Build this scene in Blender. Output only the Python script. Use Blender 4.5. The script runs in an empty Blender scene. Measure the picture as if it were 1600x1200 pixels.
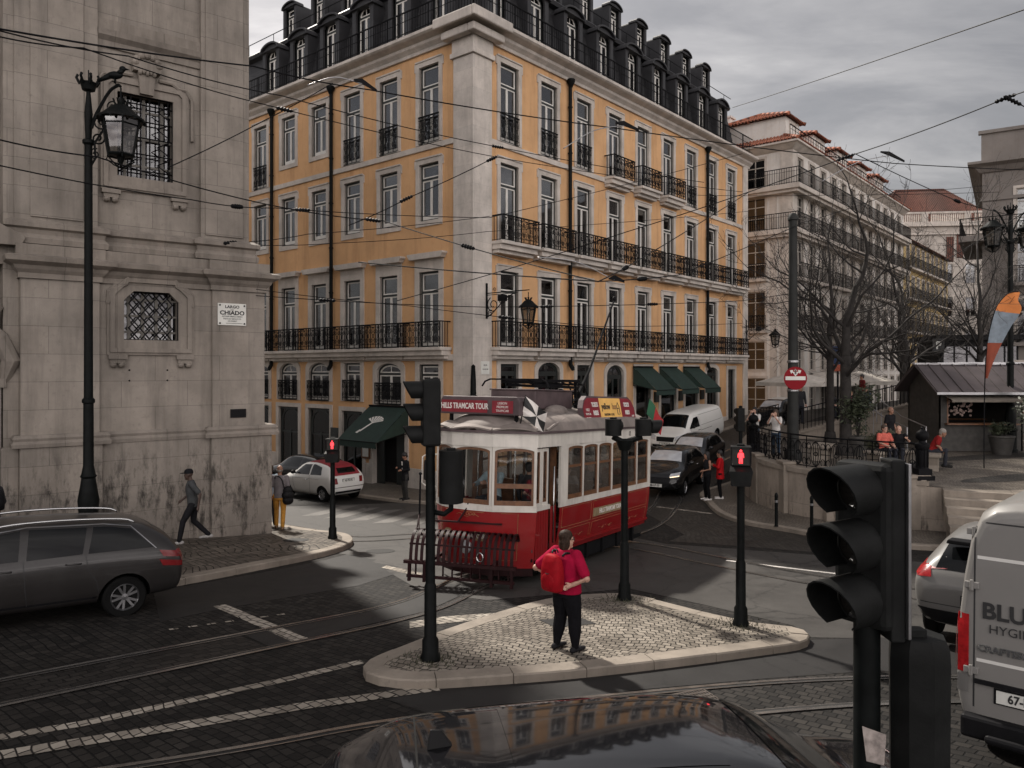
import bpy, bmesh, math, random
import numpy as np
from mathutils import Matrix, Vector
from mathutils.bvhtree import BVHTree
random.seed(7)
PI = math.pi
SC = bpy.context.scene
COL = SC.collection
CAMZ = 4.0
R = math.radians

# ------------------------------------------------------------------ materials
MATS = {}
class NT:
    def __init__(s, m):
        s.t = m.node_tree; s.n = s.t.nodes; s.l = s.t.links
    def add(s, kind, **kw):
        nd = s.n.new(kind)
        for k, v in kw.items():
            if k.startswith('i_'):
                nd.inputs[k[2:].replace('_', ' ')].default_value = v
            else:
                setattr(nd, k, v)
        return nd
    def link(s, a, b): s.l.new(a, b)
    def math(s, op, a, b=None, c=None):
        nd = s.n.new('ShaderNodeMath'); nd.operation = op
        for i, x in enumerate((a, b, c)):
            if x is None: continue
            if isinstance(x, (int, float)): nd.inputs[i].default_value = x
            else: s.l.new(x, nd.inputs[i])
        return nd.outputs[0]
    def mix(s, f, a, b, mode='MIX'):
        nd = s.n.new('ShaderNodeMix'); nd.data_type = 'RGBA'; nd.blend_type = mode
        for sock, x in ((nd.inputs[0], f), (nd.inputs[6], a), (nd.inputs[7], b)):
            if isinstance(x, (int, float)): sock.default_value = x
            elif isinstance(x, tuple): sock.default_value = (*x, 1) if len(x) == 3 else x
            else: s.l.new(x, sock)
        return nd.outputs[2]
    def ramp(s, f, stops):
        nd = s.n.new('ShaderNodeValToRGB')
        e = nd.color_ramp.elements
        while len(e) < len(stops): e.new(.5)
        for i, (p, c) in enumerate(stops):
            e[i].position = p
            e[i].color = (c, c, c, 1) if isinstance(c, (int, float)) else (*c, 1)
        s.l.new(f, nd.inputs[0]); return nd.outputs[0]
    def noise(s, vec, scale, detail=4, rough=.55, dist=0):
        nd = s.n.new('ShaderNodeTexNoise')
        nd.inputs['Scale'].default_value = scale; nd.inputs['Detail'].default_value = detail
        nd.inputs['Roughness'].default_value = rough; nd.inputs['Distortion'].default_value = dist
        s.l.new(vec, nd.inputs['Vector']); return nd
    def mapping(s, vec, scale=(1, 1, 1), rot=(0, 0, 0), loc=(0, 0, 0)):
        nd = s.n.new('ShaderNodeMapping')
        nd.inputs['Scale'].default_value = scale; nd.inputs['Rotation'].default_value = rot
        nd.inputs['Location'].default_value = loc
        s.l.new(vec, nd.inputs['Vector']); return nd.outputs[0]
    def bump(s, h, strength=.3, dist=.02, normal=None):
        nd = s.n.new('ShaderNodeBump'); nd.inputs['Strength'].default_value = strength
        nd.inputs['Distance'].default_value = dist; s.l.new(h, nd.inputs['Height'])
        if normal is not None: s.l.new(normal, nd.inputs['Normal'])
        return nd.outputs[0]

def new_mat(name):
    m = bpy.data.materials.new(name); m.use_nodes = True
    t = NT(m); b = t.n['Principled BSDF']
    MATS[name] = m
    return m, t, b

def pos(t):
    return t.add('ShaderNodeNewGeometry').outputs['Position']

def mat(name, col, rough=.6, metal=0., var=.18, scale=3., bump=0., bscale=30., spec=.5, coat=0., streak=0., emit=None, estr=1., alpha=1.):
    """principled surface with a little mottling so no surface is flat"""
    m, t, b = new_mat(name)
    p = pos(t)
    n = t.noise(p, scale, 5, .6)
    lo = tuple(max(0, c*(1-var)) for c in col); hi = tuple(min(1, c*(1+var)) for c in col)
    c = t.mix(t.ramp(n.outputs['Fac'], [(.3, 0.), (.7, 1.)]), lo, hi)
    if streak:
        n2 = t.noise(t.mapping(p, (1.4, 1.4, .12)), 3., 5, .65)
        c = t.mix(t.math('MULTIPLY', t.ramp(n2.outputs['Fac'], [(.45, 0.), (.75, 1.)]), streak), c, tuple(x*.25 for x in col))
    t.link(c, b.inputs['Base Color'])
    rn = t.noise(p, scale*4, 3, .6)
    t.link(t.math('MULTIPLY_ADD', rn.outputs['Fac'], .25*rough, rough*.87), b.inputs['Roughness'])
    b.inputs['Metallic'].default_value = metal
    b.inputs['Specular IOR Level'].default_value = spec
    if coat: b.inputs['Coat Weight'].default_value = coat; b.inputs['Coat Roughness'].default_value = .03
    if bump:
        t.link(t.bump(t.noise(p, bscale, 4, .6).outputs['Fac'], bump, .01), b.inputs['Normal'])
    if emit:
        b.inputs['Emission Color'].default_value = (*emit, 1); b.inputs['Emission Strength'].default_value = estr
    return m

# ------------------------------------------------------------------ objects
def tag(o, label=None, cat=None, group=None, kind=None):
    if label: o['label'] = label
    if cat: o['category'] = cat
    if group: o['group'] = group
    if kind: o['kind'] = kind
    return o

def thing(name, label, cat, loc=(0, 0, 0), rotz=0., group=None):
    o = bpy.data.objects.new(name, None); COL.objects.link(o)
    o.empty_display_size = .2
    o.location = loc; o.rotation_euler = (0, 0, rotz)
    return tag(o, label, cat, group)

def lmat(o): return Matrix.LocRotScale(o.location, o.rotation_euler, o.scale)
def wmat(o):
    if o.parent is None: return lmat(o)
    return wmat(o.parent) @ o.matrix_parent_inverse @ lmat(o)

def kids(o): return [c for c in COL.objects if c.parent == o]
CHILD = {}
def link_child(o, parent, keep_world):
    o.parent = parent
    CHILD.setdefault(parent.name, []).append(o)
    if keep_world: o.matrix_parent_inverse = wmat(parent).inverted()

def copy_tree(o, parent=None, loc=None, rotz=None, label=None, group=None):
    c = o.copy(); COL.objects.link(c)
    if parent is not None:
        c.parent = parent; CHILD.setdefault(parent.name, []).append(c)
    if loc is not None: c.location = loc
    if rotz is not None: c.rotation_euler = (0, 0, rotz)
    if label: c['label'] = label
    if group: c['group'] = group
    for ch in list(CHILD.get(o.name, [])): copy_tree(ch, c)
    return c

class MB:
    """collects shapes and links them as ONE mesh object"""
    def __init__(s, M=None):
        s.v = []; s.f = []; s.mi = []; s.M = M or Matrix.Identity(4); s.m = 0
    def add(s, vs, fs):
        o = len(s.v); M = s.M
        s.v += [tuple(M @ Vector(p)) for p in vs]
        s.f += [tuple(i+o for i in f) for f in fs]; s.mi += [s.m]*len(fs)
        return s
    def box(s, x0, x1, y0, y1, z0, z1):
        return s.add([(x0, y0, z0), (x1, y0, z0), (x1, y1, z0), (x0, y1, z0), (x0, y0, z1), (x1, y0, z1), (x1, y1, z1), (x0, y1, z1)],
                     [(0, 3, 2, 1), (4, 5, 6, 7), (0, 1, 5, 4), (1, 2, 6, 5), (2, 3, 7, 6), (3, 0, 4, 7)])
    def cbox(s, c, d): return s.box(c[0]-d[0]/2, c[0]+d[0]/2, c[1]-d[1]/2, c[1]+d[1]/2, c[2]-d[2]/2, c[2]+d[2]/2)
    def bar(s, p, q, w, h, up=(0, 0, 1)):
        p, q = Vector(p), Vector(q); d = (q-p).normalized(); up = Vector(up)
        a = d.cross(up)
        if a.length < 1e-4: a = d.cross(Vector((1, 0, 0)))
        a.normalize(); b = a.cross(d).normalized()
        vs = [e+a*i*w/2+b*j*h/2 for e in (p, q) for i, j in ((-1, -1), (1, -1), (1, 1), (-1, 1))]
        return s.add(vs, [(0, 1, 2, 3), (7, 6, 5, 4), (0, 4, 5, 1), (1, 5, 6, 2), (2, 6, 7, 3), (3, 7, 4, 0)])
    def tube(s, pts, r, n=6, closed=False, caps=True):
        pts = [Vector(p) for p in pts]; k = len(pts)
        rs = r if isinstance(r, (list, tuple)) else [r]*k
        vs = []; prev = None
        for i, p in enumerate(pts):
            if closed: d = pts[(i+1) % k]-pts[i-1]
            else: d = pts[min(i+1, k-1)]-pts[max(i-1, 0)]
            if d.length < 1e-9: d = Vector((0, 0, 1))
            d.normalize()
            if prev is None:
                a = d.cross(Vector((0, 0, 1)))
                if a.length < .05: a = d.cross(Vector((0, 1, 0)))
            else: a = prev-d*prev.dot(d)
            if a.length < 1e-6: a = d.orthogonal()
            a.normalize(); prev = a; b = d.cross(a)
            for j in range(n):
                t = 2*PI*j/n; vs.append(p+(a*math.cos(t)+b*math.sin(t))*rs[i])
        fs = []
        for i in range(k if closed else k-1):
            i2 = (i+1) % k
            for j in range(n):
                j2 = (j+1) % n; fs.append((i*n+j, i*n+j2, i2*n+j2, i2*n+j))
        if caps and not closed: fs += [tuple(range(n-1, -1, -1)), tuple((k-1)*n+j for j in range(n))]
        return s.add(vs, fs)
    def cyl(s, p, q, r, r2=None, n=16): return s.tube([p, q], [r, r if r2 is None else r2], n)
    def lathe(s, prof, n=16, c=(0, 0, 0), caps=True):
        vs = []; fs = []
        for r, z in prof:
            for j in range(n): t = 2*PI*j/n; vs.append((c[0]+r*math.cos(t), c[1]+r*math.sin(t), c[2]+z))
        for i in range(len(prof)-1):
            for j in range(n): j2 = (j+1) % n; fs.append((i*n+j, i*n+j2, (i+1)*n+j2, (i+1)*n+j))
        if caps: fs += [tuple(range(n-1, -1, -1)), tuple((len(prof)-1)*n+j for j in range(n))]
        return s.add(vs, fs)
    def prism(s, poly, y0, y1):            # polygon in x,z
        n = len(poly)
        return s.add([(x, y0, z) for x, z in poly]+[(x, y1, z) for x, z in poly],
                     [tuple(range(n)), tuple(range(2*n-1, n-1, -1))]+[(i, i+n, (i+1) % n+n, (i+1) % n) for i in range(n)])
    def prism_z(s, poly, z0, z1):          # polygon in x,y
        n = len(poly)
        return s.add([(x, y, z0) for x, y in poly]+[(x, y, z1) for x, y in poly],
                     [tuple(range(n-1, -1, -1)), tuple(range(n, 2*n))]+[(i, (i+1) % n, (i+1) % n+n, i+n) for i in range(n)])
    def ell(s, c, r, nu=12, nv=8):
        if isinstance(r, (int, float)): r = (r, r, r)
        vs = [(c[0], c[1], c[2]-r[2])]
        for i in range(1, nv):
            a = -PI/2+PI*i/nv
            for j in range(nu): t = 2*PI*j/nu; vs.append((c[0]+r[0]*math.cos(a)*math.cos(t), c[1]+r[1]*math.cos(a)*math.sin(t), c[2]+r[2]*math.sin(a)))
        vs.append((c[0], c[1], c[2]+r[2])); L = len(vs)-1; fs = []
        for j in range(nu):
            j2 = (j+1) % nu; fs += [(0, 1+j2, 1+j), (L, L-nu+j, L-nu+j2)]
            for i in range(nv-2): fs.append((1+i*nu+j, 1+i*nu+j2, 1+(i+1)*nu+j2, 1+(i+1)*nu+j))
        return s.add(vs, fs)
    def loft(s, rings, closed=True, caps=True):
        n = len(rings[0]); vs = [p for r in rings for p in r]; fs = []
        for i in range(len(rings)-1):
            for j in range(n if closed else n-1): j2 = (j+1) % n; fs.append((i*n+j, i*n+j2, (i+1)*n+j2, (i+1)*n+j))
        if caps and closed: fs += [tuple(range(n-1, -1, -1)), tuple((len(rings)-1)*n+j for j in range(n))]
        return s.add(vs, fs)
    def quad(s, *p): return s.add(p, [tuple(range(len(p)))])
    def mesh(s, name, mats):
        me = bpy.data.meshes.new(name); me.from_pydata(s.v, [], s.f)
        for m in (mats if isinstance(mats, (list, tuple)) else [mats]): me.materials.append(m)
        me.polygons.foreach_set('material_index', s.mi)
        return me
    def build(s, name, mats, parent=None, smooth=None, bevel=0, world=False, label=None, cat=None, group=None, kind=None, fix=False, loc=None):
        me = s.mesh(name, mats)
        if fix:
            bm = bmesh.new(); bm.from_mesh(me); bmesh.ops.recalc_face_normals(bm, faces=bm.faces); bm.to_mesh(me); bm.free()
        if smooth:
            me.polygons.foreach_set('use_smooth', [True]*len(me.polygons))
            if smooth is not True: me.set_sharp_from_angle(angle=R(smooth))
        o = bpy.data.objects.new(name, me); COL.objects.link(o)
        if loc is not None: o.location = loc
        if parent is not None: link_child(o, parent, world)
        if bevel:
            b = o.modifiers.new('bevel', 'BEVEL'); b.width = bevel; b.segments = 2; b.limit_method = 'ANGLE'; b.angle_limit = R(40)
        return tag(o, label, cat, group, kind)

def apply_mods(o):
    dg = bpy.context.evaluated_depsgraph_get(); dg.update()
    me = bpy.data.meshes.new_from_object(o.evaluated_get(dg), depsgraph=dg)
    old = o.data; o.modifiers.clear(); o.data = me; me.name = old.name
    return o

def text_mb(mb, txt, size, M, depth=.004, align='CENTER', sx=1., bold=0.):
    """letters as flat geometry, added to the mesh builder; M maps text x,y plane to place"""
    cu = bpy.data.curves.new('lettering', 'FONT'); cu.body = txt; cu.size = size; cu.align_x = align; cu.align_y = 'CENTER'
    cu.extrude = depth/2; cu.resolution_u = 3; cu.offset = bold
    ob = bpy.data.objects.new('lettering', cu); COL.objects.link(ob)
    dg = bpy.context.evaluated_depsgraph_get(); dg.update()
    me = bpy.data.meshes.new_from_object(ob.evaluated_get(dg), depsgraph=dg)
    vs = [M @ Vector((v.co.x*sx, v.co.y, v.co.z)) for v in me.vertices]
    mb.add(vs, [tuple(p.vertices) for p in me.polygons])
    bpy.data.objects.remove(ob); bpy.data.meshes.remove(me); bpy.data.curves.remove(cu)

def face_matrix(origin, xdir, up=(0, 0, 1)):
    x = Vector(xdir).normalized(); y = Vector(up); y = (y-x*y.dot(x)).normalized(); z = x.cross(y)
    M = Matrix((x, y, z)).transposed().to_4x4(); M.translation = Vector(origin); return M

def smooth_path(pts, per=8, closed=False):
    P = [Vector(p) for p in pts]; n = len(P); out = []
    for i in range(n if closed else n-1):
        if closed: a, b, c, d = P[i-1], P[i], P[(i+1) % n], P[(i+2) % n]
        else: a, b, c, d = P[max(i-1, 0)], P[i], P[i+1], P[min(i+2, n-1)]
        for k in range(per):
            t = k/per
            out.append(.5*((2*b)+(c-a)*t+(2*a-5*b+4*c-d)*t*t+(3*b-a-3*c+d)*t**3))
    if not closed: out.append(P[-1])
    return out

# ------------------------------------------------------------------ the lie of the land
CTRL = np.array([(-6, 9, 3.65), (-1.8, 13.3, 4.03), (.6, 10.3, 3.9), (-.7, 14.5, 4.07), (.9, 15.3, 4.12), (2.6, 19, 4.32),
    (-7.6, 18.6, 4.27), (-6.4, 20.3, 4.45), (-5.6, 11.6, 3.8), (6.8, 26.4, 4.58), (8.4, 21.6, 4.45), (5.5, 28.4, 4.65), (-7, 29.4, 5.03), (-1.5, 30, 5.0),
    (9, 39, 4.1), (14.5, 50, 3.05), (-14, 42, 5.4), (0, 4, 3.65), (4.5, 7.4, 3.75), (7, 12.4, 4.1), (-12, 14, 3.85), (-10, 5, 3.4), (14, 20, 4.4),
    (20, 58, 2.9), (12, 8, 3.8), (0, 24, 4.7), (-16, 3, 3.25), (25, 3, 3.8), (-16, 60, 5.6), (26, 60, 2.9), (-16, 22, 4.4), (25, 32, 3.6), (0, 60, 4.5)], dtype=float)
def _tps(r): return np.where(r > 1e-9, r*r*np.log(np.maximum(r, 1e-9)), 0)
def _fit():
    X = CTRL[:, :2]; n = len(X)
    K = _tps(np.linalg.norm(X[:, None]-X[None], axis=2))+np.eye(n)*6.
    P = np.hstack([np.ones((n, 1)), X]); A = np.zeros((n+3, n+3)); A[:n, :n] = K; A[:n, n:] = P; A[n:, :n] = P.T
    return np.linalg.solve(A, np.concatenate([CTRL[:, 2], np.zeros(3)]))
_W = _fit()
def G(x, y):
    x = min(max(x, -16), 26); y = min(max(y, 3), 60)
    r = np.sqrt((CTRL[:, 0]-x)**2+(CTRL[:, 1]-y)**2); n = len(CTRL)
    return CAMZ-float(_tps(r) @ _W[:n]+_W[n]+_W[n+1]*x+_W[n+2]*y)
GX = sorted(set([-600, -300, -150, -80, -50, -35, -25]+[round(-20+.5*i, 3) for i in range(0, 93)]+[30, 36, 45, 60, 90, 150, 300, 600]))
GY = sorted(set([-300, -100, -40, -15, -5, 0, 2]+[round(3+.5*i, 3) for i in range(0, 75)]+[41+1.5*i for i in range(0, 16)]+[70, 85, 110, 150, 220, 350, 700]))

def offset_poly(P, d):
    """inward offset of a CCW polygon"""
    n = len(P); out = []
    for i in range(n):
        a, b, c = Vector(P[i-1]), Vector(P[i]), Vector(P[(i+1) % n])
        e1 = (b-a).normalized(); e2 = (c-b).normalized()
        n1 = Vector((-e1.y, e1.x)); n2 = Vector((-e2.y, e2.x)); m = n1+n2
        if m.length < 1e-4: m = n1
        m.normalize(); k = max(.4, m.dot(n1))
        out.append(tuple(b+m*(d/k)))
    return out
def ccw(P):
    a = sum(P[i-1][0]*P[i][1]-P[i][0]*P[i-1][1] for i in range(len(P)))
    return list(P) if a > 0 else list(reversed(P))

def drape(name, poly, dz, m, kind='structure', skirt=0., zfun=None, label=None, cat=None):
    """a sheet that follows the ground dz above it, cut along the ground's own grid"""
    zf = zfun or G
    bm = bmesh.new()
    bm.faces.new([bm.verts.new((p[0], p[1], 0)) for p in ccw(poly)])
    xs = [p[0] for p in poly]; ys = [p[1] for p in poly]
    for gx in GX:
        if min(xs) < gx < max(xs): bmesh.ops.bisect_plane(bm, geom=bm.verts[:]+bm.edges[:]+bm.faces[:], plane_co=(gx, 0, 0), plane_no=(1, 0, 0), dist=1e-5)
    for gy in GY:
        if min(ys) < gy < max(ys): bmesh.ops.bisect_plane(bm, geom=bm.verts[:]+bm.edges[:]+bm.faces[:], plane_co=(0, gy, 0), plane_no=(0, 1, 0), dist=1e-5)
    for v in bm.verts: v.co.z = zf(v.co.x, v.co.y)+dz
    if skirt:
        be = [e for e in bm.edges if len(e.link_faces) == 1]
        r = bmesh.ops.extrude_edge_only(bm, edges=be)
        for v in [g for g in r['geom'] if isinstance(g, bmesh.types.BMVert)]: v.co.z -= skirt
    bmesh.ops.recalc_face_normals(bm, faces=bm.faces)
    me = bpy.data.meshes.new(name); bm.to_mesh(me); bm.free(); me.materials.append(m)
    o = bpy.data.objects.new(name, me); COL.objects.link(o)
    return tag(o, label, cat, None, kind)

def strip_poly(path, w):
    """polygon of a band of width w round a path"""
    L = []; Rr = []
    for i, p in enumerate(path):
        a = Vector(path[max(i-1, 0)][:2]); b = Vector(path[min(i+1, len(path)-1)][:2]); d = (b-a).normalized(); nn = Vector((-d.y, d.x))
        q = Vector(p[:2]); L.append(tuple(q+nn*w/2)); Rr.append(tuple(q-nn*w/2))
    return L+Rr[::-1]

def kerb(name, path, w, h, m, closed=False, stone=.95, zf=None, inner_left=True):
    """kerbstones laid end to end along a path, each with its own faint tilt; joint gaps 8 mm"""
    zf = zf or G
    P = [Vector(p[:2]) for p in path]
    if closed: P = P+[P[0]]
    D = [0]
    for i in range(1, len(P)): D.append(D[-1]+(P[i]-P[i-1]).length)
    def at(d):
        d = min(max(d, 0), D[-1])
        for i in range(1, len(P)):
            if d <= D[i]+1e-9:
                t = (d-D[i-1])/max(D[i]-D[i-1], 1e-9); q = P[i-1].lerp(P[i], t); e = (P[i]-P[i-1]).normalized(); return q, e
    mb = MB(); rnd = random.Random(3)
    n = max(1, int(D[-1]/stone)); st = D[-1]/n
    for i in range(n):
        k = 4; rings = []; dz = rnd.uniform(-.006, .006)
        for j in range(k+1):
            q, e = at(i*st+.005+(st-.01)*j/k); nn = Vector((-e.y, e.x))*(1 if inner_left else -1)
            z = zf(q.x, q.y)
            a = q; b = q+nn*w; c = .018
            ring = [(a.x, a.y, z-.06), (a.x, a.y, z+h-c+dz), (a.x+nn.x*c, a.y+nn.y*c, z+h+dz), (b.x, b.y, z+h+dz), (b.x, b.y, z-.06)]
            rings.append(ring)
        mb.loft(rings)
    return mb.build(name, m, kind='structure', fix=True)

# ------------------------------------------------------------------ surfaces
def setts_mat(name, dark, light, joint, size=(.13, .13), rot=0., warp=.35, rough=.55, bump=.7, wear=None, fan=False):
    m, t, b = new_mat(name)
    p = pos(t)
    w = t.noise(p, .45, 3, .5)
    w2 = t.noise(p, 2.6, 2, .5)
    wv = t.n.new('ShaderNodeVectorMath'); wv.operation = 'MULTIPLY_ADD'
    t.link(w.outputs['Color'], wv.inputs[0]); wv.inputs[1].default_value = (warp*2., warp*2., 0); t.link(p, wv.inputs[2])
    wv2 = t.n.new('ShaderNodeVectorMath'); wv2.operation = 'MULTIPLY_ADD'
    t.link(w2.outputs['Color'], wv2.inputs[0]); wv2.inputs[1].default_value = (warp*.045, warp*.045, 0); t.link(wv.outputs[0], wv2.inputs[2])
    v = t.mapping(wv2.outputs[0], (1, 1, 1), (0, 0, rot))
    br = t.add('ShaderNodeTexBrick'); br.offset = .5; br.squash = 1
    br.inputs['Scale'].default_value = 1; br.inputs['Brick Width'].default_value = size[0]; br.inputs['Row Height'].default_value = size[1]
    br.inputs['Mortar Size'].default_value = min(size)*.10; br.inputs['Mortar Smooth'].default_value = .6
    br.inputs['Color1'].default_value = (*dark, 1); br.inputs['Color2'].default_value = (*light, 1); br.inputs['Mortar'].default_value = (*joint, 1)
    t.link(v, br.inputs['Vector'])
    big = t.noise(p, .5, 5, .65)
    c = t.mix(t.ramp(big.outputs['Fac'], [(.32, .0), (.7, 1.)]), (.62, .6, .58), (1.25, 1.24, 1.22))
    c = t.mix(1., br.outputs['Color'], c, 'MULTIPLY')
    fine = t.noise(p, 38, 3, .6)
    c = t.mix(1., c, t.mix(fine.outputs['Fac'], (.72, .72, .72), (1.25, 1.25, 1.25)), 'MULTIPLY')
    t.link(c, b.inputs['Base Color'])
    t.link(t.math('MULTIPLY_ADD', big.outputs['Fac'], .3, rough-.15), b.inputs['Roughness'])
    h = t.math('SUBTRACT', t.math('MULTIPLY', fine.outputs['Fac'], .35), br.outputs['Fac'])
    t.link(t.bump(h, bump, .012), b.inputs['Normal'])
    b.inputs['Specular IOR Level'].default_value = .22
    return m

def asphalt_mat(name, base, var=.35):
    m, t, b = new_mat(name); p = pos(t)
    big = t.noise(p, .7, 6, .65); mid = t.noise(p, 4., 5, .7); fine = t.noise(p, 120, 2, .7)
    c = t.mix(t.ramp(big.outputs['Fac'], [(.3, 0.), (.72, 1.)]), tuple(x*(1-var) for x in base), tuple(x*(1+var) for x in base))
    c = t.mix(t.ramp(mid.outputs['Fac'], [(.35, 0.), (.8, .6)]), c, tuple(x*1.5 for x in base))
    c = t.mix(1., c, t.ramp(fine.outputs['Fac'], [(.3, .6), (.7, 1.35)]), 'MULTIPLY')
    vo = t.add('ShaderNodeTexVoronoi', feature='DISTANCE_TO_EDGE'); vo.inputs['Scale'].default_value = .55
    wv = t.n.new('ShaderNodeVectorMath'); wv.operation = 'MULTIPLY_ADD'; t.link(mid.outputs['Color'], wv.inputs[0]); wv.inputs[1].default_value = (.5, .5, 0); t.link(p, wv.inputs[2])
    t.link(wv.outputs[0], vo.inputs['Vector'])
    crack = t.ramp(vo.outputs['Distance'], [(.0, .35), (.012, 1.)])
    c = t.mix(1., c, crack, 'MULTIPLY')
    t.link(c, b.inputs['Base Color']); t.link(t.math('MULTIPLY_ADD', big.outputs['Fac'], .35, .45), b.inputs['Roughness'])
    t.link(t.bump(fine.outputs['Fac'], .35, .006), b.inputs['Normal']); b.inputs['Specular IOR Level'].default_value = .35
    return m

def limestone_mat(name, base, soot=.5, course=(0.9, .42), zplinth=None, rough=.75, joint=.55):
    """ashlar limestone: faint courses, run-off streaks, soot"""
    m, t, b = new_mat(name); p = pos(t)
    n = t.noise(p, 1.1, 6, .62); f = t.noise(p, 9, 5, .7)
    st = t.noise(t.mapping(p, (1., 1., .10)), 2.6, 6, .68)
    c = t.mix(t.ramp(n.outputs['Fac'], [(.3, 0.), (.72, 1.)]), tuple(x*.74 for x in base), tuple(x*1.16 for x in base))
    c = t.mix(t.math('MULTIPLY', t.ramp(st.outputs['Fac'], [(.46, 0.), (.72, 1.)]), soot), c, tuple(x*.34 for x in base))
    sp = t.ramp(f.outputs['Fac'], [(.56, 0.), (.74, .55)])
    c = t.mix(sp, c, tuple(x*.55 for x in base))
    # courses from height and run along the wall
    sx = t.add('ShaderNodeSeparateXYZ'); t.link(p, sx.inputs[0])
    run = t.math('ADD', t.math('MULTIPLY', sx.outputs[0], .77), t.math('MULTIPLY', sx.outputs[1], .64))
    cm = t.add('ShaderNodeCombineXYZ'); t.link(run, cm.inputs[0]); t.link(sx.outputs[2], cm.inputs[1])
    br = t.add('ShaderNodeTexBrick'); br.inputs['Scale'].default_value = 1; br.inputs['Brick Width'].default_value = course[0]; br.inputs['Row Height'].default_value = course[1]
    br.inputs['Mortar Size'].default_value = .006; br.inputs['Mortar Smooth'].default_value = .3
    br.inputs['Color1'].default_value = (.94, .94, .94, 1); br.inputs['Color2'].default_value = (1.05, 1.04, 1.03, 1); br.inputs['Mortar'].default_value = (joint, joint, joint, 1)
    t.link(cm.outputs[0], br.inputs['Vector'])
    c = t.mix(1., c, br.outputs['Color'], 'MULTIPLY')
    if zplinth is not None:
        zz = t.math('SUBTRACT', sx.outputs[2], zplinth)
        mask = t.ramp(t.math('MULTIPLY_ADD', zz, .25, .5), [(.30, 1.), (.56, 0.)])
        bl = t.noise(t.mapping(p, (1, 1, .3)), 3.2, 9, .78); b2 = t.noise(p, 1.1, 4, .6)
        g = t.math('MULTIPLY', mask, t.ramp(t.math('ADD', t.math('MULTIPLY', bl.outputs['Fac'], .62), t.math('MULTIPLY', b2.outputs['Fac'], .38)), [(.485, 0.), (.575, .88)]))
        c = t.mix(g, c, (.028, .025, .022))
    t.link(c, b.inputs['Base Color']); b.inputs['Roughness'].default_value = rough
    h = t.math('SUBTRACT', t.math('MULTIPLY', f.outputs['Fac'], .6), br.outputs['Fac'])
    t.link(t.bump(h, .35, .012), b.inputs['Normal']); b.inputs['Specular IOR Level'].default_value = .25
    return m

def render_mat(name, base, soot=.28, zlo=None):
    """painted render: patchy wash, streaks below ledges, paler scuffs"""
    m, t, b = new_mat(name); p = pos(t)
    n = t.noise(p, .55, 6, .6); f = t.noise(p, 3.5, 6, .7)
    st = t.noise(t.mapping(p, (1., 1., .08)), 2.2, 6, .66)
    c = t.mix(t.ramp(n.outputs['Fac'], [(.3, 0.), (.7, 1.)]), tuple(x*.86 for x in base), tuple(min(1, x*1.1) for x in base))
    c = t.mix(t.ramp(f.outputs['Fac'], [(.5, 0.), (.78, .35)]), c, (base[0]*.8, base[1]*.66, base[2]*.5))
    c = t.mix(t.math('MULTIPLY', t.ramp(st.outputs['Fac'], [(.5, 0.), (.76, 1.)]), soot), c, (base[0]*.42, base[1]*.36, base[2]*.32))
    if zlo is not None:
        sx = t.add('ShaderNodeSeparateXYZ'); t.link(p, sx.inputs[0])
        mask = t.ramp(t.math('MULTIPLY_ADD', t.math('SUBTRACT', sx.outputs[2], zlo), .3, .3), [(.25, 1.), (.7, 0.)])
        c = t.mix(t.math('MULTIPLY', mask, t.ramp(f.outputs['Fac'], [(.35, .25), (.6, .8)])), c, (base[0]*.36, base[1]*.34, base[2]*.36))
    t.link(c, b.inputs['Base Color']); b.inputs['Roughness'].default_value = .82; b.inputs['Specular IOR Level'].default_value = .2
    t.link(t.bump(f.outputs['Fac'], .15, .008), b.inputs['Normal'])
    return m

def pane_mat(name, tint=(.55, .57, .58), refl=.10, trans=.75):
    """thin window glass: see-through with a mirror film and slight waviness"""
    m, t, b = new_mat(name)
    out = t.n['Material Output']; t.n.remove(b)
    tr = t.add('ShaderNodeBsdfTransparent'); tr.inputs[0].default_value = (*(c*trans for c in tint), 1)
    gl = t.add('ShaderNodeBsdfGlossy'); gl.inputs['Roughness'].default_value = .03; gl.inputs[0].default_value = (.9, .9, .92, 1)
    p = pos(t); t.link(t.bump(t.noise(p, 1.3, 2, .5).outputs['Fac'], .08, .05), gl.inputs['Normal'])
    fr = t.add('ShaderNodeFresnel'); fr.inputs[0].default_value = 1.5
    f = t.math('ADD', t.math('MULTIPLY', fr.outputs[0], .8), refl)
    mx = t.add('ShaderNodeMixShader'); t.link(f, mx.inputs[0]); t.link(tr.outputs[0], mx.inputs[1]); t.link(gl.outputs[0], mx.inputs[2])
    t.link(mx.outputs[0], out.inputs[0])
    return m

def roof_tile_mat(name, base, axis=0.):
    m, t, b = new_mat(name)
    tc = t.add('ShaderNodeTexCoord'); uv = t.mapping(tc.outputs['Object'], (1, 1, 1), (0, 0, axis))
    w = t.add('ShaderNodeTexWave', wave_type='BANDS', bands_direction='X', wave_profile='SIN'); w.inputs['Scale'].default_value = 1.25; w.inputs['Distortion'].default_value = .4
    t.link(uv, w.inputs['Vector'])
    n = t.noise(pos(t), 2.5, 5, .7)
    c = t.mix(t.ramp(n.outputs['Fac'], [(.3, 0.), (.7, 1.)]), tuple(x*.55 for x in base), tuple(x*1.25 for x in base))
    c = t.mix(1., c, t.ramp(w.outputs['Fac'], [(.1, .35), (.6, 1.1)]), 'MULTIPLY')
    t.link(c, b.inputs['Base Color']); b.inputs['Roughness'].default_value = .85
    t.link(t.bump(w.outputs['Fac'], .8, .06), b.inputs['Normal'])
    return m

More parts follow.
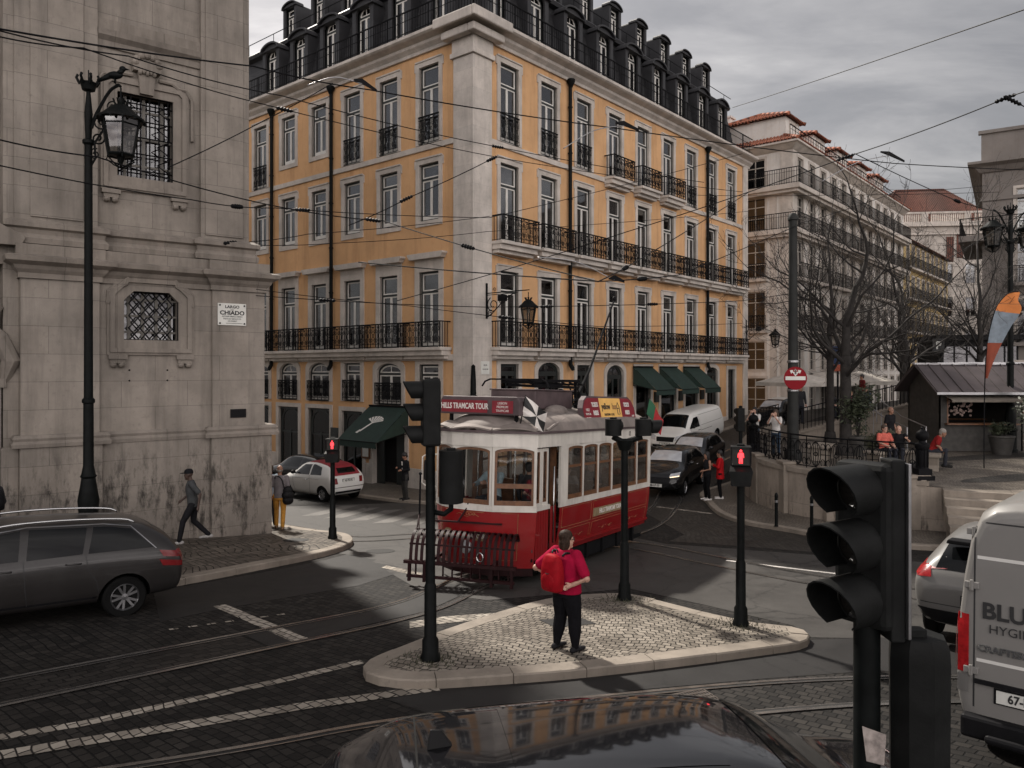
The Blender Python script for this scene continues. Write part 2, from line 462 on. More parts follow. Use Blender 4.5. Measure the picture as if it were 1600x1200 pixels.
def slate_mat(name):
    m, t, b = new_mat(name); p = pos(t)
    sx = t.add('ShaderNodeSeparateXYZ'); t.link(p, sx.inputs[0])
    run = t.math('ADD', t.math('MULTIPLY', sx.outputs[0], .7), t.math('MULTIPLY', sx.outputs[1], .72))
    cm = t.add('ShaderNodeCombineXYZ'); t.link(run, cm.inputs[0]); t.link(sx.outputs[2], cm.inputs[1])
    br = t.add('ShaderNodeTexBrick'); br.inputs['Scale'].default_value = 1; br.inputs['Brick Width'].default_value = .28; br.inputs['Row Height'].default_value = .16
    br.inputs['Mortar Size'].default_value = .012; br.inputs['Color1'].default_value = (.012, .012, .014, 1); br.inputs['Color2'].default_value = (.026, .026, .029, 1); br.inputs['Mortar'].default_value = (.008, .008, .009, 1)
    t.link(cm.outputs[0], br.inputs['Vector']); t.link(br.outputs['Color'], b.inputs['Base Color'])
    b.inputs['Roughness'].default_value = .6
    t.link(t.bump(br.outputs['Fac'], .5, -.015), b.inputs['Normal'])
    return m

def car_mat(name, col, rough=.28, metal=.0, dirt=.25):
    m, t, b = new_mat(name); p = pos(t)
    n = t.noise(p, 2.2, 6, .65); f = t.noise(p, 30, 3, .6)
    d = t.math('MULTIPLY', t.ramp(n.outputs['Fac'], [(.42, 0.), (.8, 1.)]), dirt)
    t.link(t.mix(d, col, tuple(.5*c+.06 for c in col)), b.inputs['Base Color'])
    t.link(t.math('ADD', t.math('MULTIPLY', n.outputs['Fac'], .14), rough-.07), b.inputs['Roughness'])
    b.inputs['Metallic'].default_value = metal; b.inputs['Coat Weight'].default_value = .35; b.inputs['Coat Roughness'].default_value = .04; b.inputs['Specular IOR Level'].default_value = .35
    return m

M = {}
M['setts'] = setts_mat('road_setts', (.009, .0082, .0078), (.031, .028, .0255), (.002, .002, .002), (.15, .12), rot=R(38), warp=.2, rough=.75)
M['setts_far'] = setts_mat('side_street_setts', (.030, .027, .0245), (.062, .057, .051), (.008, .0075, .007), (.16, .12), rot=R(-30), warp=.45)
M['setts_rail'] = setts_mat('track_setts', (.013, .012, .0115), (.032, .029, .027), (.004, .004, .004), (.2, .13), rot=R(128), warp=.35)
M['calcada'] = setts_mat('limestone_setts', (.15, .133, .112), (.29, .26, .222), (.022, .02, .017), (.115, .10), rot=R(20), warp=.55, bump=.8)
M['calcada_far'] = setts_mat('plaza_setts', (.13, .115, .098), (.20, .178, .153), (.035, .031, .027), (.1, .1), rot=R(50), warp=.4, bump=.5)
M['calcada_dark'] = setts_mat('basalt_setts', (.04, .037, .035), (.07, .066, .06), (.015, .014, .013), (.1, .1), rot=R(50), warp=.4)
M['calcada_church'] = setts_mat('worn_pavement_setts', (.08, .07, .059), (.17, .148, .125), (.014, .0125, .011), (.17, .15), rot=R(52), warp=.6, bump=.8)
M['asphalt'] = asphalt_mat('asphalt', (.043, .040, .037))
M['asphalt_dark'] = asphalt_mat('asphalt_dark', (.012, .0112, .011))
M['asphalt_pale'] = asphalt_mat('asphalt_pale', (.115, .108, .10))
M['kerb'] = limestone_mat('kerb_stone', (.28, .243, .203), .35, (5., 5.), joint=.9)
M['line'] = setts_mat('worn_white_paint', (.22, .198, .17), (.42, .385, .335), (.018, .016, .015), (.15, .12), rot=R(38), warp=.5, rough=.7, bump=.5)
M['line_smooth'] = mat('road_paint', (.62, .59, .55), .7, var=.3, scale=6, bump=.2)
M['rail'] = mat('rail_steel', (.42, .40, .38), .24, .9, var=.3, scale=5)
M['rail_groove'] = mat('rail_groove', (.012, .011, .010), .8)
M['church'] = limestone_mat('church_limestone', (.265, .236, .206), .55, (1.5, .62), zplinth=CAMZ-1.75)
M['church_trim'] = limestone_mat('church_moulding', (.24, .212, .184), .6, (2.2, 3.), zplinth=CAMZ-2.2)
M['quoin'] = limestone_mat('facade_stone', (.56, .515, .47), .34, (3., .75), joint=.8)
M['trim'] = limestone_mat('window_stone', (.56, .51, .46), .26, (9., 9.), joint=.95)
M['yellow'] = render_mat('ochre_render', (.615, .37, .192), .48, zlo=CAMZ-5.2)
M['white_render'] = render_mat('white_render', (.66, .63, .59), .42)
M['pale_render'] = render_mat('pale_render', (.46, .42, .38), .3)
M['grey_render'] = render_mat('grey_render', (.22, .20, .185), .3)
M['straw_render'] = render_mat('straw_render', (.48, .36, .17), .3)
M['slate'] = slate_mat('slate')
M['zinc'] = mat('dark_zinc', (.026, .026, .029), .55, .1, var=.3, scale=2)
M['tiles'] = roof_tile_mat('clay_tiles', (.36, .125, .07))
M['tiles_dark'] = roof_tile_mat('old_clay_tiles', (.15, .06, .042))
M['iron'] = mat('wrought_iron', (.006, .006, .007), .55, .0, spec=.1, var=.4)
M['iron_green'] = mat('painted_iron', (.0045, .0055, .0055), .5, .0, spec=.1, var=.4, scale=8)
M['white_frame'] = mat('white_joinery', (.66, .64, .60), .45, var=.1)
M['dark_frame'] = mat('dark_green_joinery', (.016, .019, .018), .5, var=.3)
M['pane'] = pane_mat('window_pane')
M['pane_dark'] = pane_mat('dark_pane', (.3, .3, .31), .08, .6)
M['curtain'] = mat('net_curtain', (.52, .50, .48), .9, var=.25, scale=2)
M['room'] = mat('dim_interior', (.014, .013, .013), .9, var=.4, scale=1)
M['awning'] = mat('green_awning', (.010, .027, .021), .8, var=.25, scale=3)
M['wood'] = mat('varnished_wood', (.13, .058, .026), .4, var=.35, scale=12)
M['rubber'] = mat('rubber', (.005, .005, .005), .8, var=.3, spec=.12)
M['chrome'] = mat('bright_metal', (.55, .55, .55), .2, 1., var=.1)
M['alloy'] = mat('alloy_rim', (.36, .36, .37), .3, .9, var=.15)
M['black_plastic'] = mat('black_plastic', (.007, .007, .008), .55, spec=.15, var=.25, scale=6)
M['car_glass'] = mat('car_glass', (.004, .0045, .005), .06, 0, var=.3, spec=.35)
M['tail'] = mat('tail_lens', (.13, .008, .010), .2, var=.3, emit=(.8, .02, .02), estr=.01)
M['tail_lit'] = mat('lit_tail_lens', (.2, .008, .01), .2, var=.5, scale=14, emit=(1, .03, .03), estr=.06)
M['head_lens'] = mat('head_lens', (.55, .56, .58), .08, .3, var=.2)
M['head_lit'] = mat('lit_head_lens', (.8, .75, .65), .1, 0, emit=(1, .75, .45), estr=2.)
M['plate'] = mat('plate_white', (.62, .62, .58), .5, var=.08)
M['ink'] = mat('black_ink', (.015, .015, .016), .6)
M['red_light'] = mat('red_signal', (.6, .02, .02), .3, emit=(1, .035, .045), estr=3.2)
M['signal_lens'] = mat('unlit_lens', (.02, .018, .016), .2)
M['signal_body'] = mat('signal_housing', (.010, .0105, .0105), .55, spec=.1, var=.35, scale=5, bump=.12, bscale=60)
M['signal_warm'] = mat('sunfaded_housing', (.036, .036, .033), .5, var=.35, scale=7, bump=.15, bscale=80)

# ------------------------------------------------------------------ ground, roads, pavements
def ground_sheet():
    nx, ny = len(GX), len(GY)
    vs = [(x, y, G(x, y)) for y in GY for x in GX]
    fs = [(j*nx+i, j*nx+i+1, (j+1)*nx+i+1, (j+1)*nx+i) for j in range(ny-1) for i in range(nx-1)]
    MB().add(vs, fs).build('road', M['setts'], kind='structure', smooth=True)
ground_sheet()

# asphalt repairs laid over the setts
drape('asphalt_junction', [(-8.69, 27.44), (-3.38, 28.99), (-0.87, 25.95), (3.31, 19.84), (3.82, 19.08), (5.39, 18.48), (7.13, 17.82), (9.89, 16.96), (6.66, 11.41), (4.46, 11.44), (4.42, 12.06), (3.32, 13.27),
      (2.21, 14.34), (-0.45, 13.40), (-1.63, 13.96), (-2.42, 15.44), (-3.22, 17.18), (-4.55, 18.18), (-6.33, 20.26)], .004, M['asphalt'])
drape('asphalt_kerbside', [(-6.30, 13.49), (-4.91, 15.51), (-4.13, 16.81), (-3.61, 18.03), (-2.76, 16.57), (-2.12, 15.89), (-2.88, 14.38), (-3.98, 13.27), (-4.82, 12.30), (-5.31, 11.59)], .004, M['asphalt_dark'])
drape('asphalt_lane', [(-1.57, 9.35), (-1.16, 9.29), (0.81, 9.69), (2.20, 10.16), (4.41, 11.31), (7.06, 11.76), (7.62, 11.43), (6.47, 9.71), (4.73, 9.96), (3.04, 9.60), (1.54, 9.23), (0.15, 8.72),
      (-0.84, 8.39), (-1.39, 8.78)], .004, M['asphalt_dark'])
drape('side_street', [(3.97, 19.46), (5.51, 18.90), (7.20, 18.20), (8.10, 20.67), (6.83, 22.44), (6.53, 24.50), (7.05, 28.18), (9.3, 33), (12.3, 39), (19, 47.5), (26, 55), (29, 52), (50, 78), (62, 92), (50, 92), (32, 67), (16.8, 51), (9, 41.8), (3.4, 35.0), (3.2, 31), (4.2, 26), (4.6, 20.5)],
      .004, M['setts_far'])

# rails
def track(name, path, label):
    P = smooth_path([(*p, 0) for p in path], 10)
    t = thing(name, label, 'tram track', (P[0].x, P[0].y, G(P[0].x, P[0].y)), 0, 'tram tracks set in the road')
    for side in (-1, 1):
        for w, dz, off, nm, m in ((.06, .016, 0, 'rail', M['rail']), (.05, .011, -.058*side, 'groove', M['rail_groove']), (.02, .013, -.092*side, 'guard_lip', M['rail'])):
            mb = MB(); L = []; Rr = []
            for i, p in enumerate(P):
                d = (P[min(i+1, len(P)-1)]-P[max(i-1, 0)]).normalized(); n = Vector((-d.y, d.x, 0)); c = p+n*(.45*side+off)
                for sgn, S in ((1, L), (-1, Rr)):
                    q = c+n*w/2*sgn; S.append((q.x, q.y, G(q.x, q.y)+dz))
            k = len(L); mb.add(L+Rr, [(i, i+1, k+i+1, k+i) for i in range(k-1)])
            mb.build(nm, m, t, world=True)
track('tram_track', [(-7.32, 7.20), (-5.77, 8.65), (-3.46, 10.94), (-1.71, 12.80), (-.70, 14.87), (1.0, 17.6), (2.45, 19.9), (3.9, 22.4), (5.2, 26), (6.8, 31), (10.2, 36.8), (17, 44)], 'tram track running under the red tram from the dark left foreground')
track('tram_track', [(-19.26, 26.88), (-12.68, 25.36), (-7.15, 22.58), (-4.36, 20.12), (-2.0, 20.7), (1.2, 19.9), (3.2, 18.6), (4.6, 16.9), (6.6, 14.9), (10, 13.2), (16, 12.2)], 'tram track curving behind the tram across the right of the junction')
track('tram_track', [(-9, 4.2), (-3.20, 6.74), (-1.05, 7.84), (1.44, 8.64), (4.39, 9.24), (8.2, 9.35), (16, 9.6)], 'single tram track closest to the camera beside the iron drain grate')
drape('track_bed', strip_poly([(-3.61, 10.83), (-2.74, 11.75), (-1.71, 12.84), (-.95, 14.5)], .72), .006, M['asphalt_dark'])
drape('track_bed', strip_poly([(-5.93, 8.47), (-5.05, 9.33), (-4.10, 10.26), (-3.63, 10.77)], .72), .005, M['setts_rail'])

# worn markings
drape('road_marking', [(-4.90, 12.58), (-4.75, 12.73), (-2.91, 11.00), (-3.08, 10.80)], .007, M['line'])
drape('road_marking', strip_poly([(-5.22, 7.46), (-4.43, 7.93), (-3.60, 8.63), (-2.73, 9.37), (-1.96, 10.08)], .15), .005, M['line'])
drape('road_marking', strip_poly([(-4.97, 7.10), (-4.20, 7.52), (-3.22, 8.06), (-2.29, 8.57), (-0.89, 9.20)], .2), .009, M['line'])
drape('road_marking', [(-2.73, 16.07), (-2.66, 16.29), (-1.81, 15.52), (-1.83, 15.16)], .007, M['line'])
drape('road_marking', [(-1.60, 11.99), (-1.03, 12.36), (-0.26, 12.58), (-0.31, 12.28), (-1.09, 11.92), (-1.55, 11.64)], .006, M['line'])
drape('road_marking', strip_poly([(4.77, 17.10), (5.54, 16.62), (6.65, 15.96), (7.87, 15.23)], .11), .008, M['line_smooth'])
drape('road_marking', strip_poly([(4.87, 25.88), (6.28, 24.16)], .16), .009, M['line'])
for i in range(7):
    a = i/6
    drape('road_marking', strip_poly([(-5.0+a*.98*1.3, 11.2+.75*a*1.3), (-5.0+a*.98*1.3+.1, 11.2+.75*a*1.3+.075)], .06), .007, M['line'])
for px0, px1, py in ((430, 500, 792), (440, 530, 799), (452, 560, 806)):
    pass
for i in range(5):
    cx, cy = -6.6+.55*i*1.6, 26.4-.35*i*1.6
    drape('road_marking', [(cx-.3, cy-1.4), (cx+.28, cy-1.2), (cx+1.0, cy+1.6), (cx+.42, cy+1.4)], .008, M['asphalt_pale'])

# traffic island
ISL = [(-1.82, 9.44), (-1.84, 9.80), (-1.55, 10.34), (-0.94, 11.29), (0.00, 12.50), (0.75, 13.19), (1.46, 13.48), (2.08, 13.47), (2.60, 12.98), (3.10, 12.40), (3.74, 11.80),
       (4.25, 11.58), (4.35, 11.25), (4.12, 10.86), (3.53, 10.58), (2.18, 10.05), (0.80, 9.58), (-0.39, 9.28), (-1.14, 9.13), (-1.60, 9.23)]
ISL = ccw([tuple(p[:2]) for p in smooth_path([(*p, 0) for p in ISL], 4, True)])
kerb('island_kerb', ISL, .26, .12, M['kerb'], True, .9)
drape('traffic_island', offset_poly(ISL, .24), .112, M['calcada'], skirt=.1)

# pavement at the foot of the church
CP = [(-8.50, 11.86), (-6.97, 12.88), (-6.14, 13.91), (-5.01, 15.84), (-4.29, 17.17), (-3.95, 18.32), (-4.02, 19.40), (-4.52, 20.48), (-5.66, 21.23), (-7.04, 22.54)]
CPs = [tuple(p[:2]) for p in smooth_path([(*p, 0) for p in CP], 6)]
kerb('church_kerb', CPs, .26, .13, M['kerb'], False, 1.1)
CPin = offset_poly(ccw(CPs+[(-14, 34), (-26, 30), (-26, 10)]), 0)
inner = []
for i, p in enumerate(CPs):
    a = Vector(CPs[max(i-1, 0)]); b2 = Vector(CPs[min(i+1, len(CPs)-1)]); d = (b2-a).normalized(); inner.append(tuple(Vector(p)+Vector((-d.y, d.x))*.24))
drape('church_pavement', inner+[(-14, 34), (-26, 30), (-26, 10)], .12, M['calcada_church'], skirt=.1)

# pavement round the ochre building: BL() turns the building's own axes into the scene's
BX, BY, BA = -1.525, 30.0, math.atan2(.765, .644)
def BL(x, y): return (BX+.644*x-.765*y, BY+.765*x+.644*y)
YP = [BL(30, -1.5), BL(14, -1.5), BL(3, -1.6), BL(-.6, -1.9), BL(-2.0, -1.0), BL(-2.6, .8), BL(-2.7, 4), BL(-2.7, 24)]
YPs = [tuple(p[:2]) for p in smooth_path([(*p, 0) for p in YP], 6)]
kerb('building_kerb', YPs, .22, .11, M['kerb'], False, 1.2, inner_left=False)
inner = []
for i, p in enumerate(YPs):
    a = Vector(YPs[max(i-1, 0)]); b2 = Vector(YPs[min(i+1, len(YPs)-1)]); d = (b2-a).normalized(); inner.append(tuple(Vector(p)-Vector((-d.y, d.x))*.2))
drape('building_pavement', inner+[BL(3, 24), BL(3, 3), BL(30, 3)], .10, M['calcada_far'], skirt=.1)

# right-hand pavement below the square's wall
RP = [(12.9, 38.4), (9.7, 31.6), (7.03, 28.32), (6.62, 26.12), (6.42, 23.76), (6.71, 22.06), (7.38, 21.07), (7.94, 20.20), (8.98, 19.25), (10.16, 18.46), (14.6, 18.2), (22, 15)]
RPs = [tuple(p[:2]) for p in smooth_path([(*p, 0) for p in RP], 6)]
kerb('plaza_kerb', RPs, .2, .12, M['kerb'], False, 1.1)
inner = []
for i, p in enumerate(RPs):
    a = Vector(RPs[max(i-1, 0)]); b2 = Vector(RPs[min(i+1, len(RPs)-1)]); d = (b2-a).normalized(); inner.append(tuple(Vector(p)+Vector((-d.y, d.x))*.18))
drape('plaza_pavement', inner+[(24, 21), (14, 23), (10, 25), (9.3, 29), (11.2, 33), (13, 37)], .11, M['calcada_far'], skirt=.1)

# the raised square
def ZP(x, y): return CAMZ-3.12+.012*(y-22)
WALL = [(13.4, 39.2), (11.3, 35.6), (9.5, 31.4), (8.45, 28.2), (8.12, 25.6), (8.35, 23.6), (9.1, 22.1), (10.1, 21.15), (11.1, 20.57)]
WALLs = [tuple(p[:2]) for p in smooth_path([(*p, 0) for p in WALL], 6)]
drape('plaza', WALLs+[(11.5, 20.36), (12.9, 19.75), (16.5, 18.0), (40, 8), (70, 20), (75, 95), (48, 74), (30, 53), (20, 45.5)], 0, M['calcada_far'], zfun=ZP)
for cx, cy, rx, ry in ((12.5, 24.6, 2.2, .55), (14.8, 22.2, 2.6, .45), (18.5, 21.5, 3.0, .5), (17.0, 27.0, 3.2, .5), (15.5, 19.6, 2.2, .28), (20.0, 19.0, 2.6, .35)):
    ring = [(cx+rx*math.cos(t)*.9-ry*math.sin(t)*.4, cy+rx*math.cos(t)*.35+ry*math.sin(t)) for t in [2*PI*i/20 for i in range(20)]]
    drape('plaza_pattern', ring, .005, M['calcada_dark'], zfun=ZP)

def retaining_wall():
    t = thing('retaining_wall', 'curved pale stone retaining wall holding up the square, with coping', 'wall', (9.1, 22.1, G(9.1, 22.1)))
    body = MB(); cop = MB(); L = []
    n = len(WALLs)
    def off(i, d):
        a = Vector(WALLs[max(i-1, 0)]); b2 = Vector(WALLs[min(i+1, n-1)]); e = (b2-a).normalized(); return Vector(WALLs[i])+Vector((-e.y, e.x))*d
    rb = []; rc = []
    for i in range(n):
        o = off(i, -.02); q = off(i, .4); g = G(o.x, o.y)-.3; z = max(ZP(o.x, o.y)+.02, g+.5)
        rb.append([(o.x, o.y, g), (o.x, o.y, z), (q.x, q.y, z), (q.x, q.y, g)])
        o2 = off(i, -.08); q2 = off(i, .42)
        rc.append([(o2.x, o2.y, z+.002), (o2.x, o2.y, z+.13), (o2.x+.01, o2.y+.01, z+.15), (q2.x, q2.y, z+.15), (q2.x, q2.y, z+.002)])
    body.loft(rb); cop.loft(rc)
    body.build('wall_body', M['wall_stone'], t, world=True, fix=True); cop.build('coping', M['kerb'], t, world=True, fix=True)
    mb = MB(); mb.prism_z(ccw([(10.95, 20.68), (11.5, 20.36), (12.9, 22.4), (12.2, 22.9)]), G(11.3, 20.5)-.4, ZP(12, 20)-.004); mb.build('cheek_wall', M['wall_stone'], t, world=True)
    for i in (24, 30, 36, 46):
        o = off(i, -.06); q = off(i, .46); c = (o+q)/2; g = G(o.x, o.y)-.2; z = ZP(o.x, o.y)+.2
        mb = MB(Matrix.Translation((c.x, c.y, 0))); mb.box(-.27, .27, -.27, .27, g, z); mb.box(-.31, .31, -.31, .31, z+.002, z+.09)
        mb.build('pier', M['kerb'], t, world=True, bevel=.015)
M['wall_stone'] = limestone_mat('wall_stone', (.36, .31, .26), .5, (1.1, 1.6), zplinth=CAMZ-3.6)
retaining_wall()

def plaza_steps():
    mb = MB(); a = Vector((11.4, 20.37)); b = Vector((18.5, 17.1)); e = (b-a).normalized(); nn = Vector((e.y, -e.x))   # nn points to the road
    top = ZP(13, 20)+.0; n = 7; low = G(13, 18.6)+.1
    h = (top-low)/n
    for i in range(n):
        z1 = top-h*i; o0 = .42*i; o1 = .42*(i+1)
        for k in range(5):
            s0 = (b-a).length*k/5+.004; s1 = (b-a).length*(k+1)/5-.004
            p = [a+e*s0+nn*(o0-.5), a+e*s1+nn*(o0-.5), a+e*s1+nn*o1, a+e*s0+nn*o1]
            mb.prism_z([tuple(q) for q in p], z1-h-.3, z1-.002*k*0)
    mb.build('plaza_steps', M['kerb'], kind='structure', fix=True, bevel=.012)
plaza_steps()

# ------------------------------------------------------------------ the ochre building on the corner
def holes_wall(mb, x0, x1, z0, z1, holes, y=0., reveal=.28, mi_wall=0, mi_rev=1):
    """wall face at y with rectangular openings and their reveals (outside is -y)"""
    xs = sorted(set([x0, x1]+[h for r in holes for h in r[:2]])); zs = sorted(set([z0, z1]+[h for r in holes for h in r[2:]]))
    mb.m = mi_wall
    for i in range(len(xs)-1):
        for j in range(len(zs)-1):
            a, b, c, d = xs[i], xs[i+1], zs[j], zs[j+1]; mx, mz = (a+b)/2, (c+d)/2
            if any(h[0] < mx < h[1] and h[2] < mz < h[3] for h in holes): continue
            mb.quad((a, y, c), (b, y, c), (b, y, d), (a, y, d))
    mb.m = mi_rev
    for a, b, c, d in holes:
        for q in (((a, y, c), (a, y, d), (a, y+reveal, d), (a, y+reveal, c)), ((b, y, d), (b, y, c), (b, y+reveal, c), (b, y+reveal, d)),
                  ((a, y, d), (b, y, d), (b, y+reveal, d), (a, y+reveal, d)), ((b, y, c), (a, y, c), (a, y+reveal, c), (b, y+reveal, c))): mb.quad(*q)
    mb.m = 0

def arch_pts(w, z0, h, rise, n=12):
    """outline of an opening: flat sill, straight jambs, segmental head of given rise"""
    P = [(-w/2, z0), (w/2, z0)]
    for i in range(n+1):
        a = PI*i/n
        P.append((w/2*math.cos(a), z0+h-rise+rise*math.sin(a)))
    return P

def frame_band(mb, outer, inner, y0, y1):
    """ring between two outlines with equal counts, extruded y0..y1"""
    n = len(outer)
    vs = [(x, y, z) for y in (y0, y1) for P in (outer, inner) for x, z in P]
    fs = []
    for i in range(n):
        j = (i+1) % n
        fs += [(i, j, n+j, n+i), (2*n+j, 2*n+i, 3*n+i, 3*n+j), (j, i, 2*n+i, 2*n+j), (n+i, n+j, 3*n+j, 3*n+i)]
    mb.add(vs, fs)

def window_unit(parent, loc, rotz, w, h, rise=0., surround=.2, transom=.72, sashes=2, label=None, curtain=True, rows=0, dark=False, name='window', ears=True, sill=.0, fr=None):
    """stone surround, dark outer frame, white sashes, glass and net curtain; faces -y, origin at the sill centre"""
    mb = MB()
    if surround:
        o = arch_pts(w+2*surround, -sill, h+surround+sill, rise*1.15 if rise else .001); i_ = arch_pts(w, 0, h, rise if rise else .001)
        o[0] = (-w/2-surround, -sill); o[1] = (w/2+surround, -sill)
        mb.m = 0; frame_band(mb, o, i_, -.05, .10)
        if ears and not rise:
            for s in (-1, 1): mb.box(s*(w/2+surround+.02)-.05, s*(w/2+surround+.02)+.05, -.048, .1, h+surround-.34, h+surround-.003)
            mb.box(-w/2-surround-.0, w/2+surround+.0, -.09, .1, h+surround+.002, h+surround+.06)
    # frames
    d = .055
    def rect(mi, x0, x1, z0, z1, y0, y1): mb.m = mi; mb.box(x0, x1, y0, y1, z0, z1)
    A = arch_pts(w, 0, h, rise if rise else .001); B = arch_pts(w-2*.07, .07, h-.14, rise*.95 if rise else .001)
    mb.m = 1; frame_band(mb, A, B, .10, .2)
    zt = h*transom
    if rise: zt = h-rise-.12
    if sashes:
        rect(1, -w/2+.07, w/2-.07, zt, zt+.09, .105, .195)
        sw = (w-.14)/2
        for s in (-1, 1):
            x0, x1 = (-w/2+.07, -.006) if s < 0 else (.006, w/2-.07)
            for a, b, c, e in ((x0, x0+d, .07, zt), (x1-d, x1, .07, zt), (x0+d, x1-d, .07, .07+.16), (x0+d, x1-d, zt-d, zt)): rect(2, a, b, c, e, .12, .17)
            for k in range(rows):
                z = .23+(zt-.23)*(k+1)/(rows+1); rect(2, x0+d, x1-d, z-.014, z+.014, .125, .165)
        if not rise:
            for a, b, c, e in ((-w/2+.07, -w/2+.07+d, zt+.09, h-.07), (w/2-.07-d, w/2-.07, zt+.09, h-.07), (-w/2+.07+d, w/2-.07-d, zt+.09, zt+.09+d), (-w/2+.07+d, w/2-.07-d, h-.07-d, h-.07)): rect(2, a, b, c, e, .12, .17)
        else:
            mb.m = 2; frame_band(mb, arch_pts(w-.14, zt+.09, h-.16-zt, rise*.95), arch_pts(w-.14-2*d, zt+.09+d, h-.16-zt-2*d, rise*.9), .12, .17)
            rect(2, -.02, .02, zt+.1, h-.1, .125, .165)
    o = mb.build(name, [M['trim'], M['dark_frame'], fr or M['white_frame']], parent, label=label)
    o.location = loc; o.rotation_euler = (0, 0, rotz)
    p = MB(); p.prism(arch_pts(w-.1, .05, h-.1, rise*.95 if rise else .001), .143, .149)
    p.build('pane', M['pane_dark'] if dark else M['pane'], o)
    if curtain and random.random() < .8:
        c = MB(); n = 26; L = []
        for i in range(n+1):
            x = -w/2+.06+(w-.12)*i/n; y = .25+.022*math.sin(i*1.9)+.012*math.sin(i*.7)
            L.append((x, y))
        hh = h-.1-(rise or 0)*.3; gap = .10
        top = zt+.0 if random.random() < .35 else hh
        vs = [(x, y, z) for x, y in L for z in (.12, top)]
        c.add(vs, [(2*i, 2*i+2, 2*i+3, 2*i+1) for i in range(n) if not (.46 < i/n < .53)])
        c.build('curtain', M['curtain'], o, smooth=True)
    b = MB(); b.box(-w/2, w/2, .55, .56, 0, h)
    b.build('dark_room', M['room'], o)
    return o

def iron_panel(mb, x0, x1, z0, z1, y, r=.011, unit=.34, bend=0.):
    """ornamental ironwork between two rails: scrolls, rings and lozenges"""
    n = max(1, round((x1-x0)/unit)); u = (x1-x0)/n; H = z1-z0
    def tb(P, rr=r): mb.tube([(p[0], y+bend*(1-((p[1]-z0)/H-.4)**2*2), p[1]) for p in P], rr, 4, caps=False)
    for z in (z0, z0+H*.13, z1-H*.12): mb.box(x0, x1, y-.012, y+.012, z-.011, z+.011)
    mb.box(x0, x1, y-.03, y+.03, z1-.02, z1+.025)
    for i in range(n+1):
        x = x0+u*i; mb.box(x-.012, x+.012, y-.012, y+.012, z0, z1)
    for i in range(n):
        cx = x0+u*(i+.5); a, b = z0+H*.13, z1-H*.12; h = b-a
        for s in (-1, 1):
            tb([(cx+s*u*.06, a), (cx+s*u*.34, a+h*.12), (cx+s*u*.36, a+h*.3), (cx+s*u*.12, a+h*.44), (cx+s*u*.10, a+h*.56), (cx+s*u*.36, a+h*.70), (cx+s*u*.34, a+h*.88), (cx+s*u*.06, b)])
            tb([(cx+s*u*.36, a+h*.28), (cx+s*u*.22, a+h*.33), (cx+s*u*.16, a+h*.22), (cx+s*u*.27, a+h*.17)])
            tb([(cx+s*u*.36, a+h*.72), (cx+s*u*.22, a+h*.67), (cx+s*u*.16, a+h*.78), (cx+s*u*.27, a+h*.83)])
        tb([(cx+u*.15*math.cos(t), a+h*.5+u*.22*math.sin(t)) for t in [2*PI*k/8 for k in range(9)]])
        tb([(cx, a), (cx, a+h*.34)]); tb([(cx, b), (cx, a+h*.66)])
        tb([(cx+u*.5*math.cos(t)*.8, z1-H*.06+H*.04*math.sin(t)) for t in [2*PI*k/6 for k in range(7)]], r*.8)

BLD = thing('corner_building', 'ochre five storey corner building with dark slate mansard roof, white stone corner and iron balconies', 'building', (BX, BY, CAMZ-5.2), BA)
BZ = CAMZ-5.2          # local z of BLD is height over this
def lz(Z): return Z+5.2          # Z given from eye level
RC = [2.18+2.685*i for i in range(9)]           # window columns on the square side
LC = [2.45+2.5*i for i in range(7)]             # window columns on the side street
WL, WD = 26., 19.
FR = Matrix.Identity(4); FL = Matrix.Rotation(-PI/2, 4, 'Z')    # facade frames, outside = -y
rotL = -PI/2
def posR(s, z, out=0): return (s, -out, z)
def posL(s, z, out=0): return (-out, s, z)

W_, = (1.16,)
TOP = (lz(9.28), 3.22); SEC = (lz(5.12), 3.3); FST = (lz(.90), 3.12)
SECL = (lz(6.12), 2.35)
holesR = []; holesL = []
for s in RC:
    for z, h in (TOP, SEC, FST): holesR.append((s-W_/2, s+W_/2, z, z+h))
for i, s in enumerate(LC):
    holesL.append((-s-W_/2, -s+W_/2, TOP[0] if i not in (3, 4) else TOP[0]+.85, TOP[0]+TOP[1]))
    for z, h in (SECL, FST): holesL.append((-s-W_/2, -s+W_/2, z, z+h))
# lower openings, right side: (column, width, sill, head, rise)
LOWR = [(0, 1.15, -1.35, .22, 0), (1, 1.6, -1.5, .3, .42), (2, 1.15, -1.35, .2, 0), (3, 1.55, -2.75, .2, .5), (4, 1.5, -4.2, .05, 0), (5, 1.7, -4.0, .05, 0), (6, 1.5, -3.75, .05, 0), (7, 1.5, -3.2, .12, .35), (8, 1.0, -3.1, .0, 0)]
LOWL = [(0, 1.15, -1.5, .2, 0), (1, 1.6, -1.55, .25, .38), (2, 1.15, -1.45, .28, 0), (3, 1.6, -1.5, .3, .42), (4, 1.5, -1.5, .3, .42), (5, 1.5, -1.5, .3, .42)]
DOORL = [(0, 1.0, -5.1, -2.0), (1, 2.1, -5.1, -1.95), (2, 1.5, -5.15, -1.9), (3, 1.7, -5.18, -1.85), (4, 1.7, -5.2, -1.85), (5, 1.6, -5.2, -1.85)]
GRDR = [(1, 1.9, -4.8, -2.2), (2, 1.3, -4.6, -2.2)]
for c, w, a, b, r in LOWR: holesR.append((RC[c]-w/2, RC[c]+w/2, lz(a), lz(b)))
for c, w, a, b, r in LOWL: holesL.append((-LC[c]-w/2, -LC[c]+w/2, lz(a), lz(b)))
for c, w, a, b in DOORL[1:]: holesL.append((-LC[c]-w/2, -LC[c]+w/2, lz(a), lz(b)))
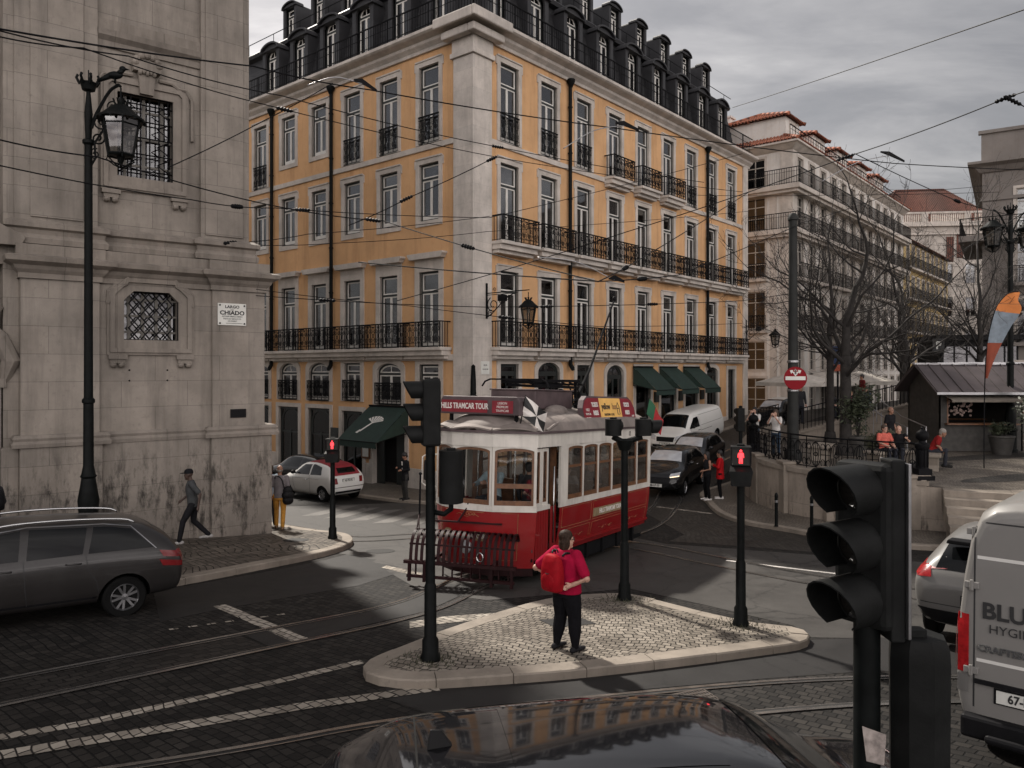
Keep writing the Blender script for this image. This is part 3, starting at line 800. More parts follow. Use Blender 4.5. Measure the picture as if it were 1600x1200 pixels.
for c, w, a, b in GRDR: holesR.append((RC[c]-w/2, RC[c]+w/2, lz(a), lz(b)))

mb = MB(FR); holes_wall(mb, 0, WL, lz(-5.6), lz(13.2), holesR)
mb.M = FL; holes_wall(mb, -WD, 0, lz(-6.), lz(13.2), holesL)
mb.M = FR; mb.m = 0
mb.quad((WL, 0, 0), (WL, WD, 0), (WL, WD, lz(13.2)), (WL, 0, lz(13.2))); mb.quad((0, WD, 0), (WL, WD, 0), (WL, WD, lz(13.2)), (0, WD, lz(13.2)))
mb.m = 2; mb.box(.9, WL-.3, .9, WD-.3, 0, lz(13.0))
mb.build('wall', [M['yellow'], M['trim'], M['room']], BLD)

# stone: corner, far pilaster, string courses, plinth
mb = MB(FR)
mb.box(-.14, .97, -.14, .0, lz(-5.6), lz(12.3)); mb.box(-.14, 0, .0, .95, lz(-6.), lz(12.3))
mb.box(-.24, 1.07, -.24, 0, lz(12.3), lz(12.5)); mb.box(-.24, 0, 0, 1.05, lz(12.3), lz(12.5))
mb.box(-.18, 1.01, -.18, 0, lz(12.503), lz(13.04)); mb.box(-.18, 0, 0, .99, lz(12.503), lz(13.04))
mb.box(-.2, 1.02, -.2, 0, lz(-5.6), lz(-4.2)); mb.box(-.2, 0, 0, 1.0, lz(-6.), lz(-4.2))
mb.build('corner_pilaster', M['quoin'], BLD, bevel=.02)
mb = MB(FR); mb.box(WL-.62, WL+.05, -.1, 0, lz(-5.), lz(13.04)); mb.build('end_pilaster', M['quoin'], BLD, bevel=.02)
mb = MB(FR)
mb.box(.97, WL-.62, -.07, .0, lz(9.02), lz(9.25)); mb.M = FL; mb.box(-WD, -.95, -.07, 0, lz(9.02), lz(9.25)); mb.build('string_course', M['trim'], BLD, bevel=.015)
mb = MB(FR)
mb.box(.97, WL-.62, -.12, .0, lz(.35), lz(.60)); mb.M = FL; mb.box(-WD, -.95, -.12, 0, lz(.35), lz(.60)); mb.build('string_course', M['trim'], BLD, bevel=.015)
segs = [(.97, RC[1]-.95), (RC[1]+.95, RC[2]-.65), (RC[2]+.65, RC[3]-.8), (RC[3]+.8, RC[4]-.76), (RC[4]+.76, RC[5]-.87), (RC[5]+.87, RC[6]-.76), (RC[6]+.76, RC[7]-.76), (RC[7]+.76, RC[8]-.51), (RC[8]+.51, WL-.62)]
for a, b in segs: mb = MB(FR); mb.box(a+.02, b-.02, -.06, 0, lz(-5.6), lz(-4.0+.05*a)); mb.build('plinth', M['trim'], BLD, bevel=.015)
pl = [-.95]+[v for c, w, a, b in DOORL[1:] for v in (-LC[c]+w/2, -LC[c]-w/2)]+[-WD]
for a, b in zip(pl[0::2], pl[1::2]): mb = MB(FL); mb.box(b+.22, a-.02 if a == -.95 else a-.22, -.06, 0, lz(-6.), lz(-4.15)); mb.build('plinth', M['trim'], BLD, bevel=.015)

# main cornice, wrapped round the corner as a loft
prof = [(0, 13.04), (.10, 13.04), (.13, 13.16), (.30, 13.30), (.34, 13.40), (.62, 13.50), (.70, 13.56), (.70, 13.68), (.55, 13.75), (-1.2, 13.76)]
mb = MB()
mb.loft([[(WL+.3, -o, lz(z)) for o, z in prof], [(-o, -o, lz(z)) for o, z in prof], [(-o, WD, lz(z)) for o, z in prof]], closed=False)
mb.build('cornice', M['quoin'], BLD)
mb = MB(); mb.box(-.86, 1.45, -.86, -.705, lz(13.36), lz(13.76)); mb.box(-.86, -.705, -.705, 1.4, lz(13.36), lz(13.76)); mb.box(-.55, 1.3, -.55, -.2, lz(13.0), lz(13.3)); mb.box(-.55, -.2, -.2, 1.25, lz(13.0), lz(13.3))
mb.build('corner_capital', M['quoin'], BLD, bevel=.05)

# mansard
mb = MB()
def ringz(d, z): return [(WL-.1, d, lz(z)), (d, d, lz(z)), (d, WD, lz(z))]
rs = [ringz(.75, 13.7), ringz(.78, 14.2), ringz(1.0, 15.5), ringz(1.45, 17.1)]
mb.loft(rs, closed=False)
mb.m = 0; mb.quad((WL-.1, .75, lz(13.7)), (WL-.1, 1.45, lz(17.1)), (WL-.1, 9.5, lz(19.8)), (WL-.1, WD, lz(17)), (WL-.1, WD, lz(13.7)))
rs = [ringz(1.35, 17.32), ringz(6.0, 19.6), ringz(9.4, 19.9)]
mb.loft(rs, closed=False)
mb.build('mansard_roof', M['slate'], BLD)
mb = MB(); pr = [(1.5, 17.0), (1.15, 17.05), (1.08, 17.2), (1.2, 17.33), (1.5, 17.35)]
mb.loft([[(WL, o, lz(z)) for o, z in pr], [(o, o, lz(z)) for o, z in pr], [(o, WD, lz(z)) for o, z in pr]], closed=False)
mb.build('roof_gutter', M['zinc'], BLD)
mb = MB()
for a, b in (((1.3, 1.3), (WL, 1.3)), ((1.3, 1.3), (1.3, WD))):
    pass
mb.bar((1.2, 1.2, lz(17.9)), (WL+.3, 1.2, lz(17.9)), .03, .03); mb.bar((1.2, 1.2, lz(17.9)), (1.2, WD, lz(17.9)), .03, .03)
for k in range(11): mb.bar((1.25+2.4*k, 1.2, lz(17.3)), (1.25+2.4*k, 1.2, lz(17.9)), .025, .025)
for k in range(8): mb.bar((1.2, 1.25+2.4*k, lz(17.3)), (1.2, 1.25+2.4*k, lz(17.9)), .025, .025)
mb.build('roof_handrail', M['iron'], BLD)
# parapet railing along the cornice
mb = MB()
for axis, L in (('x', WL), ('y', WD)):
    T = (lambda s, z: (s, -.42, lz(z))) if axis == 'x' else (lambda s, z: (-.42, s, lz(z)))
    mb.bar(T(-.42, 14.82), T(L, 14.82), .05, .045); mb.bar(T(-.42, 13.95), T(L, 13.95), .03, .03); mb.bar(T(-.42, 14.45), T(L, 14.45), .022, .022)
    n = int(L/.155)
    for i in range(n+1):
        big = i % 16 == 0
        mb.bar(T(-.42+L*i/n, 13.75), T(-.42+L*i/n, 14.82), .05 if big else .018, .05 if big else .018)
mb.build('parapet_railing', M['iron'], BLD)

def dormer(s, side):
    """tall arched dormer standing on the cornice"""
    rot = 0 if side == 'R' else rotL
    P = (posR if side == 'R' else posL)(s, lz(13.76), -.62)
    w, h = 1.0, 2.95
    mb = MB(); o = arch_pts(w+.5, 0, h+.22, .40); i_ = arch_pts(w, .02, h, .42)
    frame_band(mb, o, i_, -.04, .06)
    n = len(o)
    back = [(x, 1.9, z) for x, z in o]; front = [(x, .06, z) for x, z in o]
    mb.loft([front, back], caps=False)
    o2 = arch_pts(w+.66, h-.12, .44, .40); i2 = arch_pts(w+.51, h-.10, .33, .33)
    frame_band(mb, o2, i2, -.18, .5)
    d = mb.build('dormer', M['zinc'], BLD); d.location = P; d.rotation_euler = (0, 0, rot)
    window_unit(d, (0, .05, .02), 0, w, h, rise=.42, surround=0, rows=0, dark=random.random() < .4, curtain=random.random() < .65)
for s in RC: dormer(s, 'R')
for s in LC[:6]: dormer(s, 'L')
def small_dormer(s, side):
    rot = 0 if side == 'R' else rotL
    P = (posR if side == 'R' else posL)(s, lz(17.5), -1.75)
    w, h = .8, 1.75
    mb = MB(); o = arch_pts(w+.4, 0, h+.24, .22); i_ = arch_pts(w, .1, h-.1, .02)
    frame_band(mb, o, i_, -.03, .06); mb.loft([[(x, .06, z) for x, z in o], [(x, 3.2, z) for x, z in o]], caps=False)
    frame_band(mb, arch_pts(w+.52, h+.02, .34, .30), arch_pts(w+.41, h+.03, .26, .24), -.12, .4)
    d = mb.build('attic_dormer', M['zinc'], BLD); d.location = P; d.rotation_euler = (0, 0, rot)
    window_unit(d, (0, .04, .1), 0, w, h-.1, surround=0, curtain=True)
for s in RC: small_dormer(s+.05, 'R')
for s in LC[:6]: small_dormer(s, 'L')
mb = MB()
for k in range(2):
    mb.box(10+9*k, 11.6+9*k, 7.2, 8.2, lz(18.5), lz(21.0)); mb.box(9.9+9*k, 11.7+9*k, 7.1, 8.3, lz(21.002), lz(21.15))
mb.build('chimney', M['zinc'], BLD)

# windows
for s in RC:
    for z, h in (TOP, SEC, FST): window_unit(BLD, posR(s, z), 0, W_, h)
for i, s in enumerate(LC):
    z, h = TOP
    if i in (3, 4): z, h = TOP[0]+.85, TOP[1]-.85
    window_unit(BLD, posL(s, z), rotL, W_, h, sill=.0 if i not in (3, 4) else .2)
    window_unit(BLD, posL(s, SECL[0]), rotL, W_, SECL[1], sill=.22)
    window_unit(BLD, posL(s, FST[0]), rotL, W_, FST[1], surround=.26, ears=False)
    mb = MB(); mb.prism([(-.92, 0), (.92, 0), (.98, .1), (1.05, .16), (1.05, .24), (-1.05, .24), (-1.05, .16), (-.98, .1)], -.3, 0)
    hd = mb.build('window_hood', M['trim'], BLD, bevel=.01); hd.location = posL(s, FST[0]+FST[1]+.5); hd.rotation_euler = (0, 0, rotL)
    mb = MB(); mb.box(-.84, .84, -.045, 0, 0, .24); q = mb.build('window_frieze', M['trim'], BLD); q.location = posL(s, FST[0]+FST[1]+.262); q.rotation_euler = (0, 0, rotL)
for c, w, a, b, r in LOWR:
    tall = b-a > 2.5
    window_unit(BLD, posR(RC[c], lz(a)), 0, w, b-a, rise=r, surround=.22, dark=True, curtain=False, sashes=2 if c in (0, 1, 2, 3, 7) else 0, fr=M['dark_frame'], ears=False)
for c, w, a, b, r in LOWL:
    window_unit(BLD, posL(LC[c], lz(a)), rotL, w, b-a, rise=r, surround=.24, dark=True, curtain=False, ears=False)
for c, w, a, b in GRDR:
    window_unit(BLD, posR(RC[c], lz(a)), 0, w, b-a, surround=.2, dark=True, curtain=False, sashes=0, ears=False, name='shop_front')
def shop_door(s, rot, P, w, h, arch=True):
    """dark timber shopfront: frame, arched fanlight, glazed leaf"""
    mb = MB(); mb.m = 0
    frame_band(mb, arch_pts(w+.4, -.0, h+.2, .001), arch_pts(w, 0.01, h, .001), -.06, .1)
    mb.m = 1; mb.box(-w/2, -w/2+.12, .1, .2, 0, h); mb.box(w/2-.12, w/2, .1, .2, 0, h); mb.box(-w/2+.12, w/2-.12, .1, .2, h-.12, h); mb.box(-w/2+.12, w/2-.12, .1, .2, 0, .5)
    if arch: frame_band(mb, arch_pts(w-.24, h*.62, h*.36, .55), arch_pts(w-.42, h*.62+.08, h*.36-.14, .48), .11, .19)
    mb.box(-.04, .04, .1, .2, .5, h*.66)
    o = mb.build('shop_door', [M['trim'], M['dark_frame']], BLD); o.location = P; o.rotation_euler = (0, 0, rot)
    p = MB(); p.box(-w/2+.1, w/2-.1, .14, .146, .4, h-.1); p.build('pane', M['pane_dark'], o)
    b = MB(); b.box(-w/2, w/2, .6, .61, 0, h); b.build('dark_room', M['room'], o)
for c, w, a, b in DOORL[1:]:
    if c != 1: shop_door(LC[c], rotL, posL(LC[c], lz(a)), w, b-a)
c, w, a, b = DOORL[1]
mb = MB(); mb.m = 0; frame_band(mb, arch_pts(w+.44, 0, b-a+.22, .001), arch_pts(w, .01, b-a, .001), -.06, .1)
mb.m = 1; mb.box(-w/2, -w/2+.5, .2, .26, 0, b-a); mb.box(w/2-.9, w/2-.02, .3, .36, 0, b-a); mb.m = 2; mb.box(-w/2, w/2, .7, .71, 0, b-a)
o = mb.build('entrance_door', [M['trim'], M['dark_frame'], M['room']], BLD); o.location = posL(LC[c], lz(a)); o.rotation_euler = (0, 0, rotL)
# ground-floor grilles of the mezzanine
def juliet(P, rot, w, h, bulge=.0):
    mb = MB(); iron_panel(mb, -w/2, w/2, .05, h, -.04, .012, .3, bulge); o = mb.build('window_railing', M['iron'], BLD); o.location = P; o.rotation_euler = (0, 0, rot)
for i, s in enumerate(RC):
    if i not in (3, 4, 5): juliet(posR(s, TOP[0]), 0, W_+.06, 1.15)
for i, s in enumerate(LC):
    if i not in (3, 4): juliet(posL(s, TOP[0]), rotL, W_+.06, 1.15)
for c, w, a, b, r in LOWL[1:]: juliet(posL(LC[c], lz(a), .05), rotL, w+.1, .95)

# balconies: a slab on the wall, ironwork round three sides
def balcony(P, rot, w, d, h=1.05, unit=.34, label=None):
    mb = MB(); mb.prism([(-w/2, -.30), (w/2, -.30), (w/2, -.0), (-w/2, -.0)], -d+.14, 0)
    mb.box(-w/2-.05, w/2+.05, -d, 0, -.10, .03)
    mb.box(-w/2+.06, w/2-.06, -d+.32, 0, -.44, -.302)
    o = mb.build('balcony', M['quoin'], BLD, bevel=.012, label=label); o.location = P; o.rotation_euler = (0, 0, rot)
    r = MB(); iron_panel(r, -w/2+.03, w/2-.03, .08, h, -d+.06, .0125, unit)
    for s in (-1, 1):
        x = s*(w/2-.03)
        r.box(x-.025, x+.025, -d+.03, -.02, h-.02, h+.025); r.box(x-.011, x+.011, -d+.06, -.02, .07, .09)
        for k in range(4): y = -d+.06+(d-.1)*k/4; r.box(x-.016 if k == 0 else x-.009, x+.016 if k == 0 else x+.009, y-.012, y+.012, .03, h)
    for k in range(3):
        x = -w/2+.03+(w-.06)*k/2; r.box(x-.018, x+.018, -d+.042, -d+.078, .03, h+.02)
    r.build('railing', M['iron'], o)
    return o
b0 = balcony(posR(RC[0], lz(5.09)), 0, 2.36, .72)
for s in RC[1:]: copy_tree(b0, BLD, posR(s, lz(5.09)))
b1 = balcony(posR(RC[0], lz(.86)), 0, 2.5, .66)
for s in RC[1:]: copy_tree(b1, BLD, posR(s, lz(.86)))
for i, s in enumerate(LC):
    o = copy_tree(b1, BLD, posL(s, lz(.86))); o.rotation_euler = (0, 0, rotL)
b2 = balcony(posR(RC[3], lz(9.25)), 0, 1.95, .62)
for i in (4, 5): copy_tree(b2, BLD, posR(RC[i], lz(9.25)))

# rainwater pipes
def downpipe(P, rot, z0, z1):
    mb = MB(); mb.cyl((0, -.14, z0), (0, -.14, z1), .085, n=10); mb.lathe([(.085, 0), (.12, .1), (.2, .25), (.2, .34), (.17, .36)], 10, (0, -.17, z1-.1))
    for k in range(6): mb.lathe([(.105, 0), (.115, .03), (.105, .06)], 10, (0, -.14, z0+(z1-z0)*(k+.5)/6))
    mb.tube([(0, -.14, z0+.02), (0, -.16, z0-.2), (0, -.26, z0-.35), (0, -.3, z0-.45)], [.085, .1, .1, .07], 8)
    o = mb.build('downpipe', M['iron_green'], BLD, smooth=40); o.location = P; o.rotation_euler = (0, 0, rot)
downpipe(posR(6.3, 0), 0, lz(.4), lz(12.85)); downpipe(posR(20.15, 0), 0, lz(.4), lz(12.85))
downpipe(posL(8.85, 0), rotL, lz(.4), lz(12.85)); downpipe(posL(13.75, 0), rotL, lz(.4), lz(12.85))
mb = MB(); mb.cyl((-.22, -.22, lz(-5.3)), (-.22, -.22, lz(-.2)), .09, n=10); mb.lathe([(.09, 0), (.1, .05), (.2, .35), (.22, .45), (.12, .5), (.11, 1.1), (.08, 1.6), (.09, 1.62), (.0, 1.7)], 12, (-.22, -.22, lz(-1.5)))
mb.build('corner_pipe', M['iron_green'], BLD, smooth=40)

# awnings
def awning(P, rot, w, drop, out, label=None, mark=False):
    mb = MB(); n = 10
    t = [(x, -out*k/n-.02, -drop*(k/n)**1.05) for k in range(n+1) for x in (-w/2, w/2)]
    mb.add(t, [(2*k, 2*k+1, 2*k+3, 2*k+2) for k in range(n)])
    nv = 18
    for i in range(nv):
        a, b = -w/2+w*i/nv, -w/2+w*(i+1)/nv
        mb.add([(a, -out-.02, -drop), (b, -out-.02, -drop), (b, -out-.01, -drop-.24), ((a+b)/2, -out-.01, -drop-.265), (a, -out-.01, -drop-.24)], [(0, 1, 2, 3, 4)])
    for s in (-1, 1): mb.add([(s*w/2, -.02, 0), (s*w/2, -out-.02, -drop), (s*w/2, -.02, -drop*.75)], [(0, 1, 2)])
    o = mb.build('awning', M['awning'], BLD, label=label); o.location = P; o.rotation_euler = (0, 0, rot)
    f = MB(); f.bar((-w/2, -.05, .03), (w/2, -.05, .03), .07, .07); f.bar((-w/2, -out-.02, -drop), (w/2, -out-.02, -drop), .03, .03)
    for s in (-1, 1): f.bar((s*(w/2-.03), -.05, .03), (s*(w/2-.03), -.01, -drop*.82), .02, .02); f.bar((s*(w/2-.03), -.0, -drop*.8), (s*(w/2-.03), -out, -drop), .025, .025)
    f.build('awning_frame', M['iron'], o)
    if mark:
        e = MB(); nl = Vector((0, -drop, out)).normalized()
        e.M = face_matrix((0, -out*.5-.03, -drop*.5+.012), (1, 0, 0), (0, out, drop))
        for k in range(7):
            a = R(10+k*22); e.add([(0, 0, .01), (.52*math.cos(a), .12+.34*math.sin(a), .01), (.52*math.cos(a+.28), .12+.34*math.sin(a+.28), .01)], [(0, 1, 2)])
        e.prism_z([(-.05, .1), (-.38, -.5), (-.28, -.55), (.02, .05)], .008, .014); e.prism_z([(-.4, -.42), (-.52, -.62), (-.38, -.66), (-.3, -.5)], .008, .014)
        e.build('awning_emblem', M['white_frame'], o)
    return o
M['awning_pale'] = M['white_frame']
awning(posL(LC[1]-.05, lz(-1.62), .05), rotL, 2.5, 1.35, 1.75, 'green shop awning with a white fan emblem', True)
for i in (4, 5, 6): awning(posR(RC[i]-.1, lz(.1), .05), 0, 1.95, 1.15, 1.35)
# menu case, house-number plate, small wall lamps
mb = MB(); mb.m = 0; mb.box(-.28, .28, -.09, 0, 0, .95); mb.m = 1; mb.box(-.2, .2, -.097, -.09, .08, .87)
o = mb.build('menu_case', [M['wood'], M['plate']], BLD); o.location = posL(LC[1]+1.45, lz(-3.95), .03); o.rotation_euler = (0, 0, rotL)
mb = MB(); mb.box(-.3, .3, -.06, 0, 0, 2.2)
for k in range(5): mb.box(-.22, .22, -.075, -.06, .2+.38*k, .42+.38*k)
o = mb.build('dark_notice_board', M['dark_frame'], BLD); o.location = posL(LC[2]+1.25, lz(-4.9), .01); o.rotation_euler = (0, 0, rotL)
mb = MB(); mb.m = 0; mb.box(.3, .78, -.165, -.142, lz(-.2), lz(.32)); mb.m = 1
text_mb(mb, 'RUA', .1, face_matrix((.54, -.167, lz(.16)), (1, 0, 0))); text_mb(mb, 'DO ALECRIM', .07, face_matrix((.54, -.167, lz(.0)), (1, 0, 0)), sx=.8)
mb.build('street_plaque', [M['plate'], M['ink']], BLD)
for i, (c, dx) in enumerate(((5, -1.35), (5, 1.35), (6, 1.3))):
    mb = MB(); mb.box(-.2, .2, -.1, 0, 0, .55); o = mb.build('wall_case', M['dark_frame'], BLD); o.location = posR(RC[c]+dx, lz(-1.75), .0)

# ------------------------------------------------------------------ the church on the left
CHX, CHY, CHA = -6.38, 20.3, math.atan2(.629, .777)
CH = thing('church', 'soot stained pale limestone church with barred baroque windows and heavy mouldings', 'church', (CHX, CHY, CAMZ-5), CHA)
def cz(Z): return Z+5
def moulding(mb, prof, x0, x1, y=0., ret_r=True, ret_l=False, depth=.6):
    """run of moulding along the wall: prof is (projection, height); returns at its ends"""
    rings = []
    if ret_l: rings.append([(x0-o, depth, cz(z)) for o, z in prof])
    rings.append([(x0-(o if ret_l else 0), y-o, cz(z)) for o, z in prof]); rings.append([(x1+(o if ret_r else 0), y-o, cz(z)) for o, z in prof])
    if ret_r: rings.append([(x1+o, y+depth, cz(z)) for o, z in prof])
    mb.loft(rings, closed=False)
mb = MB()
LW = (-3.53, -2.30, .70, 1.86); UW = (-3.62, -2.36, 4.62, 6.62)
def hz(r): return (r[0], r[1], cz(r[2]), cz(r[3]))
holes_wall(mb, -4.05, -1.5, cz(-1.55), cz(2.25), [hz(LW)], .10, .3, 0, 0)
holes_wall(mb, -4.05, -1.72, cz(2.25), cz(14), [hz(UW)], .34, .35, 0, 0)
mb.box(-1.5, -.16, .0, 12, cz(-1.55), cz(2.25)); mb.box(-5.6, -4.05, .0, 1.2, cz(-1.55), cz(2.25))
mb.box(-4.05, -1.5, .45, 12, cz(-1.55), cz(2.0)); mb.box(-4.05, -1.72, .75, 12, cz(2.0), cz(14))
mb.box(-1.72, -.50, .20, 12, cz(2.25), cz(14)); mb.box(-5.7, -4.05, .20, 12, cz(2.25), cz(14))
mb.box(-1.62, -.66, .16, .199, cz(3.4), cz(14)); mb.box(-5.4, -4.35, .16, .199, cz(3.4), cz(14))
mb.box(-26, -5.7, .75, 14, cz(-5.5), cz(14))
mb.box(-5.9, -5.6, .25, 1.2, cz(-5.5), cz(14))
mb.build('wall', M['church'], CH, bevel=.012)
mb = MB()
mb.box(-4.0, -1.55, .02, 2, cz(-6.2), cz(-1.72)); mb.box(-1.55, 0.0, -.10, 12, cz(-6.2), cz(-1.72)); mb.box(-5.62, -4.0, -.1, 2, cz(-6.2), cz(-1.72))
mb.box(-5.95, -5.62, .1, 2, cz(-6.2), cz(-1.72))
mb.build('plinth', M['church'], CH, bevel=.02)
bp = [(-.1, -1.72), (.06, -1.72), (.07, -1.64), (.03, -1.58), (.05, -1.52), (.0, -1.45), (-.12, -1.45)]
mb = MB()
moulding(mb, [(o+.1, z) for o, z in bp], -1.55, 0.0, 0, True, True); moulding(mb, bp, -4.0, -1.55, .06, False); moulding(mb, [(o+.1, z) for o, z in bp], -5.62, -4.0, 0, True, True)
mb.build('plinth_moulding', M['church_trim'], CH)
# entablature between the storeys
ent = [(0, 2.0), (.05, 2.0), (.05, 2.12), (.12, 2.2), (.16, 2.28), (.30, 2.36), (.32, 2.46), (.22, 2.5), (.1, 2.52), (.1, 2.75), (.0, 2.76)]
upb = [(.0, 2.76), (.16, 2.78), (.18, 2.9), (.10, 3.0), (.12, 3.1), (.2, 3.14), (.2, 3.24), (.06, 3.32), (-.2, 3.36)]
mb = MB()
moulding(mb, ent, -4.05, -1.5, .1, False); moulding(mb, ent, -1.5, -.16, 0, True, True); moulding(mb, ent, -5.6, -4.05, 0, True, True)
moulding(mb, [(o-.02, z) for o, z in upb], -4.05, -1.72, .3, False); moulding(mb, [(o+.02, z) for o, z in upb], -1.72, -.50, .2, True, True); moulding(mb, [(o+.02, z) for o, z in upb], -5.7, -4.05, .2, True, True)
mb.build('entablature', M['church_trim'], CH)
mb = MB(); hi = [(0, 7.6), (.05, 7.6), (.06, 7.75), (.16, 7.85), (.18, 7.98), (.08, 8.02), (.08, 8.25), (0, 8.27)]
moulding(mb, hi, -4.05, -1.72, .34, False); mb.build('upper_moulding', M['church_trim'], CH)
mb = MB()
for z in (10.1,): moulding(mb, [(0, z), (.1, z), (.3, z+.3), (.4, z+.5), (.0, z+.6)], -5.7, -.5, .2, True, True)
mb.build('top_cornice', M['church_trim'], CH)

def church_window(x0, x1, z0, z1, yf, shoulder, keystone):
    cx, w, h = (x0+x1)/2, x1-x0, z1-z0
    t = MB(); t.M = Matrix.Translation((cx, yf, cz(z0)))
    s = .22 if shoulder else 0
    inn = [(-w/2, 0), (w/2, 0), (w/2, h-s), (w/2-s, h), (-w/2+s, h), (-w/2, h-s)]
    def sc(d): return [(-w/2-d, -d), (w/2+d, -d), (w/2+d, h-s+d*.6), (w/2-s+d*.6, h+d), (-w/2+s-d*.6, h+d), (-w/2-d, h-s+d*.6)]
    frame_band(t, sc(.20), inn, -.05, .1); frame_band(t, sc(.30), sc(.201), -.10, .1); frame_band(t, sc(.36), sc(.301), -.06, .1)
    for sg in (-1, 1):
        x = sg*(w/2+.14)
        t.box(x-.20, x+.20, -.14, .1, -.46, -.362); t.box(x-.16, x+.16, -.10, .1, -.56, -.462)
        for q in (-.09, .09): t.ell((x+q, -.05, -.60), (.08, .1, .07), 8, 6)
    if shoulder:
        for sg in (-1, 1): t.tube([(sg*(w/2+.34), -.04, h-s-.1), (sg*(w/2+.30), -.06, h-.05), (sg*(w/2-.05), -.06, h+.16), (sg*(w/2-.1), -.06, h+.42)], .05, 6)
        t.box(-w/2-.15, w/2+.15, -.12, .1, h+.40, h+.50)
    if keystone:
        t.prism([(-.15, h+.02), (.15, h+.02), (.2, h+.62), (-.2, h+.62)], -.16, .1)
        t.prism([(-.3, h+.55), (.3, h+.55), (.34, h+.72), (.12, h+.82), (-.12, h+.82), (-.34, h+.72)], -.2, .1)
        for k in range(7): a = PI*k/6; t.ell((.27*math.cos(a), -.17, h+.74+.2*math.sin(a)), (.09, .08, .08), 8, 6)
        for k in range(5): t.ell((-.16+.08*k, -.19, h+.52+.03*(k % 2)), (.05, .06, .07), 6, 5)
        for sg in (-1, 1):
            t.tube([(sg*.3, -.05, h+.45), (sg*.6, -.05, h+.44), (sg*.75, -.06, h+.34), (sg*(w/2+.3), -.06, h+.34), (sg*(w/2+.45), -.06, h+.1), (sg*(w/2+.45), -.05, h-.9)], .045, 6)
    o = t.build('window', M['church_trim'], CH)
    p = MB(); p.box(x0+.02, x1-.02, yf+.2, yf+.206, cz(z0)+.02, cz(z1)-.02); p.build('pane', M['pane_dark'], o)
    c = MB()
    n = 4 if shoulder else 3
    for k in range(n): xx = x0+w*(k+.5)/n; c.box(xx-.035, xx+.035, yf+.17, yf+.198, cz(z0), cz(z1))
    for k in range(3): zz = cz(z0)+h*(k+.5)/3; c.box(x0, x1, yf+.172, yf+.196, zz-.025, zz+.025)
    c.build('sash', M['church_sash'], o)
    b = MB(); b.box(x0, x1, yf+.29, yf+.3, cz(z0), cz(z1)); b.build('dark_room', M['room'], o)
    g = MB()
    if shoulder:
        n = 3
        for k in range(-n, n+1):
            for sg in (-1, 1):
                P = []
                for q in range(9):
                    tt = q/8; xx = cx+k*w/n*.6+sg*w*.38*(tt-.5)*2; 
                    if x0+.02 < xx < x1-.02: P.append((xx, yf+.04, cz(z0)+.02+(h-.04)*tt))
                if len(P) > 1: g.tube(P, .016, 4)
    else:
        for k in range(6): xx = x0+w*(k+.5)/6; g.tube([(xx, yf+.03, cz(z0)), (xx, yf+.03, cz(z1))], .017, 4)
        for k in range(5): zz = cz(z0)+h*(k+.5)/5; g.tube([(x0, yf+.03, zz), (x1, yf+.03, zz)], .017, 4)
        for sg in (-1, 1):
            for k in range(4): g.tube([(cx+sg*w*.42, yf-.02, cz(z0)+h*(.1+.22*k)), (cx+sg*w*.2, yf-.06, cz(z0)+h*(.18+.22*k)), (cx+sg*w*.42, yf-.02, cz(z0)+h*(.26+.22*k))], .02, 4)
    for a in ((x0, yf+.035, cz(z0), x0, yf+.035, cz(z1)), (x1, yf+.035, cz(z0), x1, yf+.035, cz(z1)), (x0, yf+.035, cz(z0), x1, yf+.035, cz(z0)), (x0, yf+.035, cz(z1), x1, yf+.035, cz(z1))): g.tube([a[:3], a[3:]], .02, 4)
    g.build('grille', M['iron'], o)
M['church_sash'] = mat('grey_sash', (.15, .14, .125), .7, var=.2)
church_window(*LW, .10, True, False); church_window(*UW, .34, False, True)
# portal, half out of the frame
mb = MB(Matrix.Translation((-7.9, .75, cz(-4.2))))
frame_band(mb, arch_pts(3.3, 0, 6.2, 1.5), arch_pts(2.5, .01, 5.7, 1.2), -.45, .1); frame_band(mb, arch_pts(3.7, 0, 6.5, 1.7), arch_pts(3.32, .01, 6.22, 1.52), -.62, .1)
mb.prism([(-2.3, 6.9), (2.3, 6.9), (2.4, 7.1), (0, 8.3), (-2.4, 7.1)], -.8, 0); mb.box(-2.0, 2.0, -.5, 0, 6.5, 6.9)
for s in (-1, 1):
    mb.tube([(s*2.0, -.4, 3.9), (s*2.15, -.5, 4.4), (s*1.95, -.55, 4.9), (s*1.7, -.55, 5.2), (s*1.9, -.5, 5.6)], [.12, .2, .16, .1, .14], 8)
    mb.box(s*1.75-.22, s*1.75+.22, -.5, 0, 0, 3.8); mb.box(s*1.75-.3, s*1.75+.3, -.58, 0, 3.8, 4.0)
mb.build('portal', M['church_trim'], CH, bevel=.02)
mb = MB(); mb.box(-9.2, -6.6, .62, .74, cz(-4.6), cz(1.7)); mb.build('door', M['dark_frame'], CH)
mb = MB()
for sg in (0, 1):
    for q in (0, 1): mb.ell((-3.4+.85*sg, .095, cz(-.02-.25*q)), .022, 6, 5)
mb.build('wall_fixing', M['iron'], CH)

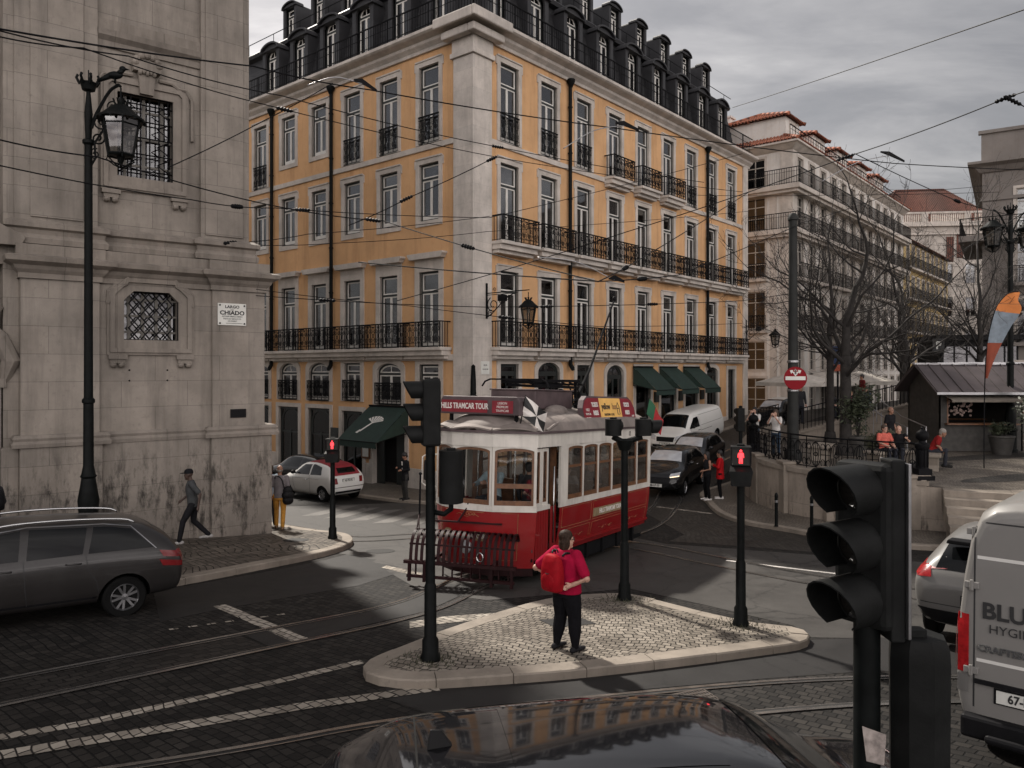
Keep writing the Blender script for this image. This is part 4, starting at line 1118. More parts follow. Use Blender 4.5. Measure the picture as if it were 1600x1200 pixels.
# plaques on the church corner: things of their own
def on_church(x, y, Z):
    c, s = math.cos(CHA), math.sin(CHA); return (CHX+c*x-s*y, CHY+s*x+c*y, CAMZ+Z)
t = thing('street_name_plaque', 'white stone street name plaque reading LARGO DO CHIADO on the church wall', 'plaque', on_church(-1.02, -.005, 1.4), CHA)
mb = MB(); mb.box(-.36, .36, -.03, .0, -.28, .28); mb.build('slab', M['plaque_stone'] if 'plaque_stone' in M else M['plate'], t, bevel=.008)
mb = MB(); F = lambda z: face_matrix((0, -.0325, z), (1, 0, 0))
text_mb(mb, 'LARGO', .10, F(.19), sx=1.1, bold=.003); text_mb(mb, 'DO', .055, F(.115)); text_mb(mb, 'CHIADO', .145, F(.035), sx=1.1, bold=.005)
text_mb(mb, 'ANTONIO RIBEIRO CHIADO', .052, F(-.055), sx=.78); text_mb(mb, 'POETA DO SECULO XVI', .052, F(-.115), sx=.8); text_mb(mb, '(O) CHIADO', .05, F(-.172), sx=.8)
mb.box(-.16, .26, -.034, -.031, -.232, -.222)
mb.build('lettering', M['ink'], t)
mb = MB()
for sx_ in (-1, 1):
    for sz_ in (-1, 1): mb.cyl((sx_*.31, -.045, sz_*.23), (sx_*.31, -.02, sz_*.23), .022, n=8)
mb.build('bolt', M['iron'], t)
t = thing('metal_plaque', 'small dark metal plaque set in the church corner below the street name', 'plaque', on_church(-.86, -.003, -1.13), CHA)
mb = MB(); mb.box(-.2, .2, -.03, 0, -.11, .11); mb.build('plate', M['black_plastic'], t, bevel=.006)
mb = MB()
for k in range(4): mb.box(-.15, .15, -.033, -.0302, .05-.035*k, .06-.035*k)
mb.build('raised_lines', M['iron'], t)

# ------------------------------------------------------------------ buildings beyond
M['old_sash'] = mat('weathered_sash', (.42, .39, .35), .6, var=.2)
def simple_window(parent, P, rot, w, h, name='window', surround=.16, french=True):
    mb = MB(); mb.m = 0
    frame_band(mb, arch_pts(w+2*surround, -.08, h+surround+.08, .001), arch_pts(w, 0, h, .001), -.05, .1)
    mb.m = 1
    frame_band(mb, arch_pts(w, 0, h, .001), arch_pts(w-.14, .07, h-.14, .001), .08, .16)
    mb.box(-.03, .03, .09, .15, .07, h-.07); mb.box(-w/2+.07, w/2-.07, .09, .15, h*.7, h*.7+.06)
    if h > 1.5: mb.box(-w/2+.07, w/2-.07, .09, .15, h*.36, h*.36+.04)
    mb.m = 2; mb.box(-w/2, w/2, .2, .21, 0, h)
    mb.m = 3; mb.box(-w/2+.05, w/2-.05, .13, .134, .05, h-.05)
    o = mb.build(name, [M['trim'], M['old_sash'], M['room'], M['pane_dark']], parent); o.location = P; o.rotation_euler = (0, 0, rot); return o
def simple_railing(mb, x0, x1, y, z0, h, step=.14):
    mb.box(x0, x1, y-.025, y+.025, z0+h-.03, z0+h+.02); mb.box(x0, x1, y-.015, y+.015, z0+.06, z0+.09); mb.box(x0, x1, y-.01, y+.01, z0+h*.75, z0+h*.75+.02)
    n = max(1, int((x1-x0)/step))
    for i in range(n+1): x = x0+(x1-x0)*i/n; mb.box(x-.012, x+.012, y-.012, y+.012, z0, z0+h)

# pale apartment house past the ochre one, on the same street line
WX, WY = 18.6, 51.0
WB = thing('apartment_building', 'white rendered apartment building with long iron balconies and red tiled roof with dormers', 'building', (WX, WY, CAMZ-3.4), BA)
def wz(Z): return Z+3.4
LEN = 29.
mb = MB(); holesr = []; holesl = []
lev = [(-2.9, -.6, 1.2), (-.05, 1.9, 1.1), (2.75, 5.3, 1.15), (6.25, 8.7, 1.15), (9.45, 11.7, 1.15), (12.35, 14.3, 1.1)]
cols = [1.45+2.35*i for i in range(12)]
for c in cols:
    for a, b, w in lev: holesr.append((c-w/2, c+w/2, wz(a), wz(b)))
for a, b, w in lev: holesl.append((-2.55-w/2-.15, -2.55+w/2+.15, wz(a), wz(b)))
holes_wall(mb, 0, LEN, -1, wz(15.0), holesr, 0, .2, 0, 1); mb.M = FL; holes_wall(mb, -12, 0, -1, wz(15.0), holesl, 0, .2, 0, 1); mb.M = Matrix.Identity(4)
mb.quad((LEN, 0, -1), (LEN, 12, -1), (LEN, 12, wz(15)), (LEN, 0, wz(15))); mb.box(.5, LEN-.2, .5, 11.5, 0, wz(14.9)) if False else None
mb.build('wall', [M['white_render'], M['trim']], WB)
mb = MB(); mb.box(-.08, .75, -.08, 0, -1, wz(14.6)); mb.box(-.08, 0, 0, .75, -1, wz(14.6)); mb.box(-.07, 0, 1.0, 1.45, -1, wz(11.9)); mb.box(-.07, 0, 3.7, 4.2, -1, wz(11.9))
mb.build('corner_stone', M['trim'], WB)
for c in cols:
    for a, b, w in lev: simple_window(WB, (c, 0, wz(a)), 0, w, b-a)
for a, b, w in lev: simple_window(WB, (0, 2.55, wz(a)), rotL, w+.3, b-a)
for k, (Z, d) in enumerate(((12.2, .75), (9.3, .65))):
    mb = MB(); mb.box(-d, LEN, -d, 0, wz(Z-.3), wz(Z)); mb.box(-d, 0, 0, 9, wz(Z-.3), wz(Z)); mb.box(-d+.2, LEN, -d+.2, 0, wz(Z-.5), wz(Z-.302)); mb.box(-d+.2, 0, 0, 9, wz(Z-.5), wz(Z-.302))
    o = mb.build('balcony', M['trim'], WB)
    r = MB(); simple_railing(r, -d+.05, LEN-.1, -d+.06, wz(Z), 1.05, .16); r.M = FL; simple_railing(r, -9, d-.05, -d+.06, wz(Z), 1.05, .16)
    r.build('railing', M['iron'], o)
for Z in (6.15, 2.65):
    for c in cols:
        mb = MB(); mb.box(c-.95, c+.95, -.45, 0, wz(Z-.2), wz(Z)); o = mb.build('balcony', M['trim'], WB)
        r = MB(); simple_railing(r, c-.92, c+.92, -.4, wz(Z), 1.0, .16); r.build('railing', M['iron'], o)
    mb = MB(FL); mb.box(-3.5, -1.6, -.45, 0, wz(Z-.2), wz(Z)); o = mb.build('balcony', M['trim'], WB)
    r = MB(FL); simple_railing(r, -3.45, -1.65, -.4, wz(Z), 1.0, .16); r.build('railing', M['iron'], o)
mb = MB(); pr = [(0, 14.6), (.15, 14.7), (.45, 14.95), (.6, 15.0), (.6, 15.12), (-.3, 15.14)]
mb.loft([[(LEN, -o, wz(z)) for o, z in pr], [(-o, -o, wz(z)) for o, z in pr], [(-o, 12, wz(z)) for o, z in pr]], closed=False); mb.build('eaves_cornice', M['trim'], WB)
def tiled_hip(mb, x0, x1, y0, y1, z0, z1, ridge):
    """hipped roof of real tile ribs: a stepped sheet with half-round rows"""
    dx = min((x1-x0)/2, (y1-y0)/2)*ridge
    a, b, c, d = (x0, y0, z0), (x1, y0, z0), (x1, y1, z0), (x0, y1, z0); e = (x0+dx, (y0+y1)/2, z1); f = (x1-dx, (y0+y1)/2, z1)
    mb.quad(a, b, f, e); mb.quad(c, d, e, f); mb.add([b, c, f], [(0, 1, 2)]); mb.add([d, a, e], [(0, 1, 2)])
    for p, q, r_, s_ in ((a, b, e, f), (d, c, e, f)):
        n = int((x1-x0)/.24)
        for i in range(n):
            t_ = (i+.5)/n; x = x0+(x1-x0)*t_
            lim = min(1., (x-x0)/max(dx, .01), (x1-x)/max(dx, .01))
            y = p[1]; mb.tube([(x, y, z0+.03), (x, y+((y0+y1)/2-y)*lim, z0+(z1-z0)*lim+.03)], .075, 5, caps=False)
    for p, sgn in ((x0, 1), (x1, -1)):
        n = int((y1-y0)/.24)
        for i in range(n):
            y = y0+(y1-y0)*(i+.5)/n; lim = 1-abs(y-(y0+y1)/2)/((y1-y0)/2)
            mb.tube([(p, y, z0+.03), (p+sgn*dx*lim, y, z0+(z1-z0)*lim+.03)], .075, 5, caps=False)
    for p, q in ((a, e), (b, f), (c, f), (d, e), (e, f)): mb.tube([Vector(p)+Vector((0, 0, .05)), Vector(q)+Vector((0, 0, .05))], .13, 6)
mb = MB(); tiled_hip(mb, -.6, LEN+.3, -.6, 11.5, wz(15.15), wz(18.2), .98); mb.build('roof', M['tiles'], WB)
def roof_dormer(x, y, w, d, rot, h=2.0):
    mb = MB(); mb.box(-w/2, w/2, 0, d, 0, h)
    o = mb.build('roof_dormer', M['white_render'], WB); o.location = (x, y, wz(15.16)); o.rotation_euler = (0, 0, rot)
    q = MB(); tiled_hip(q, -w/2-.3, w/2+.3, -.35, d+.3, h, h+.75, .9); q.build('dormer_roof', M['tiles'], o)
    simple_window(o, (0, 0, .4), 0, .9, 1.3)
for k in range(5): roof_dormer(2.0+5.4*k, .7, 2.6, 4.2, 0)
roof_dormer(.8, 4.6, 2.2, 4, rotL)
r = MB(); simple_railing(r, -.1, LEN-.5, .1, wz(15.2), 1.1, .5); r.build('roof_railing', M['iron'], WB)
mb = MB(); mb.box(4.6, 5.3, 6.4, 7.1, wz(17), wz(19.2)); mb.box(4.5, 5.4, 6.3, 7.2, wz(19.202), wz(19.35)); mb.build('chimney', M['white_render'], WB)
mb = MB(); mb.box(.8, LEN-.4, .7, 11.3, 0, wz(14.5)); mb.build('interior', M['room'], WB)
# café fronts
for k in range(3):
    mb = MB(); n = 8; mb.add([(x, -2.0*i/n-.05, wz(-.2)-.75*i/n) for i in range(n+1) for x in (3.2+4.4*k, 6.9+4.4*k)], [(2*i, 2*i+1, 2*i+3, 2*i+2) for i in range(n)]); mb.box(3.2+4.4*k, 6.9+4.4*k, -2.05, -2.03, wz(-1.2), wz(-.95)); mb.build('cafe_awning', M['pale_cloth'] if 'pale_cloth' in M else M['pale_render'], WB)

# straw-coloured house continuing the row
NX, NY = WX+.644*29.1, WY+.765*29.1
t = thing('townhouse', 'straw yellow townhouse behind bare trees at the end of the white row', 'building', (NX, NY, CAMZ-3), BA)
mb = MB(); hs = []
for i in range(9):
    for Z in (-2.6, .6, 3.8, 7.0, 10.0): hs.append((1.1+2.1*i, 2.1+2.1*i, Z+3, Z+5.1))
holes_wall(mb, 0, 20, -1, 15.4, hs, 0, .15, 0, 1); mb.quad((0, 0, -1), (0, 10, -1), (0, 10, 15.4), (0, 0, 15.4)); mb.build('wall', [M['straw_render'], M['trim']], t)
for h_ in hs: simple_window(t, ((h_[0]+h_[1])/2, 0, h_[2]), 0, 1.0, 2.1)
mb = MB(); tiled_hip(mb, -.3, 20.3, -.5, 10, 15.4, 17.6, .9); mb.build('roof', M['tiles_dark'], t)
for Z in (3.7, 6.9, 9.9):
    mb = MB(); mb.box(.3, 19.7, -.55, 0, Z+2.8, Z+3); o = mb.build('balcony', M['trim'], t); r = MB(); simple_railing(r, .3, 19.7, -.5, Z+3, 1, .2); r.build('railing', M['iron'], o)

# cream palace closing the view, dark hipped roof behind a balustrade
t = thing('palace', 'cream palace with dark tiled hipped roof and balustrade closing the far end of the square', 'building', (49.5, 103, CAMZ-3), R(-6))
mb = MB(); hs = []
for i in range(7):
    for Z in (-2, 2.6, 7.0, 11.4): hs.append((2+2.9*i, 3.3+2.9*i, Z+3, Z+5.6))
holes_wall(mb, 0, 22, -2, 22.6, hs, 0, .2, 0, 1); mb.quad((0, 0, -2), (0, 14, -2), (0, 14, 22.6), (0, 0, 22.6)); mb.build('wall', [M['pale_render'], M['trim']], t)
for h_ in hs: simple_window(t, ((h_[0]+h_[1])/2, 0, h_[2]), 0, 1.3, 2.6, surround=.22)
mb = MB(); mb.box(-.5, 22.5, -.5, 0, 22.0, 22.6); mb.box(-.3, 22.3, -.3, 0, 20.9, 21.1); mb.build('cornice', M['trim'], t)
mb = MB(); mb.box(-.3, 22.3, -.3, 0, 23.7, 23.95)
for k in range(5): mb.box(-.3+5.4*k, .5+5.4*k, -.3, .02, 22.6, 23.7)
for k in range(80):
    if k % 20 > 2: mb.box(k*.275, k*.275+.13, -.2, -.07, 22.6, 23.7)
mb.build('balustrade', M['trim'], t)
mb = MB(); tiled_hip(mb, -.2, 15.5, .8, 13, 22.8, 28.4, .75); mb.build('roof', M['tiles_dark'], t)
mb = MB(); mb.box(15.6, 20, 2, 8, 22.6, 25.6); mb.box(15.4, 20.2, 1.8, 8.2, 25.6, 26.1); mb.box(19.0, 21.4, 1.2, 3.4, 22.6, 24.6); mb.build('roof_house', M['pale_render'], t)
mb = MB(); mb.box(8.3, 9.2, -.1, .6, 17.5, 20.6); mb.box(9.6, 10.4, -.1, .6, 17.8, 20.9); mb.build('chimney', M['tiles_dark'], t)

# grey block on the right edge
t = thing('grey_building', 'grey weathered building at the right edge with parapet and iron balconies', 'building', (28.9, 47.2, CAMZ-3), R(-33))
mb = MB(); hs = []
for i in range(5):
    for Z, h_ in ((-2.2, 2.6), (1.6, 2.6), (5.2, 2.6), (8.2, 2.7)): hs.append((1.75+2.9*i, 2.95+2.9*i, Z+3, Z+3+h_))
holes_wall(mb, 0, 20, -2, 15.6, hs, 0, .2, 0, 1); mb.quad((0, 0, -2), (0, 14, -2), (0, 14, 15.6), (0, 0, 15.6)); mb.m = 1; mb.box(.02, .75, -.08, 0, -2, 13.2)
mb.m = 0; mb.box(-.05, 20, -.1, 0, 15.65, 17.4); mb.quad((-.05, 0, 15.6), (-.05, 14, 15.6), (-.05, 14, 17.4), (-.05, 0, 17.4)); mb.build('wall', [M['grey_render'], M['grey_trim'] if 'grey_trim' in M else M['grey_render']], t)
for h_ in hs: simple_window(t, ((h_[0]+h_[1])/2, 0, h_[2]), 0, 1.2, h_[3]-h_[2])
mb = MB(); pr = [(0, 15.0), (.15, 15.05), (.4, 15.35), (.75, 15.5), (.75, 15.65), (0, 15.68)]
mb.loft([[(20, -o, z) for o, z in pr], [(-o, -o, z) for o, z in pr], [(-o, 14, z) for o, z in pr]], closed=False); mb.box(-.2, 20, -.25, .1, 17.4, 17.6); mb.box(-.1, 20, -.12, -.1, 13.3, 13.5)
mb.build('cornice', M['grey_render'], t)
mb = MB(); mb.box(-1.2, 20, -1.2, 0, 10.75, 11.1); mb.box(-1.2, 0, 0, 8, 10.75, 11.1)
for k in range(7): mb.prism_z([(.5+2.9*k, -.9), (.8+2.9*k, -.9), (.8+2.9*k, 0), (.5+2.9*k, 0)], 10.3, 10.748)
o = mb.build('balcony', M['grey_render'], t); r = MB(); simple_railing(r, -1.15, 20, -1.12, 11.1, 1.05, .17); r.M = FL; simple_railing(r, -8, 1.1, -1.12, 11.1, 1.05, .17); r.build('railing', M['iron'], o)
for i in range(5):
    for Z in (8.2, 4.6):
        mb = MB(); mb.box(1.35+2.9*i, 3.35+2.9*i, -.5, 0, Z-.2, Z); o = mb.build('balcony', M['grey_render'], t); r = MB(); simple_railing(r, 1.4+2.9*i, 3.3+2.9*i, -.45, Z, 1, .17); r.build('railing', M['iron'], o)

# dark glass-and-steel lift house in the square and a far terrace that fills the street end
t = thing('lift_house', 'dark steel pavilion behind the kiosks and bare trees', 'pavilion', (26.2, 47, ZP(26, 47)), R(-10))
mb = MB(); mb.box(0, 6.5, 0, 4, 0, 4.6); mb.box(-.4, 6.9, -.5, 4.4, 4.602, 4.9)
for k in range(10): mb.box(.05+.7*k, .13+.7*k, -.06, 0, 0, 4.6)
mb.build('shell', M['black_plastic'], t)
p = MB(); p.box(.2, 6.3, -.02, -.01, .3, 4.2); p.build('glazing', M['pane_dark'], t)
t = thing('far_terrace', 'dim row of houses at the far side of the square behind the trees', 'building', (60, 78, CAMZ-3), R(-62))
mb = MB(); hs = []
for i in range(9):
    for Z in (-1.6, 2.0, 5.4): hs.append((1.2+2.6*i, 2.3+2.6*i, Z+3, Z+5.2))
holes_wall(mb, 0, 26, -2, 12, hs, 0, .15, 0, 1); mb.build('wall', [M['grey_render'], M['grey_render']], t)
for h_ in hs: simple_window(t, ((h_[0]+h_[1])/2, 0, h_[2]), 0, 1.1, 2.2)
mb = MB(); tiled_hip(mb, -.3, 26.3, -.5, 9, 12, 14, .9); mb.build('roof', M['tiles_dark'], t)
# houses down the side street to the left
t = thing('side_street_house', 'shaded ochre house far down the side street between church and corner building', 'building', (-27, 58, CAMZ-6), R(8))
mb = MB(); hs = []
for i in range(8):
    for Z in (-4.6, -1, 2.4, 6): hs.append((1.2+2.6*i, 2.3+2.6*i, Z+6, Z+8.2))
holes_wall(mb, 0, 24, -2, 16, hs, 0, .15, 0, 1); mb.build('wall', [M['yellow'], M['trim']], t)
for h_ in hs: simple_window(t, ((h_[0]+h_[1])/2, 0, h_[2]), 0, 1.1, 2.2)
mb = MB(); tiled_hip(mb, -.3, 24.3, -.5, 9, 16, 18, .9); mb.build('roof', M['tiles'], t)

# ------------------------------------------------------------------ the red tram
M['tram_red'] = car_mat('tram_red', (.225, .004, .006), .34, 0, .22)
M['tram_maroon'] = mat('tram_maroon', (.018, .0045, .0052), .5, var=.4, scale=7, spec=.16)
M['tram_white'] = mat('tram_cream', (.60, .57, .52), .4, var=.12, scale=2.5, streak=.35)
M['tram_roof'] = mat('tram_roof_canvas', (.205, .175, .158), .75, var=.3, scale=2.2, streak=.25, bump=.15, bscale=25)
M['tram_box'] = mat('tram_roof_box', (.075, .052, .055), .6, var=.3, scale=4)
M['gold'] = mat('gold_line', (.34, .19, .085), .5, .2, var=.2)
M['sign_red'] = mat('sign_red', (.20, .012, .022), .45, var=.2, scale=5)
M['sign_yellow'] = mat('sign_yellow', (.80, .47, .13), .5, var=.12)
M['sign_white'] = mat('sign_white', (.70, .66, .62), .5, var=.1)
M['sign_board'] = mat('gilt_board', (.24, .175, .10), .5, var=.25, scale=9)
M['clear_glass'] = pane_mat('tram_glass', (.95, .96, .95), .02, 1.)
TR0 = (-.055, 15.9); TRA = math.atan2(-.848, -.53)
TR = thing('tram', 'red and cream vintage tram with slatted front fender and advertising boards on its roof', 'tram', (TR0[0], TR0[1], G(*TR0)+.02), TRA)
TR.rotation_euler = (0, R(-2.3), TRA)
HW = 1.15; LB = 4.75; FX = .88
Z0, ZS, ZT, ZR = .44, 1.42, 2.62, 2.86
# --- lower body
mb = MB()
def rocker(z): return 1.15-.13*max(0, (ZS-z)/(ZS-Z0))**2.2
zs = [Z0, .5, .62, .78, 1.0, 1.2, ZS]
for s in (-1, 1): mb.loft([[(x, s*rocker(z), z) for z in zs] for x in (0, -LB)], closed=False)
mb.box(-LB, 0, -1.1, 1.1, .55, .6)
mb.build('side_panel', M['tram_red'], TR, smooth=50)
fr = [(FX-.02, 1.12), (1.11, .78), (1.33, .42), (1.39, .14), (1.42, -.18), (1.41, -.48), (1.27, -.82), (1.02, -1.14)]
bk = [(-LB-.02, 1.08), (-LB-.22, .86), (-LB-.42, .6), (-LB-.52, .2), (-LB-.52, -.2), (-LB-.42, -.6), (-LB-.22, -.86), (-LB-.02, -1.08)]
mb = MB(); mb.loft([[(x*(1-.02*(ZS-z)), y*(1-.05*(ZS-z)), z) for z in (.30, .5, .7, .9, 1.1, ZS)] for x, y in fr], closed=False); mb.build('front_panel', M['tram_red'], TR, smooth=60)
mb = MB(); mb.loft([[(x*(1-.03), y*.93, z) for z in (.15, .31)] for x, y in fr], closed=False); mb.build('front_valance', M['tram_maroon'], TR, smooth=60)
for s in (-1, 1):
    mb = MB()
    mb.loft([[(x, s*y, z) for z in (.42, ZS)] for x, y in ((.0, 1.07), (.30, 1.10))], closed=False)
    for k in range(5): mb.box(.33+.1*k, .42+.1*k, s*1.07-.01, s*1.07+.01, .45, ZS)
    mb.build('door_lower_panel', M['tram_red'], TR)
mb = MB(); mb.box(0, FX, -1.05, 1.05, .42, .48); mb.box(.05, .8, .75, 1.1, .25, .29); mb.build('platform_floor', M['black_plastic'], TR)
mb = MB()
mb.loft([[(x, y, z) for z in (.5, ZS)] for x, y in bk], closed=False)
mb.build('rear_panel', M['tram_red'], TR, smooth=60)
# --- sill and letterboard (cream)
mb = MB()
ol = [(-LB-.93, 1.0)]+[(-LB, HW), (0, HW)]
full = [(0, HW)]+[(x+.015, y*1.0) for x, y in fr]+[(0, -HW), (-LB, -HW)]+[(x-.015, -y) for x, y in bk]+[(-LB, HW)]
def band(pl, z0, z1, t):
    i_ = offset_poly(ccw(pl), t); o_ = offset_poly(ccw(pl), 0)
    mb.loft([[(a[0], a[1], z0), (a[0], a[1], z1), (b[0], b[1], z1), (b[0], b[1], z0)] for a, b in zip(o_+o_[:1], i_+i_[:1])], closed=True, caps=False)
side_out = [(0, HW+.012), (-LB, HW+.012)]
for s in (-1, 1): mb.box(-LB, 0, s*HW-.03, s*HW+.014, ZS-.045, ZS+.06)
mb.loft([[(x+.015, y*1.01, z) for z in (ZS-.05, ZS+.055)] for x, y in fr], closed=False)
for s in (-1, 1): mb.box(.30, FX-.02, s*1.08-.03, s*1.08+.02, ZS-.04, ZS+.05)
mb.build('sill_band', M['tram_white'], TR)
mb = MB(); band(offset_poly(ccw(full), -.02), ZT-.02, ZR, .06); mb.build('letterboard', M['tram_white'], TR)
mb = MB(); band(offset_poly(ccw(full), -.07), ZR+.002, ZR+.05, .12); mb.build('roof_rim', M['tram_box'], TR)
# --- windows: side
def tram_window(name, Mx, w, z0, z1, post=.05, rise=.06, mid=None, low=None):
    f = MB(Mx); wi = w-2*post; h = z1-z0
    frame_band(f, [(-w/2, z0), (w/2, z0)]+[(w/2-w*i/12, z1) for i in range(13)], [(x, z) for x, z in arch_pts(wi, z0+.02, h-.06, rise)], -.02, .05)
    o = f.build(name, M['tram_white'], TR)
    d = MB(Mx); a = arch_pts(wi, z0+.02, h-.06, rise); b = arch_pts(wi-.1, z0+.11, h-.2, rise*.9)
    frame_band(d, a, b, .0, .035)
    if mid: d.box(-wi/2+.03, wi/2-.03, .0, .03, z0+h*mid, z0+h*mid+.05)
    if low: d.box(-wi/2+.03, wi/2-.03, .002, .032, z0+h*low, z0+h*low+.09)
    d.build('wooden_sash', M['wood'], o)
    p = MB(Mx); p.prism(b, .015, .02); p.build('pane', M['clear_glass'], o)
    return o
def wallM(P, Q):
    """x along P->Q, -y outwards to the right of travel"""
    P, Q = Vector((*P, 0)), Vector((*Q, 0)); x = (Q-P).normalized(); y = Vector((-x.y, x.x, 0))
    Mx = Matrix((x, y, Vector((0, 0, 1)))).transposed().to_4x4(); Mx.translation = (P+Q)/2; return Mx, (Q-P).length
N = 6; x0 = -.28; cw = (LB-.28-.14)/N
for k in range(N):
    a, b = x0-cw*k, x0-cw*(k+1)
    Mx, L = wallM((b, -HW), (a, -HW)); tram_window('side_window', Mx, L, ZS+.06, ZT, .022, .05, .58)
    Mx, L = wallM((a, HW), (b, HW)); tram_window('side_window', Mx, L, ZS+.06, ZT, .022, .05, .58)
for s in (-1, 1):
    mb = MB(); mb.box(-.28, 0, s*HW-.04, s*HW+.016, ZS+.06, ZT); mb.build('body_post', M['tram_white'], TR)
    mb = MB(); mb.box(-LB, -LB+.14, s*HW-.04, s*HW+.016, ZS+.06, ZT); mb.build('body_post', M['tram_white'], TR)
A, B, C_, D_ = (FX, 1.12), (1.335, .40), (1.415, -.46), (1.03, -1.14)
for i, (P, Q) in enumerate(((A, B), (B, C_), (C_, D_))):
    Mx, L = wallM(Q, P) if False else wallM(P, Q)
    Mx = Mx @ Matrix.Rotation(PI, 4, 'Z')
    tram_window('front_window', Mx, L, ZS+.05, ZT, .045, .07, None, .30 if i == 0 else None)
for i, (P, Q) in enumerate(((A, B), (B, C_), (C_, D_))):
    P2 = [(-LB-.02, 1.08), (-LB-.45, .5), (-LB-.45, -.5)][i]; Q2 = [(-LB-.45, .5), (-LB-.45, -.5), (-LB-.02, -1.08)][i]; Mx, L = wallM(P2, Q2); tram_window('rear_window', Mx, L, ZS+.05, ZT, .045, .07)
# folding doors: two glazed leaves in cream with wood, at each front corner
for s in (-1, 1):
    for k in range(2):
        d = MB(); xa, xb = .36+.29*k, .62+.29*k; y = s*(1.06+.01*k)
        for a in ((xa, xa+.055), (xb-.055, xb)): d.box(a[0], a[1], y-.02, y+.02, ZS+.05, ZT-.05)
        d.box(xa+.055, xb-.055, y-.02, y+.02, ZT-.11, ZT-.05); d.box(xa+.055, xb-.055, y-.02, y+.02, ZS+.05, ZS+.11)
        o = d.build('door_leaf', M['tram_white'], TR)
        wd = MB(); wd.box(xa+.055, xb-.055, y-.012, y+.012, ZS+.11, ZS+.18); wd.box(xa+.055, xa+.09, y-.012, y+.012, ZS+.18, ZT-.11); wd.box(xb-.09, xb-.055, y-.012, y+.012, ZS+.18, ZT-.11); wd.build('wooden_sash', M['wood'], o)
        p = MB(); p.box(xa+.09, xb-.09, y-.003, y+.003, ZS+.18, ZT-.11); p.build('pane', M['clear_glass'], o)
    mb = MB(); mb.box(.26, .32, s*1.02-.03, s*1.02+.03, .45, ZT); mb.build('door_post', M['black_plastic'], TR)
    mb = MB(); mb.cyl((.16, s*1.10, .7), (.16, s*1.10, 2.2), .018, n=8); mb.build('grab_rail', M['chrome'], TR, smooth=True)
# --- roof
def roofring(x):
    t = (x+2.06)/(3.46+.04); e = max(0., 1-abs(t)**5)**.5
    hw = 1.25
    if x > .8: hw = 1.25-.35*((x-.8)/.65)**2
    hw *= max(.05, e)
    return [(x, hw*math.cos(a)*(1 if abs(math.cos(a)) < .999 else 1), ZR+.05+.42*e*math.sin(a)**.8) for a in [PI*i/16 for i in range(17)]]
xs = [1.435, 1.42, 1.37, 1.28, 1.15, .95, .7, .4, 0, -.6, -1.2, -2.4, -3.6, -4.2, -4.6, -4.9, -5.15, -5.33, -5.45, -5.53, -5.55]
mb = MB(); mb.loft([roofring(x) for x in xs], closed=False); mb.build('roof', M['tram_roof'], TR, smooth=60)
mb = MB()
for P, Q in ((A, B), (B, C_), (C_, D_)):      # scalloped hood over each front window
    P, Q = Vector((P[0], P[1], ZR+.07)), Vector((Q[0], Q[1], ZR+.07)); out = Vector((1, (P+Q).y*.3, 0)).normalized()
    rg = []
    for k in range(9):
        t_ = k/8; q = P.lerp(Q, t_)+out*(.075+.05*math.sin(PI*t_)); z = .05*math.sin(PI*t_)-.03
        rg.append([q+Vector((0, 0, z+.03)), q-out*.22+Vector((0, 0, z+.12)), q-out*.22+Vector((0, 0, z+.09)), q+Vector((0, 0, z))])
    mb.loft(rg)
mb.tube([(.55, 1.13, ZR+.06), (.25, 1.14, ZR+.16), (-.3, 1.06, ZR+.26)], .03, 6)
mb.build('roof_hood', M['tram_roof'], TR, smooth=50)
mb = MB(); mb.ell((-.75, .62, ZR+.40), (.42, .20, .15)); mb.build('roof_ventilator', M['tram_roof'], TR, smooth=True)
# front destination board
fx = .98
mb = MB(); mb.prism([(-.0, 0)]*0 or [(-1.02, 3.20), (.86, 3.20), (.86, 3.48), (.80, 3.56), (-.96, 3.56), (-1.02, 3.48)], -.16, .16)
mb.v = [(fx-v[1]*-1 if False else fx+v[1], v[0], v[2]) for v in mb.v]
bd = mb.build('destination_board', M['tram_box'], TR, bevel=.02)
mb = MB(); mb.box(fx+.163, fx+.169, -.98, .13, 3.24, 3.48); mb.box(fx+.163, fx+.169, .24, .72, 3.24, 3.48); mb.build('red_board', M['sign_red'], bd)
mb = MB(); FM = lambda y, z: face_matrix((fx+.172, y, z), (0, 1, 0))
text_mb(mb, 'HILLS TRAMCAR TOUR', .158, FM(-.42, 3.36), sx=.70, bold=.004)
for k, wd in enumerate(('LISBON', 'PREMIUM', 'TRAMCAR')): text_mb(mb, wd, .068, FM(.48, 3.43-.072*k), sx=.95)
mb.build('lettering', M['sign_white'], bd)
mb = MB()
for y in (-.85, -.1, .7): mb.box(fx-.03, fx+.03, y-.03, y+.03, 2.95, 3.20)
mb.build('board_bracket', M['iron'], bd)
mb = MB(); mb.box(-1.75, -.1, -.62, .48, 3.32, 3.70); mb.box(-1.78, -.07, -.65, .51, 3.702, 3.73); mb.build('resistor_box', M['tram_box'], TR, bevel=.015)
